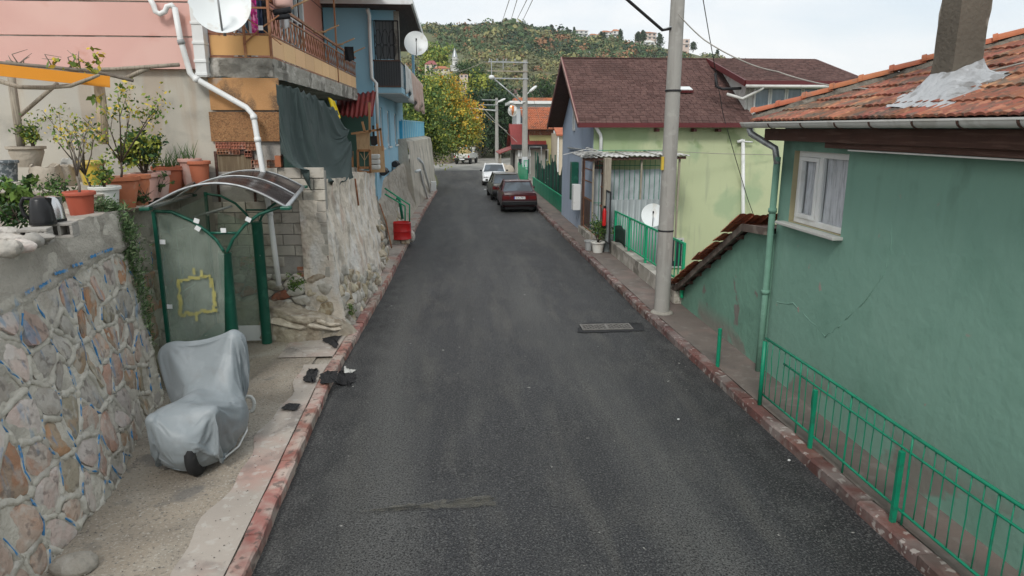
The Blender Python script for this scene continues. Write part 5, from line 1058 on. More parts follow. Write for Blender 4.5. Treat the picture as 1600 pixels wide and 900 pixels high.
# ---------------------------------------------------------------- cables
def cable(pts, r, label, m=m_wire, sag=0, name='overhead_cable'):
    out_ = []; pts = [Vector(p) for p in pts]
    for i in range(len(pts)-1):
        for k in range(8):
            t_ = k/8; out_.append(pts[i].lerp(pts[i+1],t_)-Vector((0,0,sag*4*t_*(1-t_))))
    out_.append(pts[-1]); q = MB(); q.tube(out_, r, 5); return q.build(name, m, label=label, cat='cable', smooth=True)
cable([aty(1060,22,12.6),aty(1100,62,12.4),aty(1160,95,11.6),aty(1215,112,10.8),aty(1300,134,9.6),aty(1345,138,8.6),aty(1400,137,8.0),aty(1450,135,7.3)], .011, 'twisted grey cable running from the tall pole to the sooty chimney', m_wireg, .02)
cable([roofhit(1522,117,.05),roofhit(1560,108,.05),roofhit(1600,98,.05)], .01, 'grey cable lying on the tiles right of the chimney', m_wireg)
cable([aty(1097,-10,17),aty(1108,55,19),aty(1118,110,21),aty(1130,180,21.5),aty(1150,250,21.7),aty(1168,310,21.8),aty(1177,335,21.8)], .012, 'thin black cable hanging down before the lime green wall', m_wire)
cable([aty(1040,236,20.9),aty(1120,240,21.4),aty(1210,242,21.8)], .01, 'thin wire strung across the lime green wall', m_wireg)
for k in range(5):
    x0, x1 = (783,808,818,828,833)[k], (798,828,843,822,815)[k]
for k,(x0,y0,x1,y1) in enumerate(((784,36,797,0),(797,36,809,0),(805,36,825,0),(814,38,834,0))): cable([aty(x0,y0,RIDGE_Y-10),aty(x1,y1-4,210)], .12, ['leftmost','second from left','third from left','rightmost'][k]+' of the four faint high voltage lines above the hill', m_wireg, 0, 'power_line')['group'] = 'power lines over the hill'
cable([aty(660,117,45),aty(757,96,48),(4.4,48,8.0)], .015, 'pale cable from the blue house towards the cross arm pole', m_wireg, .3)
for (a,b) in (((826,103,47.8),(848,152,70)),((826,125,47.8),(845,195,50))): cable([aty(*a),aty(*b)], .012, 'thin stay wire running down right of the cross arm pole, the %s one' % ('upper' if a[1] < 110 else 'lower'), m_wireg, .05)['group'] = 'stay wires'
for (a,b) in (((756,176,74),(792,205,54)),((752,165,74),(808,222,50))): cable([aty(*a),aty(*b)], .02, 'thin wire descending past the slender pole, the %s one' % ('left' if a[0] == 756 and b[0] < 800 else 'right'), m_wireg, .1)['group'] = 'wires at the slender pole'
# ================================================================ LEFT SIDE
def voro_cells(W_, H_, cw, ch, jit=.38, rs=1, stretchfn=None):
    rg = random.Random(rs); nx_, ny_ = max(1,int(W_/cw)), max(1,int(H_/ch)); seeds = []
    for j in range(-1, ny_+1):
        for i in range(-1, nx_+1):
            seeds.append(((i+.5+rg.uniform(-jit,jit)+.25*(j % 2))*W_/nx_, (j+.5+rg.uniform(-jit,jit))*H_/ny_))
    cells = []
    for a in seeds:
        if not (0 < a[0] < W_ and 0 < a[1] < H_): continue
        poly = [(0,0),(W_,0),(W_,H_),(0,H_)]; asp = cw/ch
        near = sorted(seeds, key=lambda s: (s[0]-a[0])**2+((s[1]-a[1])*asp)**2)[1:15]
        for b in near:
            mx_, my_ = (a[0]+b[0])/2, (a[1]+b[1])/2; nx2, ny2 = b[0]-a[0], (b[1]-a[1])*asp*asp
            new = []
            for k in range(len(poly)):
                p, q_ = poly[k], poly[(k+1) % len(poly)]; dp = (p[0]-mx_)*nx2+(p[1]-my_)*ny2; dq = (q_[0]-mx_)*nx2+(q_[1]-my_)*ny2
                if dp <= 0: new.append(p)
                if (dp < 0 < dq) or (dq < 0 < dp): t_ = dp/(dp-dq); new.append((p[0]+(q_[0]-p[0])*t_, p[1]+(q_[1]-p[1])*t_))
            poly = new
            if len(poly) < 3: break
        if len(poly) >= 3: cells.append((a, poly))
    return cells
def stones(parent, fn, W_, H_, cw, ch, mats, gap=.03, dome=.04, rs=1, jit=.38, name='stone', rough=.5, cut=2, skip=None, w=None):
    """fn(u,v,d) -> world point; u along the wall in metres, v up the wall, d proud of the face"""
    rg = random.Random(rs*13+1)
    for a, poly in voro_cells(W_, H_, cw, ch, jit, rs):
        if skip and skip(a[0], a[1]): continue
        cx = sum(p[0] for p in poly)/len(poly); cy = sum(p[1] for p in poly)/len(poly)
        R_ = [math.hypot(p[0]-cx, p[1]-cy) for p in poly]; rm = sum(R_)/len(R_)
        if rm < gap*1.5: continue
        k_ = max(.35, 1-gap/rm); pts = [(cx+(p[0]-cx)*k_, cy+(p[1]-cy)*k_) for p in poly]
        for _ in range(cut):
            new = []
            for i in range(len(pts)):
                p, q_ = pts[i], pts[(i+1) % len(pts)]; new += [(p[0]*.75+q_[0]*.25, p[1]*.75+q_[1]*.25),(p[0]*.25+q_[0]*.75, p[1]*.25+q_[1]*.75)]
            pts = new
        if len(pts) > 18: pts = pts[::2]
        n = len(pts); dm = dome*rg.uniform(.6,1.3); tx, ty = rg.uniform(-.5,.5)*rough, rg.uniform(-.5,.5)*rough; vs = []
        for (s_, d_) in ((1.0,-.03),(.99,.2),(.90,.62),(.62,.92),(.25,1.0)):
            for (x, y) in pts:
                xx_, yy2 = cx+(x-cx)*s_, cy+(y-cy)*s_
                dd = dm*(d_+(.25*noise.noise(Vector((xx_*14,yy2*14,rs)))*rough*2 if d_ > .3 else 0))+ (tx*(xx_-cx)+ty*(yy2-cy))*(.5 if d_ > 0 else 0)
                vs.append(fn(xx_, yy2, dd))
        q = MB(); vs.append(fn(cx, cy, dm)); q.add(vs, [(r_*n+j, r_*n+(j+1) % n, (r_+1)*n+(j+1) % n, (r_+1)*n+j) for r_ in range(4) for j in range(n)]+[(4*n+j, 4*n+(j+1) % n, 5*n) for j in range(n)])
        q.build(name, rg.choices(mats, weights=w)[0] if w else rg.choice(mats), parent, smooth=True, auto=50)
def pointing(parent, fn, W_, H_, cw, ch, jit, rs, r, bl=1):
    """raised ribbon of mortar along every joint, some of it oversprayed blue"""
    rg = random.Random(rs*7); q = MB(); b = MB(); done = set()
    for a, poly in voro_cells(W_, H_, cw, ch, jit, rs):
        for i in range(len(poly)):
            p, q_ = poly[i], poly[(i+1) % len(poly)]; key = (round((p[0]+q_[0])/2,3), round((p[1]+q_[1])/2,3)); L_ = math.hypot(p[0]-q_[0], p[1]-q_[1])
            if key in done or L_ < .02: continue
            done.add(key); n_ = max(2, int(L_/.05)); pts = []; rr = []
            for k in range(n_+1):
                t_ = k/n_; x = p[0]+(q_[0]-p[0])*t_; y = p[1]+(q_[1]-p[1])*t_; w_ = .012*math.sin(t_*math.pi)
                x += noise.noise(Vector((x*9,y*9,1)))*w_*3; y += noise.noise(Vector((x*9,y*9,4)))*w_*3
                pts.append(fn(x, y, -.014+.012*noise.noise(Vector((x*5,y*5,2))))); rr.append(r*rg.uniform(.7,1.35))
            q.tube(pts, rr, 7)
            if abs(p[1]-q_[1]) > abs(p[0]-q_[0])*.8 and L_ > .12 and rg.random() < .62*bl:
                k0 = rg.randint(0, max(0,n_//3)); k1 = min(n_, k0+rg.randint(4,9)); d_ = Vector((.030,-.006,.004)); b.tube([v+d_ for v in pts[k0:k1+1]], [.011*rg.uniform(.4,1.2) for x in rr[k0:k1+1]], 6)
    q.build('pointing', m_mortar2, parent, smooth=True)
    if b.v: b.build('blue_paint_strokes', m_bluep, parent, smooth=True)
m_mortar2 = mat('pale pointing mortar', (.52,.49,.425), .95, .12, 4, [((.30,.275,.24), 3, .52, .72, .6), ((.56,.54,.5), 8, .6, .75, .5)], .9, 24, .02)
m_bluep = mat('blue spray paint', (.05,.22,.46), .9, .2, 10, [((.40,.40,.38), 13, .46, .70, .9)], .5, 50, .004)
# ---- near stone retaining wall, leaning back
sw = thing('stone_retaining_wall', 'leaning retaining wall of pinkish stones in grey mortar with blue paint strokes, nearest on the left', 'stone wall', (-3.9,6,.1))
SA0, SA1 = 2.6, 8.95
bx = interp([(2,-3.42),(5.2,-3.5),(6.5,-3.56),(8.4,-3.98),(9.0,-4.05)]); tx_ = interp([(2,-4.05),(6.4,-4.16),(7.7,-4.24),(9,-4.26)])
HT = 2.62
def wa(u, v, d):
    y = SA0+u; t_ = v/HT; x = bx(y)*(1-t_)+tx_(y)*t_; return Vector((x+d*.97, y+.0, .08+v+d*.2))
ztop = lambda u: 2.08+.12*math.sin(u*1.3)*.4
q = MB()
def wgrid(u, v):
    U, Vv = u*(SA1-SA0), v*HT; zt = ztop(U); e = .035 if Vv > zt+.02 else 0
    return wa(U, Vv, e+.028*noise.noise(Vector((U*3,Vv*3,0)))+.014*noise.noise(Vector((U*11,Vv*11,5))))
q.grid(wgrid, 190, 84); q.build('mortar_face', m_mortar, sw, smooth=True)
q = MB(); zt_ = HT+.08
q.grid(lambda u,v: (tx_(SA0+u*(SA1-SA0))-.45*v+.02, SA0+u*(SA1-SA0)-.0, zt_+.02*noise.noise(Vector((u*20,v*3,0)))), 60, 4)
q.build('wall_top', m_render, sw, smooth=True)
q = MB(); e0 = [wa(SA1-SA0, v, .02) for v in np.linspace(0,HT,9)]
q.add([tuple(p) for p in e0]+[(-5.2,p.y+.1,p.z) for p in e0], [(i,i+1,10+i,9+i) for i in range(8)]); q.build('wall_end', m_mortar, sw)
# rendered upper band standing proud
q = MB(); q.grid(lambda u,v: wa(u*(SA1-SA0), ztop(u*(SA1-SA0))+.015*math.sin(u*90)+(HT-ztop(u*(SA1-SA0)))*v, .045*(1 if v > .04 else .1)+.02*noise.noise(Vector((u*22,v*4,2)))), 120, 14); q.build('render_band', m_render, sw, smooth=True)
stones(sw, wa, SA1-SA0, 2.12, .34, .33, m_stones, gap=.034, dome=.014, rs=4, jit=.46, rough=.75, w=[4,3,1.3,1.3,4], cut=1)
pointing(sw, wa, SA1-SA0, 2.12, .34, .33, .46, 4, .036)
# blue dashes sprayed on the band
for (x0,y0,x1,y1) in ((38,462,52,452),(60,452,78,440),(84,430,105,424),(112,418,128,413),(140,404,160,396),(162,395,176,390)):
    def onwall(px, py):
        r = ray(px, py); lo, hi = 3.0, 14.0
        for _ in range(40):
            m_ = (lo+hi)/2; t_ = m_/r[1]; X, Z = r[0]*t_, CAM_H+r[2]*t_; v = (Z-.08); xw = bx(m_)*(1-v/HT)+tx_(m_)*v/HT
            if X > xw+.06: lo = m_
            else: hi = m_
        return m_-SA0, Z-.08
    a_, b_ = onwall(x0,y0), onwall(x1,y1); q = MB(); q.grid(lambda u,v: wa(a_[0]+(b_[0]-a_[0])*u, a_[1]+(b_[1]-a_[1])*u+(.018+.008*math.sin(u*20))*(v-.5)*1.6, .072), 8, 2); q.build('blue_mark', m_bluep, sw, smooth=True)
# ---- second retaining wall, set back behind the shelter
s2 = thing('set_back_retaining_wall', 'set back rough stone retaining wall behind the bus shelter', 'stone wall', (-4.7,10.5,.1))
def wb(u, v, d): return Vector((-4.66-.10*v/2.6+d, 8.98+u, .08+v))
q = MB(); q.grid(lambda u,v: wb(u*3.1, v*2.56, .05*noise.noise(Vector((u*9,v*7,0)))+.02*noise.noise(Vector((u*40,v*30,0)))), 70, 56); q.build('mortar_face', m_mortar, s2, smooth=True)
q = MB(); q.grid(lambda u,v: (-4.74-.5*v, 8.9+u*3.2, 2.64+.015*noise.noise(Vector((u*14,v*3,0)))), 24, 3); q.build('wall_top', m_render, s2, smooth=True)
stones(s2, wb, 3.05, 2.0, .36, .34, m_stones, gap=.03, dome=.03, rs=8, jit=.45, rough=.9, cut=1)
pointing(s2, wb, 3.05, 2.0, .36, .34, .45, 8, .03, .5)
# garden terrace soil
q = MB(); q.grid(lambda u,v: (-4.55-(.12 if v < .1 else 0)-7*u, 2.6+9.5*v, 2.60+.05*noise.noise(Vector((u*20,v*20,0)))+.12*u*7*.2+(-.03 if u < .03 else 0)), 40, 50)
q.build('garden_soil', m_dirt, smooth=True, kind='structure', origin0=True)
# big stone by the wall foot
q = MB(); s_c = gz(118,888,.12)
q.grid(lambda u,v: (s_c.x+.19*math.cos(6.283*u)*math.sin(math.pi*v)*(1+.3*noise.noise(Vector((math.cos(6.28*u)*1.5,math.sin(6.28*u)*1.5,v*2)))), s_c.y+.14*math.sin(6.283*u)*math.sin(math.pi*v), .15+.085*math.cos(math.pi*v)*(1+.4*noise.noise(Vector((u*3,v*3,4))))), 18, 10)
q.build('loose_stone', m_rub[0], label='grey loose stone lying at the foot of the near retaining wall', cat='stone', smooth=True, auto=30)
# ---- house front
HY = 12.0; KX = -2.3
hs = thing('pink_house', 'pink painted house above a grey cement wall, with a wraparound orange balcony', 'house', (-6,14,2.6))
q = MB(); q.box(-14,-4.0,HY,HY+.3,0,4.62); q.build('cement_wall', m_gwall, hs)
q = MB(); q.box(-14,-4.22,HY-.12,HY+.2,4.624,5.10); q.build('pink_wall_band', m_pink, hs)
q = MB(); q.box(-14,-4.22,HY-.12,HY+.2,5.125,5.62); q.build('pink_wall_band', m_pink, hs)
q = MB(); q.box(-14,-4.22,HY-.12,HY+.2,5.645,8.5); q.build('pink_wall_band', m_pink, hs)
q = MB(); q.box(-14,-4.24,HY-.10,HY+.1,4.63,5.66); q.build('groove_back', m_slab, hs)
q = MB(); q.box(-4.215,-4.04,HY-.16,HY+.06,4.5,8.5)
for z_ in (4.52,4.72,5.0,5.3,5.6,5.9): q.box(-4.225,-4.03,HY-.175,HY+.05,z_,z_+.045)
q.build('corner_drain_box', m_white, hs, bevel=.006)
# balcony
BX, BY0, BY1, BZ = -3.03, HY-.02, 21.6, 4.50
bal = thing('balcony', 'long balcony with orange panels and lattice railing wrapped round the pink house corner', 'balcony', (-3.5,16,4.5))
q = MB(); q.grid(lambda u,v: (-4.03+(BX+4.03)*u, BY0-.03*noise.noise(Vector((u*6,v*4,0)))*(1 if 0<v<1 else 0), BZ+.02*math.sin(u*9)*(1-v)+.31*v), 30, 5)
q.grid(lambda u,v: (BX+.035*noise.noise(Vector((u*30,v*4,1)))*(1 if 0<v<1 else 0), BY0+(BY1-BY0)*u, BZ+.02*noise.noise(Vector((u*40,0,0)))*(1-v)+.31*v), 90, 5)
q.quad((-4.1,BY0,BZ),(BX,BY0,BZ),(BX,BY1,BZ),(-4.1,BY1,BZ)); q.quad((-4.1,BY0,BZ+.31),(BX,BY0,BZ+.31),(BX,BY1,BZ+.31),(-4.1,BY1,BZ+.31)); q.quad((-4.1,BY1,BZ),(BX,BY1,BZ),(BX,BY1,BZ+.31),(-4.1,BY1,BZ+.31))
q.build('slab', m_slab, bal, smooth=True, auto=30)
PZ0, PZ1, RZT = BZ+.35, BZ+.66, BZ+1.22
q = MB(); q.box(-4.0,BX-.03,BY0+.02,BY0+.035,PZ0,PZ1); q.build('front_panel', m_panel, bal)
npan = 11; yv = [BY0+.05+(BY1-BY0-.1)*k/npan for k in range(npan+1)]
for k in range(npan): q = MB(); q.box(BX-.035,BX-.02,yv[k]+.008,yv[k+1]-.008,PZ0,PZ1-.0); q.build('side_panel', m_panel2, bal)
def rl(a, b, wd=.03, nm='rail', m=m_rust): q = MB(); q.beam(a,b,wd,wd); return q.build(nm, m, bal)
for z_ in (PZ0-.03, PZ1+.02): rl((-4.02,BY0+.02,z_),(BX,BY0+.02,z_),.022); rl((BX-.02,BY0,z_),(BX-.02,BY1,z_),.022)
for z_, w_ in ((RZT-.14,.028),(RZT,.045)): rl((-4.0,BY0+.02,z_),(BX,BY0+.02,z_),w_); rl((BX-.02,BY0,z_),(BX-.02,BY1,z_),w_)
for (x_,y_,z_) in ((BX-.01,BY0+.02,7.4),(BX-.02,BY1-3.2,7.6),(-3.45,BY0+.02,RZT)): rl((x_,y_,BZ+.3),(x_,y_,z_),.04,'post')
k = 0; y = BY0+.12
zb, ztp = PZ1+.05, RZT-.16; st = .26
lm = MB(); lm.beam((0,-.11,zb),(0,.11,ztp),.010,.016,up=(1,0,0)); lo_ = lm.build('lattice_bar', m_rust); 
me1 = lo_.data; bpy.data.objects.remove(lo_)
lm = MB(); lm.beam((0,.11,zb),(0,-.11,ztp),.010,.016,up=(1,0,0)); lo_ = lm.build('lattice_bar', m_rust); me2 = lo_.data; bpy.data.objects.remove(lo_)
while y < BY1-.05:
    piece('lattice_bar', me1, bal, Matrix.Translation((BX-.018,y,zb))); piece('lattice_bar', me2, bal, Matrix.Translation((BX-.026,y,zb))); y += st
for yq in (BY0+2.6, BY0+5.2, BY0+7.6): rl((BX-.02,yq,PZ1),(BX-.02,yq,RZT),.025,'post')
# front star ornament
oc = Vector((aty(408,44,BY0).x,BY0,aty(408,44,BY0).z))
q = MB()
for dx,dz in ((-.3,.2),(.3,.2),(-.3,-.25),(.3,-.25)): q.beam(oc,oc+Vector((dx,0,dz)),.018,.018,up=(0,1,0))
for x_ in (-3.85,-3.6): q.beam((x_,BY0+.01,PZ1),(x_+.25,BY0+.01,RZT-.14),.015,.015,up=(0,1,0)); q.beam((x_+.25,BY0+.01,PZ1),(x_,BY0+.01,RZT-.14),.015,.015,up=(0,1,0))
q.build('scroll_bars', m_rust, bal)
q = MB(); q.box(oc.x-.035,oc.x+.035,oc.y-.03,oc.y-.01,oc.z-.035,oc.z+.035); q.build('rosette', m_white, bal)
for yq in (13.2,16.3,18.6,20.6): q = MB(); q.beam((BX+.02,yq,RZT+.03),(BX+.42,yq-.1,RZT+.18),.028,.028); q.beam((BX-.15,yq,RZT+.03),(BX+.12,yq-.03,RZT+.05),.09,.03); q.build('clothes_line_arm', m_pale, bal)
# house wall behind the balcony
q = MB(); wall_holes(q, 'x', -4.1, HY+.25, 22.6, 4.8, 8.6, [(13.6,14.9,4.85,6.9),(17.2,19.6,5.1,7.15)], -.12, 0, 0); q.build('balcony_wall', m_salmon, hs, fix=False)
for (y0_,y1_,z0_,z1_,nb_) in ((13.6,14.9,4.85,6.9,1),(17.2,19.6,5.1,7.15,3)):
    q = MB(); rect_frame(q, -4.16, y0_-.1, y1_+.1, z0_-.06, z1_+.1, .16, .09); f_ = q.build('window', m_white, hs)
    q = MB()
    for k in range(1,nb_+1): yy2 = y0_+(y1_-y0_)*k/(nb_+1); q.box(-4.15,-4.09,yy2-.04,yy2+.04,z0_+.1,z1_-.06)
    q.box(-4.14,-4.10,y0_+.06,y1_-.06,(z0_+z1_)/2+.2,(z0_+z1_)/2+.27); q.build('sash', m_white, f_)
    q = MB(); q.box(-4.20,-4.19,y0_,y1_,z0_,z1_); q.build('pane', m_paneb, f_)
for z_ in (5.45,6.3,7.2): q = MB(); q.box(-4.105,-4.094,HY+.25,22.6,z_,z_+.025); q.build('wall_groove', m_maroon, hs)
q = MB(); q.box(-14,-2.7,HY-.5,22.6,7.75,7.95); q.build('eaves_soffit', m_whiteg, hs)
q = MB(); q.box(-4.6,-4.1,22.4,22.6,2,7.7); q.build('corner_post', m_whiteg, hs)
# roof overhang planks past the corner
for k in range(5): q = MB(); q.beam((-4.3+.4*k,22.3,7.72),(-2.9+.35*k,20.6-.1*k,7.62),.3,.03); q.build('eaves_plank', m_osb, hs)
# laundry on the balcony front
def cloth(name, x0, x1, y, z0, z1, m, label, cat, fold=7, amp=.03, par=None, grp=None, skew=0):
    q = MB(); q.grid(lambda u,v: (x0+(x1-x0)*u+skew*(1-v), y+amp*math.sin(u*fold*2+v*2)*(.3+.7*(1-v)), z0+(z1-z0)*v+.02*math.sin(u*9)*(1-v)), 26, 10); return q.build(name, m, label=label, cat=cat, smooth=True, group=grp, solid=.006)
m_mag = mat('magenta flowered cloth', (.55,.03,.25), .8, .1, 6, [((.75,.3,.5), 16, .55, .6, .9)], .2, 20, .01)
m_navy = mat('navy cloth', (.03,.045,.09), .85, .15, 5, [((.07,.09,.14), 5, .5, .7, .5)], .2, 20, .01)
m_blk = mat('black cloth', (.012,.013,.016), .85, .15, 5, [], .2, 20, .01)
cloth('hanging_cloth', -3.35,-3.25,HY+.1,5.05,7.2,m_mag,'magenta flowered cloth hanging right of the big satellite dish','laundry',4)
cloth('hanging_trousers', -3.29,-3.17,HY+.14,4.98,7.2,m_navy,'navy cloth hanging beside the magenta one','laundry',5)
cloth('hanging_garment', -3.18,-3.06,HY+.12,4.90,7.2,m_blk,'black garment hanging at the balcony corner','laundry',4)
cloth('white_garment', -3.02,-2.86,12.6,5.35,5.95,mat('white cloth', (.7,.7,.72), .8, .05, 5, [], .2, 20, .01),'white garment drying behind the balcony corner','laundry',4)
q = MB(); c_ = aty(442,22,12.15)
q.tube([c_+Vector((-.14,0,.02)),c_+Vector((.14,-.05,.06))], .05, 8); q.tube([c_+Vector((-.12,-.03,-.06)),c_+Vector((.12,-.06,-.04))], .04, 8); q.build('rolled_mat', m_blk, label='dark rolled mat lying on the clothes arm at the balcony corner', cat='mat', smooth=True)
q = MB(); c_ = aty(442,3,12.3); q.lathe((c_.x,c_.y,c_.z-.1), [(.13,0),(.16,.05),(.16,.3)], 16); q.build('pink_basin', m_pink, label='pink bucket hanging above the balcony corner', cat='bucket', smooth=True)
cloth('small_black_garment', -2.98,-2.74,19.2,5.42,5.78,m_blk,'small black garment hung on the far balcony rail','laundry',4)
dish('satellite_dish', tuple(aty(345,6,11.35)), .44, (.22,-1,.22), 'large white satellite dish fixed to the balcony front of the pink house')
# drainpipe on the front wall
dp = thing('white_drainpipe', 'white plastic waste pipe running down the cement wall to the ground behind the shelter', 'pipe', tuple(aty(437,445,11.7)))
q = MB(); P_ = [aty(*p, 11.75) for p in ((232,-6),(240,8),(243,18),(250,22),(258,18),(261,10),(268,8),(273,14))]; q.tube(P_, .042, 12)
P_ = [aty(273,12,11.75),aty(282,62,11.75),aty(297,114,11.78),aty(304,122,11.78),aty(385,168,11.78),aty(396,180,11.75),aty(402,215,11.7),aty(421,330,11.6),aty(436,446,11.5)]; q.tube(P_, .046, 12); q.build('pipe', m_white, dp, smooth=True)
for i in (1,3,5,6,7): q = MB(); a_ = P_[i]; d_ = (P_[min(i+1,8)]-P_[i]).normalized(); q.tube([a_,a_+d_*.07], .056, 12); q.build('collar', m_grey if i < 3 else m_white, dp, smooth=True)
# particle boards, bricks, door under the balcony
for (a,b,c,d,nm) in ((330,435,122,173,'upper'),(331,437,175,222,'lower')):
    p0, p1 = aty(a,d,HY-.03), aty(b,c,HY-.03); q = MB(); q.box(p0.x,p1.x,HY-.05,HY-.02,p0.z+.01,p1.z); o_ = q.build('particle_board', m_osb if nm == 'upper' else m_osb2, label='%s weathered particle board closing the wall under the balcony' % nm, cat='board', bevel=.004)
q = MB(); q.box(-4.0,-3.02,HY+.02,HY+.2,2.2,4.5); q.build('infill_wall', m_joint, hs)
q = MB(); a_, b_ = aty(345,300,HY), aty(392,240,HY); q.box(a_.x,b_.x,HY-.02,HY+.05,a_.z-.2,b_.z-.02)
do = q.build('door', mat('old door wood', (.14,.10,.06), .8, .2, 3, [((.25,.2,.13), 4, .5, .7, .6, (9,9,.6))], .3, 20, .01), hs)
q = MB(); q.box(a_.x-.04,a_.x,HY-.04,HY+.05,a_.z-.2,b_.z); q.box(b_.x,b_.x+.04,HY-.04,HY+.05,a_.z-.2,b_.z); q.box(a_.x-.04,b_.x+.04,HY-.04,HY+.05,b_.z,b_.z+.04); q.build('door_frame', m_wood, hs)
def hollow_brick(x0, x1, z0, z1, y, par, m=m_redbrick):
    q = MB(); nxx = max(2,int((x1-x0)/.045)); nzz = 2 if z1-z0 > .07 else 1; q.box(x0,x1,y+.02,y+.12,z0,z1); t_ = .008
    q.box(x0,x1,y,y+.02,z0,z0+t_); q.box(x0,x1,y,y+.02,z1-t_,z1)
    for k in range(nxx+1): xk = x0+(x1-x0-t_)*k/nxx; q.box(xk,xk+t_,y,y+.0195,z0+t_,z1-t_)
    if nzz == 2: zm = (z0+z1)/2; q.box(x0+t_,x1-t_,y+.001,y+.019,zm-t_/2,zm+t_/2)
    return q.build('hollow_brick', m, par)
for (px0,px1,py0,py1) in ((338,360,222,232),(362,384,222,233),(385,400,222,235),(340,358,233,241),(359,375,234,241),(383,393,235,245),(394,404,250,262),(418,430,250,262)):
    a_, b_ = aty(px0,py1,HY-.03), aty(px1,py0,HY-.03); hollow_brick(a_.x,b_.x,a_.z,b_.z,HY-.06,hs)
q = MB(); a_, b_ = aty(431,261,HY-.1), aty(439,243,HY-.1); q.box(a_.x,b_.x,HY-.14,HY-.02,a_.z,b_.z); q.build('orange_brick', m_ridge, hs, bevel=.006)
# cinder blocks of the corner wall
kx0 = aty(392,300,HY).x; bw = .385; bh = .190; z_ = 1.15; r_ = 0
blk = []
q = MB(); q.box(-4.2,KX-.02,HY-.03,HY+.2,.1,2.98); q.build('block_joints', m_joint, hs)
while z_ < 2.92:
    x_ = KX-bw*(1 if r_ % 2 else .5); first = True; x1_ = KX
    while x1_ > -4.15:
        x0_ = max(x_,-4.2)
        if not (z_ > 2.3 and x0_ < kx0-.1) and not (z_ < 1.5 and random.random() < .3):
            q = MB(); g_j = .007; dy = random.uniform(0,.014)
            mm_ = m_redbrick if (z_ < 1.5 and random.random() < .45) else m_block
            if mm_ is m_redbrick:
                for hh in (0,.5): q.box(x0_+g_j,x1_-g_j-random.uniform(0,.12),HY-.05-dy,HY,z_+bh*hh+g_j,z_+bh*(hh+.5)-g_j)
            else: q.box(x0_+g_j,x1_-g_j,HY-.055-dy,HY,z_+g_j+random.uniform(-.004,.004),z_+bh-g_j)
            q.build('cinder_block' if mm_ is m_block else 'red_brick', mm_, hs, bevel=.008)
        x1_ = x_; x_ -= bw
    z_ += bh; r_ += 1
# rubble foot of the corner and bank
def wf2(u, v, d): return Vector((-4.15+u, HY-.06-d-.15*max(0,1-v/.5)*max(0,1-abs(u-1.7)/.8), .1+v))
stones(hs, wf2, KX+4.15+.05, 1.12, .24, .17, m_rub+[m_redbrick], gap=.006, dome=.045, rs=21, jit=.47, rough=1.5, cut=1)
rb_ = thing('rubble_bank', 'crumbling earth and plaster bank at the foot of the block wall', 'bank', (-3,11.8,.1))
def bank(u, v):
    x = -4.35+u*2.45; prof = float(np.interp(x, [-4.4,-3.3,-2.9,-2.5,-2.1,-1.9], [.62,.62,.50,.42,.25,.02])); out_ = float(np.interp(x, [-4.4,-3.3,-2.8,-2.3,-1.95], [.42,.42,.5,.35,.12]))
    # v: 0 foot, .5 top edge, 1 back at the wall
    if v < .5: yy2 = HY-out_-.08*(1-v*2); z = .08+prof*(v*2)**.6
    else: yy2 = HY-out_+(out_+.05)*(v-.5)*2; z = .08+prof*(1+.12*(v-.5)*2)
    nn = noise.noise(Vector((x*3.5,yy2*3.5,z*3.5)))*.09+noise.noise(Vector((x*11,yy2*11,z*11)))*.035
    return (x, yy2-nn*.8, z+nn*.7)
q = MB(); q.grid(bank, 90, 40); q.build('earth', mat('bank earth', (.42,.36,.28), .95, .15, 2, [((.24,.19,.14), 2.5, .52, .7, .7), ((.5,.45,.38), 6, .6, .72, .7)], 1, 16, .04), rb_, smooth=True)
def wpl(u, v, d): p = bank(.42+u/2.6, .18+v/2.0); return Vector((p[0], p[1]-d-.02, p[2]+d*.5))
stones(rb_, wpl, 1.3, .62, .44, .30, [mat('cream plaster lump', (.60,.53,.43), .9, .12, 4, [((.4,.33,.25), 5, .55, .7, .5)], 1, 14, .04)], gap=.015, dome=.05, rs=31, jit=.45, name='plaster_lump', rough=.9, skip=lambda u,v: (u < .25 and v < .25))
# ---- street side rubble wall under the enclosed terrace
rw = thing('whitewashed_rubble_wall', 'bulging rubble street wall with patchy whitewash between the block wall and the red drum', 'stone wall', (-2.1,17,.1))
RW0, RW1 = HY-.02, 21.4
rwt = interp([(12,2.75),(14,2.62),(16,2.60),(18,2.5),(20,2.3),(21.4,2.2)])
def rwf(u, v, d):
    y = RW0+u; H_ = rwt(y); t_ = v/H_; x = -2.02+(-2.34+2.02)*min(1,t_*1.15)+.05*math.sin(y*.9)*(1-t_)-.38*sstep((y-19.0)/1.6); b_ = .07*noise.noise(Vector((y*.8,v*.9,3)))+.03*noise.noise(Vector((y*3,v*3,1)))
    return Vector((x+b_+d, y, .1+v))
q = MB(); q.grid(lambda u,v: rwf(u*(RW1-RW0), v*rwt(RW0+u*(RW1-RW0)), .025*noise.noise(Vector((u*40,v*11,7)))), 200, 50)
q.grid(lambda u,v: (rwf(u*(RW1-RW0), rwt(RW0+u*(RW1-RW0)), 0).x-.5*v, RW0+u*(RW1-RW0), .1+rwt(RW0+u*(RW1-RW0))+.04*noise.noise(Vector((u*40,v*3,0)))), 100, 3); q.grid(lambda u,v: ((lambda p: (-2.75+(p.x+2.75)*u, RW0-.10*u*(1-u)-.07+.07*u+.03*noise.noise(Vector((u*5,v*12,4)))*(1-u), p.z))(rwf(0,v*2.4,0))), 14, 30); q.build('whitewash_face', m_wash, rw, smooth=True)
def skipr(u, v): return v > .55+.35*math.sin(u*.9+.4)+.25*math.sin(u*2.3)+(.5 if u > 6 else 0)
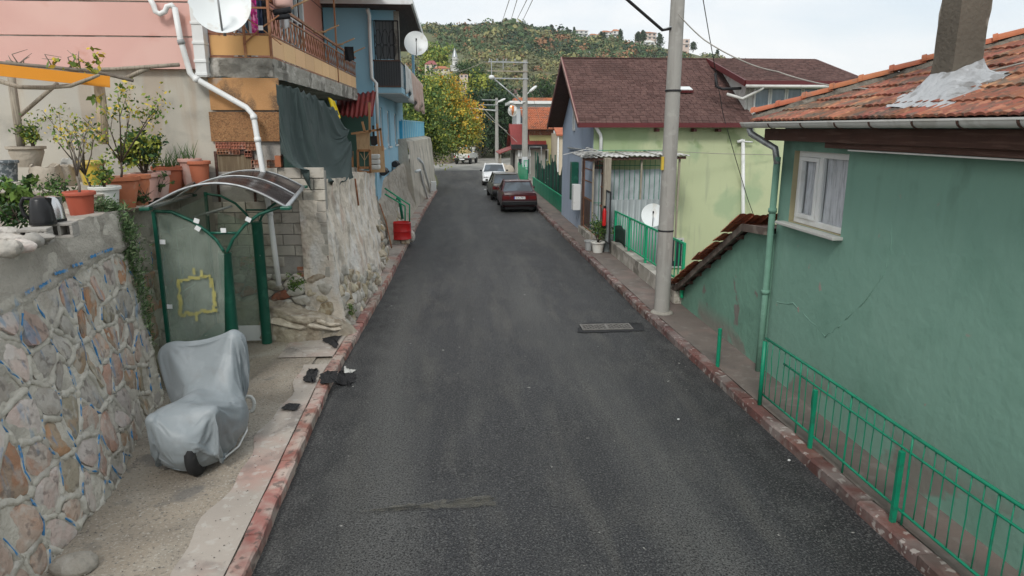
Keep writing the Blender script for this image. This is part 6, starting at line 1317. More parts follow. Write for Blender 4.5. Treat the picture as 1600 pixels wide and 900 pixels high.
stones(rw, rwf, RW1-RW0, 1.7, .27, .19, m_rub, gap=.006, dome=.045, rs=17, jit=.48, rough=1.6, skip=skipr, w=[3,3,2], cut=1)
q = MB(); q.tube([rwf(3.6,2.5,.02),rwf(3.62,2.2,.03),rwf(3.6,1.9,.025)], .02, 6); q.build('rust_stain_pipe', m_rust, rw, smooth=True)
# ---- enclosed terrace: dark tarp
def tarp_pt(cp, u, v):
    U = u*(len(cp[0])-1); Vv = v*(len(cp)-1); i = min(int(U), len(cp[0])-2); j = min(int(Vv), len(cp)-2); fu, fv = U-i, Vv-j; fu = fu*fu*(3-2*fu)*.5+fu*.5; fv = fv*fv*(3-2*fv)*.4+fv*.6
    return (Vector(cp[j][i])*(1-fu)+Vector(cp[j][i+1])*fu)*(1-fv)+(Vector(cp[j+1][i])*(1-fu)+Vector(cp[j+1][i+1])*fu)*fv
tp = [[aty(431,131,11.80),aty(455,134,12.3),aty(490,146,13.8),aty(528,172,15.4)],
      [aty(434,170,11.72),aty(468,168,12.1),aty(510,176,13.6),aty(545,200,15.2)],
      [aty(437,215,11.70),aty(475,208,11.9),aty(520,205,13.6),aty(549,208,15.0)],
      [aty(441,240,11.72),aty(482,240,11.75),aty(520,245,13.6),aty(550,240,15.0)],
      [aty(448,244,11.72),aty(508,276,11.72),aty(526,284,13.2),aty(551,276,14.9)]]
q = MB()
def tarpf(u, v):
    p = tarp_pt(tp, u, 1-v); d = .5*(.05*math.sin(u*20+(1-v)*7-3*u*v)*(.3+.7*abs(math.sin(u*3+1)))+.035*math.sin((u*9-(1-v)*14))*(.4+u*(1-u)*2)+.07*math.exp(-((u-.62-.16*(1-v))/.03)**2)*(-1))
    d += .09*math.exp(-((u-.42-.10*(1-v))/.07)**2)+.03*noise.noise(Vector((u*7,v*7,0)))
    return (p.x+d*.8, p.y-d*.9, p.z+.02*math.sin(u*22)*(1-v))
q.grid(tarpf, 150, 90)
to_ = q.build('dark_tarp', m_tarp, label='dark green tarpaulin sagging from the balcony over the terrace corner', cat='tarpaulin', smooth=True)
pin_ = []
TU, TV = 150, 90
for i in range(0, TU+1, 15): pin_.append(TV*(TU+1)+i)
for j in range(0, TV+1, 18): pin_.append(j*(TU+1))
for j in (0, 18, 36, 60): pin_.append(j*(TU+1)+TU)
for i in (30, 75, 120): pin_.append(i)
vg = to_.vertex_groups.new(name='pin'); vg.add(pin_, 1.0, 'REPLACE')
cm = to_.modifiers.new('cloth', 'CLOTH'); s_c2 = cm.settings; s_c2.quality = 5; s_c2.mass = .25; s_c2.tension_stiffness = 15; s_c2.compression_stiffness = 15; s_c2.shear_stiffness = 5; s_c2.bending_stiffness = .05; s_c2.vertex_group_mass = 'pin'; s_c2.shrink_min = -.045; s_c2.air_damping = 3
cm.collision_settings.use_collision = False; cm.point_cache.frame_start = 1; cm.point_cache.frame_end = 60
for fr_ in range(1, 31): sc.frame_set(fr_)
dg = bpy.context.evaluated_depsgraph_get(); me_ = bpy.data.meshes.new_from_object(to_.evaluated_get(dg)); to_.modifiers.clear(); to_.vertex_groups.clear(); to_.data = me_; sc.frame_set(1); me_.polygons.foreach_set('use_smooth', [True]*len(me_.polygons))

q = MB(); q.box(-3.0,-2.6,HY+.3,20.5,2.6,2.75); q.build('terrace_ledge', m_slab, rw)
q = MB(); q.grid(lambda u,v: (-2.92+.14*u+.03*math.sin(v*5+u*4), 16.2+.7*u, 4.42-1.15*(1-v)-.1*u), 6, 14)
q.v = [tuple(tarp_pt([[aty(512,152,15.4),aty(524,158,15.6)],[aty(518,172,15.3),aty(532,180,15.5)],[aty(529,186,15.1),aty(533,184,15.2)]], i/6, 1-j/14)+Vector((.02*math.sin(i),-.04*math.sin(i*1.3),0))) for j in range(15) for i in range(7)]
q.build('yellow_cloth', mat('yellow cloth', (.75,.55,.01), .7, .08, 4, [], .2, 20, .01), label='bright yellow cloth hanging beside the dark tarp under the balcony', cat='cloth', smooth=True, solid=.008)
# back wall of terrace, canopy
q = MB(); q.box(-4.0,-3.9,HY+.3,22.6,2.2,4.5); q.box(-4.0,-2.8,22.3,22.4,2.4,4.4); q.build('terrace_back_wall', m_greent, hs)
ca = thing('red_corrugated_canopy', 'small dark red corrugated canopy beside the blue house downpipe', 'canopy', (-3.4,21.5,4.2))
q = MB(); c0, c1, c2, c3 = aty(527,152,22.0), aty(588,142,21.8), aty(582,182,20.6), aty(524,182,20.9)
def canf(u, v): p = (c3*(1-u)+c2*u)*(1-v)+(c0*(1-u)+c1*u)*v; return (p.x, p.y, p.z+.03*math.sin(u*50)+.03*math.sin(u*9)*(1-v))
q.grid(canf, 60, 4); q.build('sheet', m_redroof, ca, smooth=True, solid=.01)
# junk pile: boards, window sash, shovel
jk = [('plywood_box', [(556,206),(577,206),(577,234),(558,234)], 17.6, .25, m_pale, 'pale plywood panel standing on the whitewashed wall', 'board'),
      ('wooden_board', [(578,228),(600,228),(602,269),(579,270)], 18.4, .06, m_pale, 'tall pale board leaning at the end of the whitewashed wall', 'board')]
for nm, pp, Y_, th, m_, lab, cat_ in jk:
    P_ = [aty(x,y,Y_) for x,y in pp]; q = MB(); q.add([tuple(p) for p in P_]+[(p.x-.02,p.y+th,p.z) for p in P_], [(0,1,2,3),(7,6,5,4),(0,1,5,4),(1,2,6,5),(2,3,7,6),(3,0,4,7)]); q.build(nm, m_, label=lab, cat=cat_)
ws = thing('old_window_sash', 'old brown wooden window sash with dark panes leaning on the wall top', 'window sash', tuple(aty(570,268,17.3)))
def flatbar(q, x0,y0,x1,y1, Y_, w_): q.beam(aty(x0,y0,Y_), aty(x1,y1,Y_), w_, w_, up=(0,1,0))
q = MB(); 
for l in ((559,234,560,268),(578,234,579,270),(559,235,578,235),(560,262,579,262),(560,268,579,269),(550,236,551,265)): flatbar(q, *l, 17.4, .055)
q.build('frame', mat('worn brown timber', (.36,.17,.07), .7, .15, 4, [], .2, 30, .004), ws)
q = MB(); a_, b_ = aty(561,262,17.45), aty(578,236,17.45); q.box(a_.x,b_.x,17.45,17.46,a_.z,b_.z); a_, b_ = aty(551,262,17.6), aty(559,236,17.6); q.box(a_.x,b_.x,17.6,17.61,a_.z,b_.z); q.build('pane', m_greent, ws)
q = MB(); flatbar(q, 569,236,570,262,17.36,.012); flatbar(q, 563,240,569,250,17.36,.01); flatbar(q, 576,240,570,250,17.36,.01); q.build('muntin', m_pale, ws)
for l, nm, lab in (((566,190,570,206),'timber_pole','slanting pale pole standing on the plywood panel'),((577,160,578,208),'timber_pole','upright thin pale pole behind the plywood panel'),((549,209,596,202),'timber_rail','horizontal timber rail across the top of the junk'),((589,193,592,228),'timber_slat','short dark slat hanging from the timber rail'),((594,200,598,236),'timber_slat','long tapered brown slat at the right end of the junk')):
    q = MB(); flatbar(q, *l, 17.5, .05); q.build(nm.replace('slat','offcut'), mat(nm+lab[:6], (.42,.22,.1), .75, .15, 4, [], .2, 30, .004), label=lab, cat='timber')
q = MB(); a_ = aty(584,198,18); flatbar(q, 583,196,584,214,17.9,.05); p_ = [aty(*v,17.9) for v in ((578,213),(590,212),(591,224),(586,228),(580,227))]; q.add([tuple(v) for v in p_]+[(v.x,v.y+.04,v.z) for v in p_], [(0,1,2,3,4),(9,8,7,6,5)]+[(i,(i+1)%5,5+(i+1)%5,5+i) for i in range(5)]); q.build('black_shovel', m_black, label='black shovel standing upside down beside the pale boards', cat='shovel')
q = MB(); a_ = aty(586,266,17.8)
for k in range(3): q.box(a_.x-.1,a_.x+.13,17.7,17.95,a_.z+.02+.13*k,a_.z+.14+.13*k)
q.build('bundle_sack', m_whiteg, label='small grey white bundle with black straps at the end of the wall', cat='bundle', bevel=.03)
# ---- blue house
bhx = -2.72; bh_ = thing('light_blue_house', 'light blue two storey house with white downpipe, balcony and black grille', 'house', (-4,27,2))
q = MB(); wall_holes(q, 'x', bhx, 22.9, 34.5, 1.0, 4.86, [(24.6,25.5,3.0,4.4),(27.0,28.0,3.0,4.35),(29.9,31.0,3.0,4.3)], -.15); q.build('street_wall', m_blued, bh_, fix=False)
q = MB(); q.box(-12,bhx-.001,22.9,23.1,1.5,7.35); q.build('front_wall', m_blue, bh_)
q = MB(); q.box(bhx-.25,bhx-.0005,23.1,34.5,4.86,7.4); q.build('upper_street_wall', m_blue, bh_)
for (y0_,y1_,z0_,z1_) in ((24.6,25.5,3.0,4.4),(27.0,28.0,3.0,4.35),(29.9,31.0,3.0,4.3)):
    q = MB(); rect_frame(q, bhx-.12, y0_+.002, y1_-.002, z0_+.002, z1_-.002, .08, .06); f_ = q.build('window', m_white, bh_); q = MB(); q.box(bhx-.11,bhx-.10,y0_+.08,y1_-.08,z0_+.08,z1_-.08); q.build('pane', m_pane, f_)
    q = MB(); q.box(bhx-.05,bhx+.06,y0_-.06,y1_+.06,z0_-.06,z0_); q.build('window_sill', m_white, bh_)
q = MB(); q.tube([aty(574,14,22.6),aty(577,24,22.75),aty(578,60,22.8),aty(581,122,22.8),aty(588,130,22.8),aty(590,200,22.8)], .055, 10); q.build('downpipe', m_white, bh_, smooth=True)
q = MB(); q.box(bhx,-1.84,23.2,31.6,4.80,4.99); q.build('balcony_slab', mat('blue slab paint', (.28,.47,.57), .85, .05, 1, [], .15, 25, .005), bh_)
q = MB(); q.box(bhx+.02,-1.86,23.22,31.5,4.776,4.797); q.build('slab_underside', m_whiteg, bh_)
q = MB(); q.box(bhx+.02,-1.9,23.215,23.23,4.99,5.80); q.build('rail_backing', m_wire, bh_)
for k in range(11): q = MB(); x_ = bhx+.04+k*.078; q.box(x_,x_+.055,23.195,23.21,5.0,5.78); q.build('rail_slat', mat('dark grey slat', (.05,.055,.06), .5, .1, 4, [], 0) if k == 0 else bpy.data.materials['dark grey slat'], bh_)
for z_ in (5.0,5.80): q = MB(); q.beam((bhx,23.2,z_),(-1.86,23.2,z_),.05,.05); q.beam((-1.88,23.2,z_),(-1.88,31.4,z_),.04,.04); q.build('balcony_rail', m_brown, bh_)
k = 0; y = 23.4
while y < 31.3: q = MB(); q.beam((-1.88,y,5.0),(-1.88,y,5.8),.02,.02,up=(0,1,0)); q.build('rail_bar', m_white, bh_); y += .22
q = MB(); q.box(bhx+.1,-1.95,23.30,23.31,5.85,7.0); q.build('grille_sheet', mat('dull grey sheet', (.14,.15,.155), .6, .1, 1, [], .1, 10, .01), bh_)
q = MB(); gx0, gx1 = bhx+.08, -2.03
for x_ in (gx0, gx1, gx1+.14): q.beam((x_,23.22,5.8),(x_,23.22,7.0),.035,.035,up=(0,1,0))
q.beam((gx0,23.22,7.0),(gx1+.14,23.22,7.0),.035,.035)
for k in range(6): x_ = gx0+.06+k*.105; q.beam((x_,23.22,5.82),(x_,23.22,6.98),.012,.012,up=(0,1,0))
for k in range(3):
    xc = gx0+.12+k*.22
    for zc, s_ in ((6.5,1),(6.05,-1)):
        pr = None
        for j in range(11): tt = j/10*2-1; p_ = Vector((xc+.1*(1-abs(tt)**1.5)*1, 23.2, zc+.22*tt)); pm = Vector((xc-.1*(1-abs(tt)**1.5), 23.2, zc+.22*tt)); 
        pts_ = [Vector((xc+.1*math.cos(a)*(1-.3*math.sin(a)*s_), 23.2, zc+.24*math.sin(a))) for a in np.linspace(0,2*math.pi,17)]; q.tube(pts_, .009, 5, cap=False)
q.build('window_grille', m_wire, bh_)
q = MB(); q.box(bhx,-1.95,23.25,23.5,7.02,7.35); q.build('lintel', m_blue, bh_); q = MB(); q.box(-2.02,-1.86,23.24,23.42,5.0,7.3); q.build('balcony_column', m_slab, bh_)
q = MB(); q.box(-2.0,-1.9,31.2,31.5,5.0,7.3); q.build('balcony_column', m_blued, bh_)
q = MB(); slab4(q, [(-12,22.3,7.42),(-1.42,22.3,7.42),(-1.55,35.3,7.42),(-12,35.3,7.42)], .1); q.build('eaves', m_wood, bh_)
q = MB(); q.beam((-12,22.28,7.44),(-1.4,22.28,7.44),.06,.2); q.beam((-1.38,22.25,7.44),(-1.5,35.3,7.44),.07,.16); q.build('fascia', m_white, bh_)
q = MB(); q.add([(-12,22.2,7.55),(-1.4,22.2,7.55),(-1.5,35.3,7.55),(-12,35.3,7.55),(-12,28.8,9.4),(-5,28.8,9.4)], [(0,1,5,4),(1,2,5),(2,3,4,5)]); q.build('roof', m_redroof, bh_)
for (x_,y_,z_) in ((-2.2,22.5,0),): pass
for (px,py,Y_) in ((604,268,24.4),(621,256,27.8)):
    c_ = atx(px,py,bhx+.2); q = MB(); q.tube([(bhx,c_.y,c_.z),(bhx+.3,c_.y-.05,c_.z)],.035,6); q.tube([(bhx+.12,c_.y-.35,c_.z),(bhx+.12,c_.y+.3,c_.z)],.13,10); q.build('flue_outlet', m_wire, bh_)
dish('satellite_dish', tuple(aty(650,69,22.9)), .37, (.10,-1,.30), 'round white satellite dish on the light blue house balcony')
for (px0,px1,py0,py1,mm_,lab,f_) in ((632,642,98,150,m_whiteg,'white cloth drying on the blue house balcony rail',4),(641,660,97,166,mat('beige striped cloth', (.50,.33,.26), .85, .12, 4, [((.62,.5,.44), 5, .5, .55, .8, (7,7,.3))], .2, 20, .01),'long beige striped blankets drying on the blue house balcony rail',9)):
    a_ = atx(px0,py0,-1.82); b_ = atx(px1,py0,-1.82); zl = atx((px0+px1)/2,py1,-1.82).z
    q = MB(); q.grid(lambda u,v: (-1.82+.09*math.sin(u*f_*4+v)*(1.1-v), a_.y+(b_.y-a_.y)*u, zl+.22*math.sin(u*f_*1.3)*(1-v)+(5.84-zl)*v), 60, 8); q.build('drying_cloth', mm_, label=lab, cat='laundry', smooth=True, solid=.01)
# ---- light blue fence on the far retaining wall
lbf = thing('light_blue_fence', 'light blue plank fence on top of the concrete retaining wall', 'fence', (-2.4,36,3.2))
m_lb = [mat('sky blue plank', (.05,.42,.68), .6, .06, 3, [], .05, 20, .003), mat('pale blue plank', (.30,.58,.70), .6, .06, 3, [], .05, 20, .003)]
def wy(y): return float(np.interp(y, [31,34,41,44], [-2.32,-2.2,-1.95,-1.85]))
k = 0; y = 32.2
while y < 44: q = MB(); q.box(wy(y)-.35,wy(y)-.32,y,y+.26,3.22,4.02); q.build('plank', m_lb[1 if k % 3 else 0], lbf); y += .32; k += 1
k = 0
for i in range(5): q = MB(); x_ = -2.6-.2*i; q.box(x_-.18,x_,32.15,32.18,3.2,4.0); q.build('plank', m_lb[i % 2], lbf)
q = MB(); q.beam((wy(32.2)-.33,32.2,4.04),(wy(44)-.33,44,4.04),.06,.05); q.build('top_rail', m_lb[1], lbf)
m_cwall = mat('stained concrete wall', (.54,.49,.41), .93, .12, 1.2, [((.22,.2,.17), .9, .5, .72, .7, (1,1,.5)), ((.52,.49,.43), 3, .56, .7, .5)], .8, 9, .05)
fr = thing('far_retaining_wall', 'tall stained concrete retaining wall below the light blue fence', 'retaining wall', (-2,36,.1))
q = MB()
def frw(u, v):
    y = 31.2+u*14; H_ = 3.12; x = wy(y)+.30*(1-v)+.05*noise.noise(Vector((y*.7,v*3,0)))+.03*noise.noise(Vector((y*2.5,v*8,0)))
    return (x-.35*(v > .999), y, .1+(H_-.0)*v)
q.grid(frw, 60, 24); q.grid(lambda u,v: (-2.0-.0*v-3.2*(1-u)-.35*v*u+.05*noise.noise(Vector((u*6,v*6,2))), 31.2+.02*noise.noise(Vector((u*9,v*9,2))), .1+3.12*v), 24, 20); q.grid(lambda u,v: (wy(31.2+u*14)-.30-3*v, 31.2+u*14, 3.21), 20, 2); q.build('wall_face', m_cwall, fr, smooth=True, auto=50)
# rocky slope below the blue house
rk = thing('rubble_slope', 'sloping rubble and concrete bank below the light blue house', 'bank', (-2.3,26,.1))
m_rk = mat('tan rubble bank', (.46,.41,.34), .95, .15, 2, [((.28,.24,.19), 2, .54, .7, .7), ((.56,.52,.46), 5, .58, .7, .6)], 1, 12, .05)
def rks(u, v):
    y = 21.9+u*9.5; H_ = float(np.interp(y,[21.9,24,27,31.4],[1.55,1.75,2.0,2.1])); x = float(np.interp(y,[21.9,24,27,31.4],[-2.35,-2.25,-2.08,-1.98]))-.55*v**.7+.09*noise.noise(Vector((y*1.1,v*3,0)))+.03*noise.noise(Vector((y*5,v*10,0)))
    return (x+.02, y, .1+H_*v)
q = MB(); q.grid(rks, 130, 34); q.grid(lambda u,v: (-4+u*2.0-.72*v*u, 21.9, .1+1.6*v), 10, 6); q.build('bank_face', m_rk, rk, smooth=True)
stones(rk, lambda u,v,d: Vector(rks(u/9.5, v/1.7))+Vector((d*.9,0,d*.4)), 9.5, 1.6, .36, .24, m_rub, gap=.01, dome=.035, rs=41, jit=.48, rough=1.4, cut=1, skip=lambda u,v: v > .5+.4*math.sin(u*1.7) or u > 5)
for (pts_, lab) in ((((654,248),(660,255),(676,312)), 'longer white drainpipe down the concrete retaining wall'),(((650,268),(656,266),(659,282),(671,318)), 'shorter bent white drainpipe in front of the retaining wall')):
    P_ = [atx(x,y,-1.70) for x,y in pts_]; q = MB(); q.tube(P_, .06, 10); q.build('drainpipe', m_white, label=lab, cat='pipe', smooth=True)
for k,(px,py,h_,lab) in enumerate(((679,298,.55,'larger pale block standing by the left pavement'),(676,285,.6,'smaller pale post by the left pavement'))):
    c_ = gz(px,py,.13); q = MB(); q.box(c_.x-.2,c_.x+.1,c_.y-.2,c_.y+.2,.12,.12+h_); q.build('concrete_block', m_white, label=lab, cat='block', bevel=.03)
# stairs with green handrail and drum
st_ = thing('concrete_steps', 'short flight of concrete steps climbing left behind the red drum', 'steps', (-2.6,22,.1))
for k in range(6): q = MB(); q.box(-2.25-.28*(k+1),-2.25-.28*k,21.45,22.4,.1,.3+.19*k); q.build('step', m_slab, st_, bevel=.015)
q = MB(); q.box(-2.3,-2.12,21.52,21.6,.12,1.05); q.build('grey_board', m_block, label='grey slab standing behind the red drum', cat='slab')
hr = thing('green_handrail', 'thin bright green handrail of the steps above the red drum', 'handrail', (-2.2,22,.2))
for (p_,) in ((((601,294),(640,320),(640,352)),),(((601,303),(633,322),(633,352)),)):
    q = MB(); q.tube([aty(x,y,22.1) for x,y in p_], .025, 8); q.build('rail', m_lgreen, hr, smooth=True)
q = MB(); q.tube([aty(619,310,22.3),aty(624,312,22.3),aty(629,342,22.3)], .045, 8); q.build('post', m_green, hr, smooth=True)
dr = thing('red_drum', 'bright red cut down oil drum used as a planter on two blocks', 'drum', (-1.88,21.7,.12))
q = MB(); q.lathe((-1.88,21.7,.27), [(.30,0),(.312,.015),(.30,.03),(.30,.24),(.312,.26),(.30,.28),(.30,.50),(.315,.52),(.29,.53),(.28,.47)], 32); q.build('shell', m_drum, dr, smooth=True, auto=50)
q = MB(); q.lathe((-1.88,21.7,.70), [(.285,0),(.2,.03),(.02,.05)], 20); q.build('soil', m_soil, dr, smooth=True)
for x_, w_, m_ in ((-2.03,.12,m_rub[0]),(-1.76,.13,m_rub[1])): q = MB(); q.box(x_-w_,x_+w_,21.5,21.85,.12,.275); q.build('support_block', m_, dr, bevel=.02)
q = MB(); c_ = Vector((-1.60,22.1,.3)); q.grid(lambda u,v: (c_.x+.12*math.cos(6.283*u)*math.sin(math.pi*v), c_.y+.2*math.sin(6.283*u)*math.sin(math.pi*v), c_.z-.02+.2*math.cos(math.pi*v)), 10, 7); q.build('pale_stone', m_rub[2], label='pale stone beside the red drum at the kerb', cat='stone')
cable([aty(593,318,20.5),aty(604,350,20.3),aty(612,388,20.0)], .02, 'rusty rod leaning on the rubble wall left of the red drum', m_rust)['category'] = 'rod'

# ================================================================ BUS SHELTER
bs = thing('bus_shelter', 'bus shelter with arched brown roof, dark green posts and dirty glass panels', 'bus shelter', (-3.5,10.3,.12))
A0 = Vector((-3.24,9.5,.12)); A1 = Vector((-3.34,11.44,.12)); Ld = Vector((-4.08,9.22,.12)); Lf = Vector((-4.3,11.6,.12))
for p_, zt in ((A0,2.03),(A1,2.20)):
    q = MB(); q.lathe(p_, [(.085,0),(.085,zt-.14),(.088,zt-.135),(.088,zt-.12)], 20); q.build('post', m_dkgreen, bs, smooth=True, auto=40)
def at_sh(px, py, Y_): return aty(px, py, Y_)
near = [(240,330),(268,331),(300,345),(325,363),(338,375),(350,393)]; nearr = [(355,394),(364,374),(382,352),(405,335),(430,326),(444,323)]
def arch(pts, Y_, r, nm, m=m_dkgreen):
    q = MB(); P_ = [aty(x,y,Y_) for x,y in pts]; Q = []
    for i in range(len(P_)-1):
        for k in range(4): Q.append(P_[i].lerp(P_[i+1],k/4))
    Q.append(P_[-1]); q.tube(Q, r, 8); return q.build(nm, m, bs, smooth=True)
YN, YF = 9.32, 11.5
arch(near, YN, .022, 'roof_arm'); arch(nearr, YN, .022, 'roof_arm'); arch([(329,364),(371,364)], YN, .018, 'tie_bar')
farl = [(322,303),(345,306),(368,318),(385,335),(395,352)]; farr = [(405,350),(409,338),(420,325),(440,310),(456,303)]
arch(farl, YF, .02, 'roof_arm'); arch(farr, YF, .02, 'roof_arm'); arch([(384,328),(424,328)], YF, .015, 'tie_bar'); arch([(362,322),(300,340)], YF-.1, .02, 'tie_bar', m_grey)
# back frame posts
q = MB(); q.beam(aty(240,330,YN),aty(262,522,YN)+(aty(262,522,YN)-aty(240,330,YN))*.55,.045,.045,up=(0,1,0)); q.build('frame_post', m_dkgreen, bs)
q = MB(); q.beam(aty(321,300,YF),aty(336,485,YF)+(aty(336,485,YF)-aty(321,300,YF))*.2,.045,.045,up=(0,1,0)); q.build('frame_post', m_dkgreen, bs)
# glass
def shq(pts, nm, m, th=0): q = MB(); q.add([tuple(p) for p in pts], [(0,1,2,3)]); return q.build(nm, m, bs, solid=th)
lb0 = aty(240,330,YN)+(aty(262,522,YN)-aty(240,330,YN))*1.5; lt0 = aty(243,335,YN); rb0 = Vector((A0.x-.1,YN+.1,.25)); rt0 = Vector((A0.x-.1,YN+.1,2.0))
q = MB(); tops = [aty(x,y+4,YN+.02) for x,y in near]; base_z = .3; vs = [tuple(t_) for t_ in tops]+[(lb0.x+(t_.x-tops[0].x)*((A0.x-.1-lb0.x)/(tops[-1].x-tops[0].x)),YN+.02,base_z) for t_ in tops]
q.add(vs, [(i,i+1,7+i,6+i) for i in range(5)]); q.build('side_glass', m_glass, bs, solid=.008)
lbf = aty(321,300,YF)+(aty(336,485,YF)-aty(321,300,YF))*1.2
shq([lb0+Vector((.02,.05,0)),lt0+Vector((.02,.05,-.05)),aty(323,306,YF),lbf], 'back_glass', m_glass, .008)
gf_ = [aty(340,330,YF),aty(402,352,YF),Vector((A1.x-.1,YF,.42)),Vector((lbf.x+.05,YF,.42))]; shq(gf_, 'end_glass', m_glass, .008)
q = MB(); q.box(lbf.x+.05,A1.x-.1,YF-.01,YF+.01,.15,.42); q.build('white_kick_panel', m_white, bs)
# hazy clear panels hanging below the roof
q = MB(); tops2 = [aty(x,y,YN+.03) for x,y in ((300,343),(325,360),(350,390),(364,372),(382,350),(405,333),(436,322))]
roofp = [(228,326),(262,310),(300,292),(335,285),(370,287),(400,298),(425,313),(447,324)]
Yr0, Yr1 = 9.05, 11.75
Pn = [aty(x,y,Yr0) for x,y in [(228,326),(250,314),(280,299),(312,290),(345,288),(378,293),(410,305),(447,325)]]
Pf = [aty(x,y,Yr1) for x,y in [(300,305),(318,290),(342,277),(368,269),(396,267),(422,270),(448,279),(474,292)]]
def rp(u, v):
    U = u*7; i = min(int(U),6); f_ = U-i
    def cat(P_, i, t_):
        p0 = P_[max(i-1,0)]; p1 = P_[i]; p2 = P_[i+1]; p3 = P_[min(i+2,7)]
        return .5*((2*p1)+(p2-p0)*t_+(2*p0-5*p1+4*p2-p3)*t_*t_+(3*p1-p0-3*p2+p3)*t_**3)
    return cat(Pn,i,f_)*(1-v)+cat(Pf,i,f_)*v
for (v0,v1) in ((.0,.50),(.51,1.0)):
    q = MB(); q.grid(lambda u,v: rp(.42+.58*u, v0+(v1-v0)*v), 24, 6); q.build('roof_sheet', m_poly, bs, smooth=True, solid=.01)
q = MB(); q.grid(lambda u,v: rp(.015+.40*u, .02+.98*v), 20, 6); q.build('clear_roof_sheet', m_polyclear, bs, smooth=True, solid=.008)
q = MB()
def crum(u, v): p = rp(.06+.33*u, .02+(.05+.26*math.sin(u*3.1))*v); return (p.x, p.y, p.z+.02+.03*math.sin(u*8+v*3)+.04*noise.noise(Vector((u*5,v*5,0))))
q.grid(crum, 24, 8); q.build('crumpled_roof_sheet', mat('crumpled brown film', (.07,.05,.045), .4, .2, 5, [], .4, 12, .02), bs, smooth=True)
for v_, r_ in ((.0,.016),(.505,.012),(1.0,.012)):
    q = MB(); q.tube([rp(i/28,v_)+Vector((0,0,.012)) for i in range(29)], r_, 6); q.build('roof_rib', m_steel, bs, smooth=True)
for u_, r_ in ((0,.03),(1,.03)):
    q = MB(); q.tube([rp(u_,0),rp(u_,1)], r_, 8); q.build('eaves_rail', m_steel, bs, smooth=True)
    for v_ in (0,1): q = MB(); e_ = rp(u_,v_); q.obox(Matrix.Translation(e_), .13,.12,.045); q.build('bracket', m_dkgreen, bs, bevel=.01)
for (px,py,a) in ((307,345,.4),(309,357,.6),(349,360,0),(388,343,.5),(254,378,.05),(265,479,.05)):
    c_ = aty(px,py,YN-.04); q = MB(); q.obox(Matrix.Translation(c_) @ Matrix.Rotation(a,4,'Y'), .07,.008,.06); q.build('glass_clip', m_sticker, bs)
# yellow spray square on the glass
q = MB(); cs_ = [(278,437),(328,432),(336,484),(283,492)]
for i in range(4):
    a_, b_ = cs_[i], cs_[(i+1) % 4]
    for k in range(9):
        t_ = (k+.5)/9; jx, jy = random.uniform(-2.5,2.5), random.uniform(-2.5,2.5); c_ = aty(a_[0]+(b_[0]-a_[0])*t_+jx, a_[1]+(b_[1]-a_[1])*t_+jy, YN-.012-.001*(k % 3)-.004*i)
        q.obox(Matrix.Translation(c_), random.uniform(.02,.06) if i % 2 else .075, .0006, random.uniform(.02,.05) if i % 2 == 0 else .075)
for (x,y) in ((303,424),(315,427),(307,497)): q.obox(Matrix.Translation(aty(x,y,YN-.03)), .035,.0006,.09)
q.build('yellow_paint_square', m_yellow, bs)
q = MB(); q.box(-4.05,-3.75,9.9,11.2,.52,.56); q.build('bench_seat', m_dkgreen, bs, bevel=.01)
for y_ in (10.0,11.1): q = MB(); q.box(-4.0,-3.95,y_,y_+.05,.12,.52); q.build('bench_leg', m_dkgreen, bs)
q = MB(); rect_frame(q, 0,0,.5,0,.9,.015,.01); q.v=[(-4.1+v[0]*.1, 10.1+v[1], 1.35+v[2]) for v in q.v]; q.build('poster_frame', m_white, bs)

# ================================================================ COVERED SCOOTER
cv = thing('covered_scooter', 'scooter hidden under a silver grey cover, parked at the foot of the stone wall', 'scooter', (-3.0,7.4,.12))
secs_ = [ # y, centre x, half width bottom, half width top, z bottom, z top, squareness
 (6.78,-2.99,.36,.26,.16,.66),(6.83,-2.99,.44,.34,.12,.80),(6.96,-2.99,.50,.40,.12,.90),(7.18,-2.97,.50,.40,.12,.92),(7.42,-2.94,.46,.36,.16,.88),(7.60,-2.93,.40,.24,.30,.82),
 (7.74,-2.93,.39,.26,.36,.90),(7.85,-2.96,.40,.38,.40,1.06),(7.95,-3.00,.44,.50,.42,1.24),(8.06,-3.03,.42,.50,.45,1.30),(8.15,-3.03,.36,.44,.5,1.22),(8.2,-3.03,.25,.25,.55,.95)]
def cov(u, v):
    S = v*(len(secs_)-1); i = min(int(S), len(secs_)-2); f_ = S-i; f_ = f_*f_*(3-2*f_)*.6+f_*.4; a, b = secs_[i], secs_[i+1]; y, cx_, wb_, wt_, z0, z1 = [a[k]+(b[k]-a[k])*f_ for k in range(6)]
    t_ = u*2-1; s_ = abs(t_); sg = 1 if t_ > 0 else -1; top = .42
    if s_ < top: x = wt_*(s_/top)**1.05; z = z1-.06*(s_/top)**2.5
    else: k = (s_-top)/(1-top); x = wt_+(wb_-wt_)*k**.8+.09*math.sin(k*math.pi); z = (z1-.08)+(z0-(z1-.08))*k**.92
    return (cx_+sg*(x*1.06+.02*noise.noise(Vector((u*9,v*9,1)))), 8.1+(y-8.1)*1.13+.02*noise.noise(Vector((u*8,v*8,7))), z+.05)
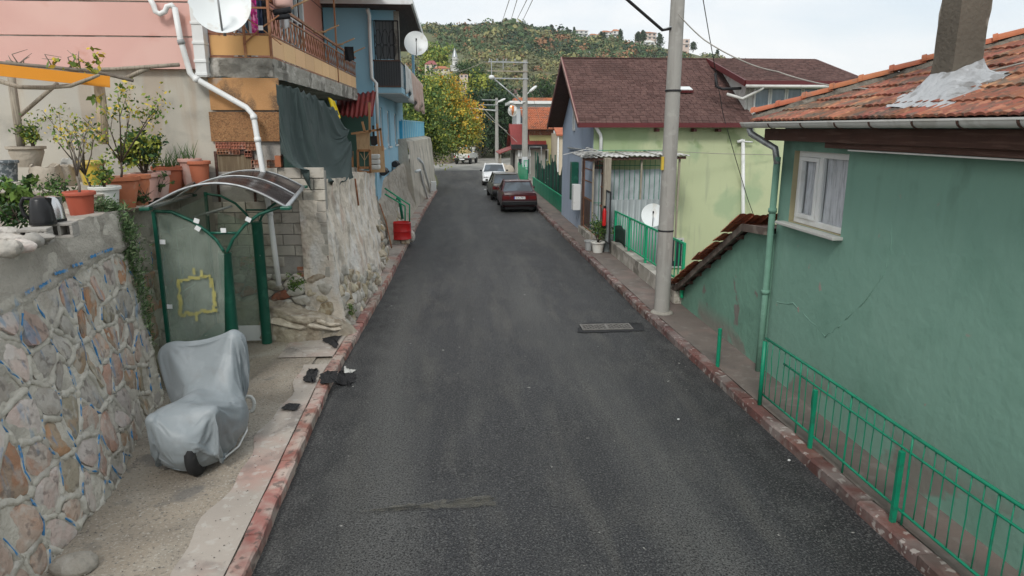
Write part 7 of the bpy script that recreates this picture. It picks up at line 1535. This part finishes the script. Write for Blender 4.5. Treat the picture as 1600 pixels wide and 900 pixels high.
# the forms under the cover carry it while a short cloth run drapes it; they are removed afterwards
def ell(c, r, rz=0):
    c = (c[0], 8.1+(c[1]-8.1)*1.13, c[2]); q = MB(); M_ = Matrix.Translation(c) @ Matrix.Rotation(rz,4,'Z'); q.grid(lambda u,v: M_ @ Vector((r[0]*math.cos(6.28318*u)*math.sin(math.pi*v), r[1]*math.sin(6.28318*u)*math.sin(math.pi*v), r[2]*math.cos(math.pi*v))), 20, 12)
    o = q.build('form', m_black); o.modifiers.new('c', 'COLLISION'); o.collision.thickness_outer = .012; o.collision.cloth_friction = 12; return o
forms = [ell((-3.40,8.04,1.04),(.21,.09,.17)), ell((-2.70,7.97,1.17),(.12,.10,.19)), ell((-3.05,8.05,.95),(.38,.10,.12)), ell((-3.02,8.05,.62),(.20,.14,.34)), ell((-2.98,7.40,.66),(.17,.42,.15)),
         ell((-3.00,7.14,.66),(.32,.20,.17)), ell((-3.21,6.98,.74),(.06,.06,.06)), ell((-2.68,7.10,.76),(.07,.07,.06)), ell((-2.95,6.93,.50),(.20,.10,.16)), ell((-2.98,7.60,.36),(.24,.3,.15)), ell((-2.95,7.12,.36),(.26,.24,.26)), ell((-2.60,7.5,.5),(.12,.25,.2)), ell((-2.98,8.15,.40),(.16,.28,.28))]
gq = MB(); gq.box(-4.4,-1.9,6,9.3,-.1,.13); go_ = gq.build('form', m_black); go_.modifiers.new('c','COLLISION'); forms.append(go_)
q = MB(); NU, NV = 110, 100; q.grid(cov, NU, NV)
b0_ = len(q.v); q.v.append((-2.98,6.62,.5)); q.v.append((-3.03,8.24,.8))
for i in range(NU): q.f.append((b0_, i+1, i)); q.m.append(0); r_ = NV*(NU+1); q.f.append((b0_+1, r_+i, r_+i+1)); q.m.append(0)
co = q.build('cover', m_cover, smooth=True)
vg = co.vertex_groups.new(name='hem'); vg.add([j*(NU+1)+i for j in range(NV+1) for i in (0,1,2,NU-2,NU-1,NU)], 1.0, 'REPLACE')
cm = co.modifiers.new('cloth', 'CLOTH'); cs_t = cm.settings; cs_t.quality = 5; cs_t.mass = .2; cs_t.tension_stiffness = 12; cs_t.compression_stiffness = 12; cs_t.shear_stiffness = 4; cs_t.bending_stiffness = .04
cs_t.vertex_group_shrink = 'hem'; cs_t.shrink_min = -.05; cs_t.shrink_max = .42; cs_t.air_damping = 2; cs_t.tension_damping = 8; cs_t.compression_damping = 8
cm.collision_settings.collision_quality = 2; cm.collision_settings.distance_min = .010; cm.point_cache.frame_start = 1; cm.point_cache.frame_end = 60
for fr_ in range(1, 46): sc.frame_set(fr_)
dg = bpy.context.evaluated_depsgraph_get(); me_ = bpy.data.meshes.new_from_object(co.evaluated_get(dg)); Vw = co.matrix_world.copy()
for o_ in forms+[co]: bpy.data.objects.remove(o_)
sc.frame_set(1)
me_.name = 'cover'; me_.transform(INV[cv.name] @ Vw); me_.polygons.foreach_set('use_smooth', [True]*len(me_.polygons))
co = bpy.data.objects.new('cover', me_); C.objects.link(co); co.parent = cv; INV[co.name] = INV[cv.name]
sd_ = co.modifiers.new('subd', 'SUBSURF'); sd_.levels = sd_.render_levels = 1
def wheel(xc, yc, nm):
    q = MB(); prof = [(.16,-.05),(.22,-.062),(.265,-.04),(.28,0),(.265,.04),(.22,.062),(.16,.05)]; nn = 28; vs = []
    for (r_, o_) in prof:
        for j in range(nn): a = 2*math.pi*j/nn; vs.append((xc+o_, yc+r_*math.cos(a), .12+.24+r_*math.sin(a)))
    q.add(vs, [(i*nn+j,i*nn+(j+1)%nn,(i+1)*nn+(j+1)%nn,(i+1)*nn+j) for i in range(6) for j in range(nn)]); w_ = q.build(nm, m_rubber, cv, smooth=True)
    q = MB(); q.tube([(xc-.04,yc,.42),(xc+.04,yc,.42)], .165, 20); q.build('rim', m_grey, w_, smooth=True, auto=40)
wheel(-2.84,6.93,'rear_wheel'); wheel(-2.98,8.1,'front_wheel')
cable([(-2.56,7.7,.42),(-2.52,7.55,.28),(-2.56,7.35,.18),(-2.66,7.15,.14)], .012, 'white cable looped at the side of the covered scooter', m_white)
q = MB(); c_ = gz(388,632,.22); q.tube([c_+Vector((.075*math.cos(a),.03*math.sin(a),.10*math.sin(a))) for a in np.linspace(0,2*math.pi,19)], .024, 8, cap=False); q.build('white_hose_coil', m_whiteg, label='thick white coiled hose end beside the covered scooter', cat='hose', smooth=True)

# ================================================================ GARDEN ON THE WALL
def pot(px, py, rad, h, m, label, style='rim', soil=True, z=2.64, cat='flower pot', grp=None, Y=None):
    c_ = gz(px, py, z) if Y is None else aty(px, py, Y); c_.y += rad; zb = c_.z
    t = thing('flower_pot' if cat == 'flower pot' else cat.replace(' ','_'), label, cat, (c_.x,c_.y,zb), 0, grp); q = MB()
    prof = [(rad*.72,0),(rad*.92,h*.82),(rad*.93,h*.86),(rad*1.08,h*.87),(rad*1.1,h*.97),(rad*1.05,h),(rad*.93,h*.98),(rad*.88,h*.86)]
    if style == 'bowl': prof = [(rad*.68,0),(rad*.7,h*.1),(rad*.98,h*.7),(rad*.95,h*.84),(rad*1.12,h*.88),(rad*1.12,h),(rad*.95,h),(rad*.88,h*.85)]
    if style == 'sack': prof = [(rad*.9,0),(rad*1.05,h*.3),(rad*1.02,h*.7),(rad*.95,h),(rad*.85,h*.98),(rad*.85,h*.8)]
    q.lathe((c_.x,c_.y,zb), prof, 28)
    if style == 'sack': q.v = [(v[0]+.05*noise.noise(Vector((v[0]*6,v[2]*6,v[1]*6))), v[1]+.05*noise.noise(Vector((v[0]*6,v[2]*6,v[1]*6+9))), v[2]+.06*noise.noise(Vector((v[0]*9,v[1]*9,v[2]*3)))*(v[2] > zb+.1)) for v in q.v]
    q.build('shell', m, t, smooth=True, auto=45)
    if soil: q = MB(); q.lathe((c_.x,c_.y,zb+h*.82), [(rad*.9,0),(rad*.5,.02),(.01,.03)], 16); q.build('soil', m_soil, t, smooth=True)
    return t, Vector((c_.x,c_.y,zb+h*.85))
def shrub(name, label, base, stems, nclump, per, size, mats, radius, zc, cr, cat='plant', cls=None, bare=0, trunk=0):
    t = thing(name, label, cat, tuple(base)); base = Vector(base); q = MB(); tips = []
    if trunk: nb = base+Vector((random.uniform(-.05,.05),0,zc*trunk)); q.tube([base,base.lerp(nb,.5)+Vector((.015,0,0)),nb], [.017,.014,.012], 6); base0 = base; base = nb; zc = zc*(1-trunk)
    for i in range(stems):
        a = random.uniform(0,6.28); e = base+Vector((radius*random.uniform(.3,1)*math.cos(a), radius*random.uniform(.3,1)*math.sin(a)*.6, zc+random.uniform(-.3,.5)*radius)); m_ = base.lerp(e,.45)+Vector((random.uniform(-.04,.04),0,.04)); q.tube([base,m_,e], [.012,.008,.003], 5); tips += [e, m_.lerp(e,.6)]
        e2 = m_.lerp(e,.5)+Vector((random.uniform(-.15,.15),random.uniform(-.1,.1),random.uniform(.03,.2))); q.tube([m_.lerp(e,.3),e2], [.006,.002], 4); tips.append(e2)
    q.build('stem', m_twig if bare else m_bark, t, smooth=True)
    tips = np.array([tuple(p) for p in tips]); cs_ = tips[rng.integers(0,len(tips),nclump)]+rng.normal(size=(nclump,3))*cr*.7
    V, F, mi = leaf_cloud(cs_, np.full(nclump,cr), per, size, 'l', len(mats)); mesh_np('leaves', V, F, mats, mi, parent=t); return t
lg, ly = m_leaf, m_leafy
_, s1 = pot(118,345,.16,.33,m_redpot,'red plastic pot with a sparse sapling, nearest pot on the wall')
shrub('bare_sapling','thin nearly bare sapling in the red plastic pot',s1,5,14,4,.026,[lg[0],ly[0]],.42,.75,.05,'sapling',bare=1,trunk=.3)
_, s2_ = pot(158,333,.175,.33,m_potw,'white plastic pot behind the red one holding a small lemon coloured shrub')
shrub('small_citrus','small yellow green shrub in the white pot',s2_,7,26,9,.03,[ly[2],lg[1],lg[0]],.16,.22,.06,'shrub')
_, s3 = pot(136,338,.19,.27,m_sack,'wide pale pot half hidden behind the red plastic pot',Y=9.0,style='bowl')
shrub('citrus_sapling','thin trunked sapling with yellow green leaves spreading above the pale pot',s3,6,56,6,.026,[lg[1],ly[2],ly[0],lg[0]],.62,.80,.11,'sapling',trunk=.35)
_, s4 = pot(182,327,.215,.42,m_terra,'wide terracotta pot right of the white pot',style='bowl')
shrub('rose_bush','tall leggy rose bush with light green leaves in the terracotta pot',s4,6,60,7,.030,[lg[0],lg[1],ly[0],ly[2]],.60,1.0,.11,'rose bush',trunk=.25)
pot(209,322,.17,.42,m_terra,'narrow terracotta pot pressed against the wide terracotta one',style='bowl')
_, s5 = pot(222,316,.21,.42,m_pinkpot,'faded pink pot with a bushy plant',style='bowl',Y=10.6)
shrub('bushy_pepper_plant','dense bush with yellow green leaves in the faded pink pots',s5,14,120,14,.040,[lg[0],lg[2],ly[2],ly[2]],.30,.38,.09,'bush')
pot(243,312,.17,.42,m_pinkpot,'second faded pink pot, its rim touching the bushy plant',style='bowl',Y=10.9)
_, s6 = pot(258,305,.23,.45,m_terra,'large terracotta pot with green onion leaves, left of two similar ones',style='bowl')
_, s7 = pot(285,302,.22,.44,m_terra,'large terracotta pot with tall green onions behind the shelter roof',style='bowl')
_, s8 = pot(308,291,.17,.40,m_terra,'last small terracotta pot beside the cement wall',Y=11.55)
_, s9 = pot(294,289,.17,.42,m_pinkpot,'pale pink pot behind the onion pots',Y=11.6)
def onions(base, n, h, label):
    q = MB()
    for i in range(n):
        b = Vector(base)+Vector((random.uniform(-.1,.1),random.uniform(-.08,.08),-.02)); lean = Vector((random.uniform(-.12,.12),random.uniform(-.08,.08),0)); hh = h*random.uniform(.6,1.1); q.tube([b,b+lean*.3+Vector((0,0,hh*.5)),b+lean*1.2+Vector((0,0,hh))], [.007,.006,.001], 5)
    q.build('onion_leaves', m_leaf[0], label=label, cat='plant', smooth=True)
onions(s6,26,.34,'spiky green onion leaves in the left large terracotta pot'); onions(s7,34,.46,'tall green onion leaves in the right large terracotta pot'); onions(s9,10,.36,'thin green shoots in the pale pink pot')
# sacks and bucket behind
_, b0 = pot(30,262,.23,.30,m_sack,'wide pale basin with a small round fruit bush',Y=10.6,style='bowl',cat='basin')
shrub('fruit_bush','small round bush with yellow green fruits in the pale basin',b0+Vector((.10,0,0)),10,46,12,.026,[lg[0],lg[1],ly[2]],.12,.22,.06,'bush')
pot(62,295,.20,.32,m_sack,'open pale woven sack standing in the garden left of the tan box',Y=10.4,style='sack',cat='sack')
pot(92,292,.17,.30,m_sack,'tan cardboard like sack behind the bare sapling',Y=10.7,style='sack',cat='sack'); pot(108,285,.17,.36,m_potw,'white torn bag behind the citrus sapling',Y=11.2,style='sack',cat='bag')
pot(136,290,.19,.36,m_ybuck,'yellow bucket behind the citrus sapling',Y=10.8,cat='bucket'); pot(5,285,.14,.30,mat('dark crate plastic', (.08,.1,.11), .6, .2, 10, [((.3,.32,.33), 20, .5, .6, .8)], .1, 20, .01),'dark patterned crate at the left edge behind the garden',Y=10.2,cat='crate')
for (px,py,Y_,r_,h_,m_,lab,sz) in ((30,300,8.8,.18,.16,[lg[0],lg[2],lg[1]],'leafy cabbage like plant in the garden bed',.06),(5,330,7.8,.16,.14,[lg[0],lg[1]],'large leaved dark green plant at the left picture edge',.08),(52,330,8.0,.3,.06,[lg[1],lg[0]],'low ground herbs behind the kettles',.025),(100,300,9.4,.32,.22,[lg[0],lg[2]],'dark leafy herbs behind the red plastic pot',.03),(90,318,8.6,.2,.12,[lg[0],lg[1]],'low leafy weeds behind the cinder blocks',.028),(22,350,7.0,.18,.08,[lg[0],lg[2]],'dark green weeds behind the loose stones',.04),(225,318,9.9,.10,.10,[lg[2],lg[0]],'small green tuft between terracotta pots',.02),(250,300,10.8,.10,.12,[lg[0],lg[2]],'small leafy tuft below the large terracotta pot',.022)):
    c_ = aty(px,py,Y_); c_.z = max(2.62, min(c_.z, 2.8)); shrub('garden_plant', lab, c_, 7, 30, 9, sz*.8, m_, r_*.75, h_*.6, r_*.25, 'plant')
# rosemary trailing down the corner
rt = thing('trailing_rosemary', 'rosemary bush trailing down the corner of the stone wall', 'shrub', (-4.2,8.9,2.6))
pth = [aty(165,335,8.9),aty(185,345,8.85),aty(196,375,8.85),aty(203,410,8.85),aty(212,450,8.9),aty(222,490,8.95),aty(229,530,9.0),aty(231,548,9.0)]
q = MB(); q.tube(pth, [.02,.025,.022,.018,.014,.01,.006,.003], 6); q.build('stem', m_bark, rt, smooth=True)
V=[];F=[];MI=[]
for k in range(5200):
    t_ = random.random()**1.25; S = t_*7; i = min(int(S),6); p = pth[i].lerp(pth[i+1], S-i); wd = float(np.interp(t_,[0,.12,.3,.55,.75,.9,1],[.16,.15,.16,.15,.11,.05,.03]))
    c_ = p+Vector((random.gauss(0,1)*wd*.55, random.gauss(0,1)*wd*.4-.03, random.gauss(0,.05)+(.05 if t_ < .15 else 0)+.07*random.random()*(t_<.3)))
    d = (Vector((random.gauss(0,1),random.gauss(0,.8)-.4,random.gauss(.3,.9)))).normalized(); L_ = random.uniform(.04,.085); s_ = d.cross(Vector((random.random(),random.random(),random.random())))  .normalized()*.0095
    b = len(V); V += [c_-s_,c_+s_,c_+d*L_+s_*.3,c_+d*L_-s_*.3]; F.append((b,b+1,b+2,b+3)); MI.append(0 if random.random() < .7 else 1)
mesh_np('foliage', np.array([tuple(v) for v in V]), np.array(F), m_rose, mi=np.array(MI), parent=rt)
for (px,py,Y_,lab) in ((541,497,12.2,'green weed growing at the pavement edge by the rubble wall'),(458,455,11.5,'small weed beside the foot of the white drainpipe'),(388,430,11.7,'small weed behind the end glass of the shelter')):
    c_ = aty(px,py,Y_); shrub('weed', lab, c_, 7, 22, 12, .022, [lg[0],lg[1]], .12, .10, .05, 'weed')
# pots on the right pavement
_, f1 = pot(936,396,.20,.32,m_potw,'white round pot with plants at the end of the bright green railing',z=.13)
shrub('potted_flowers','leafy green potted plant in the white round pot by the brown gate',f1,14,70,10,.035,[lg[0],lg[2],lg[1]],.34,.5,.12,'plant')
pot(921,392,.13,.30,m_grey,'small grey pot left of the white round pot',z=.13,Y=None)
# cinder block pieces and stones on the wall top, kettles
def cinder(px, py, Y_, rz, label, L=.40, hh=.19):
    c_ = aty(px,py,Y_); t = MB(); M = Matrix.Translation((c_.x,c_.y,2.64+hh/2)) @ Matrix.Rotation(rz,4,'Z'); d_ = .19
    def bx_(x0,x1,y0,y1,z0,z1): t.add([M @ Vector(p) for p in [(x0,y0,z0),(x1,y0,z0),(x1,y1,z0),(x0,y1,z0),(x0,y0,z1),(x1,y0,z1),(x1,y1,z1),(x0,y1,z1)]], [(3,2,1,0),(4,5,6,7),(0,1,5,4),(1,2,6,5),(2,3,7,6),(3,0,4,7)])
    k = .028; bx_(-L/2,L/2,-d_/2,d_/2,hh/2-k,hh/2); bx_(-L/2,L/2,-d_/2,d_/2,-hh/2,-hh/2+k)
    for x in (-L/2,-L/6-k/2,L/6-k/2,L/2-k): bx_(x,x+k,-d_/2,d_/2,-hh/2+k,hh/2-k)
    bx_(-L/2+k,L/2-k,d_/2-.03,d_/2-.002,-hh/2+k,hh/2-k)
    return t.build('hollow_block', m_joint, label=label, cat='cinder block', bevel=.006)
cinder(86,352,7.05,.18,'hollow cinder block under the kettles on the wall top',.36,.15); cinder(55,362,6.65,.25,'broken hollow block left of the one under the kettles',.24,.15)
def rock(c_, rx, ry, rz_, m, label, seed):
    q = MB(); q.grid(lambda u,v: (c_[0]+rx*math.cos(6.2832*u)*math.sin(math.pi*v)*(1+.35*noise.noise(Vector((math.cos(6.2832*u)*1.3,math.sin(6.2832*u)*1.3,v*2+seed)))), c_[1]+ry*math.sin(6.2832*u)*math.sin(math.pi*v), c_[2]+rz_*.85+rz_*math.cos(math.pi*v)*(1+.3*noise.noise(Vector((math.cos(6.2832*u),v*2,seed))))), 20, 12); return q.build('loose_rock', m, label=label, cat='stone', smooth=True, auto=35)
for (px,py,Y_,rx,rz_,m_,lab) in ((12,382,6.0,.14,.10,m_stones[1],'grey rough stone on the wall top at the left picture edge'),(31,376,6.2,.13,.08,m_stones[4],'rounded pinkish stone right of the grey one on the wall top'),(50,368,6.45,.10,.09,m_joint,'slanted pale stone against the broken hollow block'),(8,352,6.4,.17,.07,m_stones[1],'flat pale slab stone behind the grey rough stone'),(2,336,6.8,.17,.07,m_stones[1],'pointed pale stone at the left edge near the leaves'),(60,349,6.6,.16,.05,m_joint,'flat stone slab lying left of the kettles')):
    c_ = aty(px,py,Y_); rock((c_.x,c_.y,2.64 if py > 355 else 2.68), rx*.85, .10, rz_*.8, m_, lab, px)
def kettle(px, py, Y_, body, label, s=1.0, flip=1, z=2.79):
    c_ = aty(px,py,Y_); c_.z = z; t = thing('kettle', label, 'kettle', tuple(c_))
    q = MB(); q.lathe(c_, [(.082*s,0),(.084*s,.012*s),(.082*s,.03*s),(.076*s,.1*s),(.062*s,.17*s),(.055*s,.185*s),(.03*s,.195*s)], 26); q.build('body', body, t, smooth=True, auto=50)
    q = MB(); q.lathe(c_, [(.086*s,-.002),(.086*s,.022*s)], 26); q.build('base_ring', m_black, t, smooth=True, auto=50)
    q = MB(); q.tube([c_+Vector((-flip*.055*s,0,.18*s)),c_+Vector((-flip*.11*s,0,.185*s)),c_+Vector((-flip*.135*s,0,.14*s)),c_+Vector((-flip*.125*s,0,.07*s)),c_+Vector((-flip*.08*s,0,.03*s))], .013*s, 8); q.build('handle', m_black, t, smooth=True)
    q = MB(); q.add([c_+Vector(p)*s for p in ((flip*.05,-.025,.19),(flip*.05,.025,.19),(flip*.085,0,.185),(flip*.06,-.02,.12),(flip*.06,.02,.12),(flip*.07,0,.11))], [(0,1,2),(3,5,4),(0,2,5,3),(1,4,5,2),(0,3,4,1)]); q.build('spout', body, t)
kettle(66,338,6.93,m_black,'black electric kettle standing on the hollow block',1.35,1); kettle(83,336,7.12,m_chrome,'polished steel kettle right behind the black one',1.3,1)
# pergola: orange plank, poles, vine
pg = thing('garden_pergola', 'rough pergola with an orange plank, grey poles and dry vine against the cement wall', 'pergola', (-6.5,10.6,2.6))
q = MB(); q.beam(aty(-60,103,9.9),aty(172,128,10.6),.05,.155,up=(0,0,1)); q.build('orange_plank', m_plank, pg)
def ln(pts, Y_, r, nm, m): q = MB(); q.tube([aty(x,y,Y_) if not isinstance(Y_, list) else aty(x,y,Y_[i]) for i,(x,y) in enumerate(pts)], r, 7); return q.build(nm, m, pg, smooth=True)
ln([(17,115),(26,180),(34,235)], 10.9, .055, 'post', m_wood2); ln([(154,125),(159,165),(162,225)], 10.7, .075, 'post', mat('pale split timber', (.5,.4,.28), .85, .15, 4, [((.3,.24,.17), 6, .52, .7, .7, (8,8,.5))], .6, 20, .01))
ln([(0,127),(30,136),(70,137),(110,134),(140,123),(155,117)], 10.4, [.035,.03,.03,.028,.025,.02], 'branch_pole', m_wood2)
ln([(0,98),(60,103),(150,112),(208,126)], 10.9, .025, 'dry_vine', m_twig); ln([(10,97),(90,110),(180,108),(280,101)], 11.2, .03, 'batten', m_wood2); ln([(195,123),(232,106)], 11.5, .035, 'brace', m_wood2); ln([(90,130),(30,182)], 11.2, .03, 'brace', m_wood2)
for k in range(9): x_ = random.uniform(5,150); ln([(x_,100+x_*.06),(x_+random.uniform(-14,14),92+random.uniform(-8,4)),(x_+random.uniform(-20,20),85+random.uniform(-8,8))], 10.9, [.012,.008,.003], 'twig', m_twig)
cs_ = np.array([tuple(aty(x,y,10.7)) for x,y in ((148,83),(152,92),(147,106),(125,97),(90,100),(140,108),(152,158),(165,156),(118,98))]); V,F,mi = leaf_cloud(cs_, np.full(len(cs_),.10), 9, .055, 'v', 3); mesh_np('vine_leaves', V, F, [m_leafy[2],m_leaf[1],m_leafy[0]], mi, parent=pg)
q = MB(); q.tube([aty(157,160,10.6),aty(159,215,10.5)], .005, 4); q.build('thin_stick', m_twig, pg)
# slim things on the far street
for k,(px,py,lab) in enumerate(((790,262,'white cloth bundle behind the white sedan'),)):
    pass
# road signs of wear: litter
for (px,py,lab) in ((758,296,'white scrap of paper lying on the road before the white sedan'),(1233,719,'small white litter piece near the right kerb'),(1060,655,'tiny pale stone lying on the asphalt')):
    c_ = gz(px,py,.02); q = MB(); q.obox(Matrix.Translation(c_) @ Matrix.Rotation(.5,4,'Z'), .12 if py < 400 else .025, .09 if py < 400 else .02, .012); q.build('litter', m_white, label=lab, cat='litter')
# ---------------------------------------------------------------- the air between the street and the hill
hz = bpy.data.materials.new('thin autumn haze'); hz.use_nodes = True; hn = hz.node_tree; hn.nodes.remove(hn.nodes['Principled BSDF'])
pv = hn.nodes.new('ShaderNodeVolumePrincipled'); pv.inputs['Color'].default_value = (.97,.985,1,1); pv.inputs['Density'].default_value = .00022; pv.inputs['Anisotropy'].default_value = .3
hn.links.new(pv.outputs[0], hn.nodes['Material Output'].inputs['Volume'])
q = MB(); q.box(-815,815,-75,815,-60,92); q.build('haze', hz, kind='stuff', origin0=True)
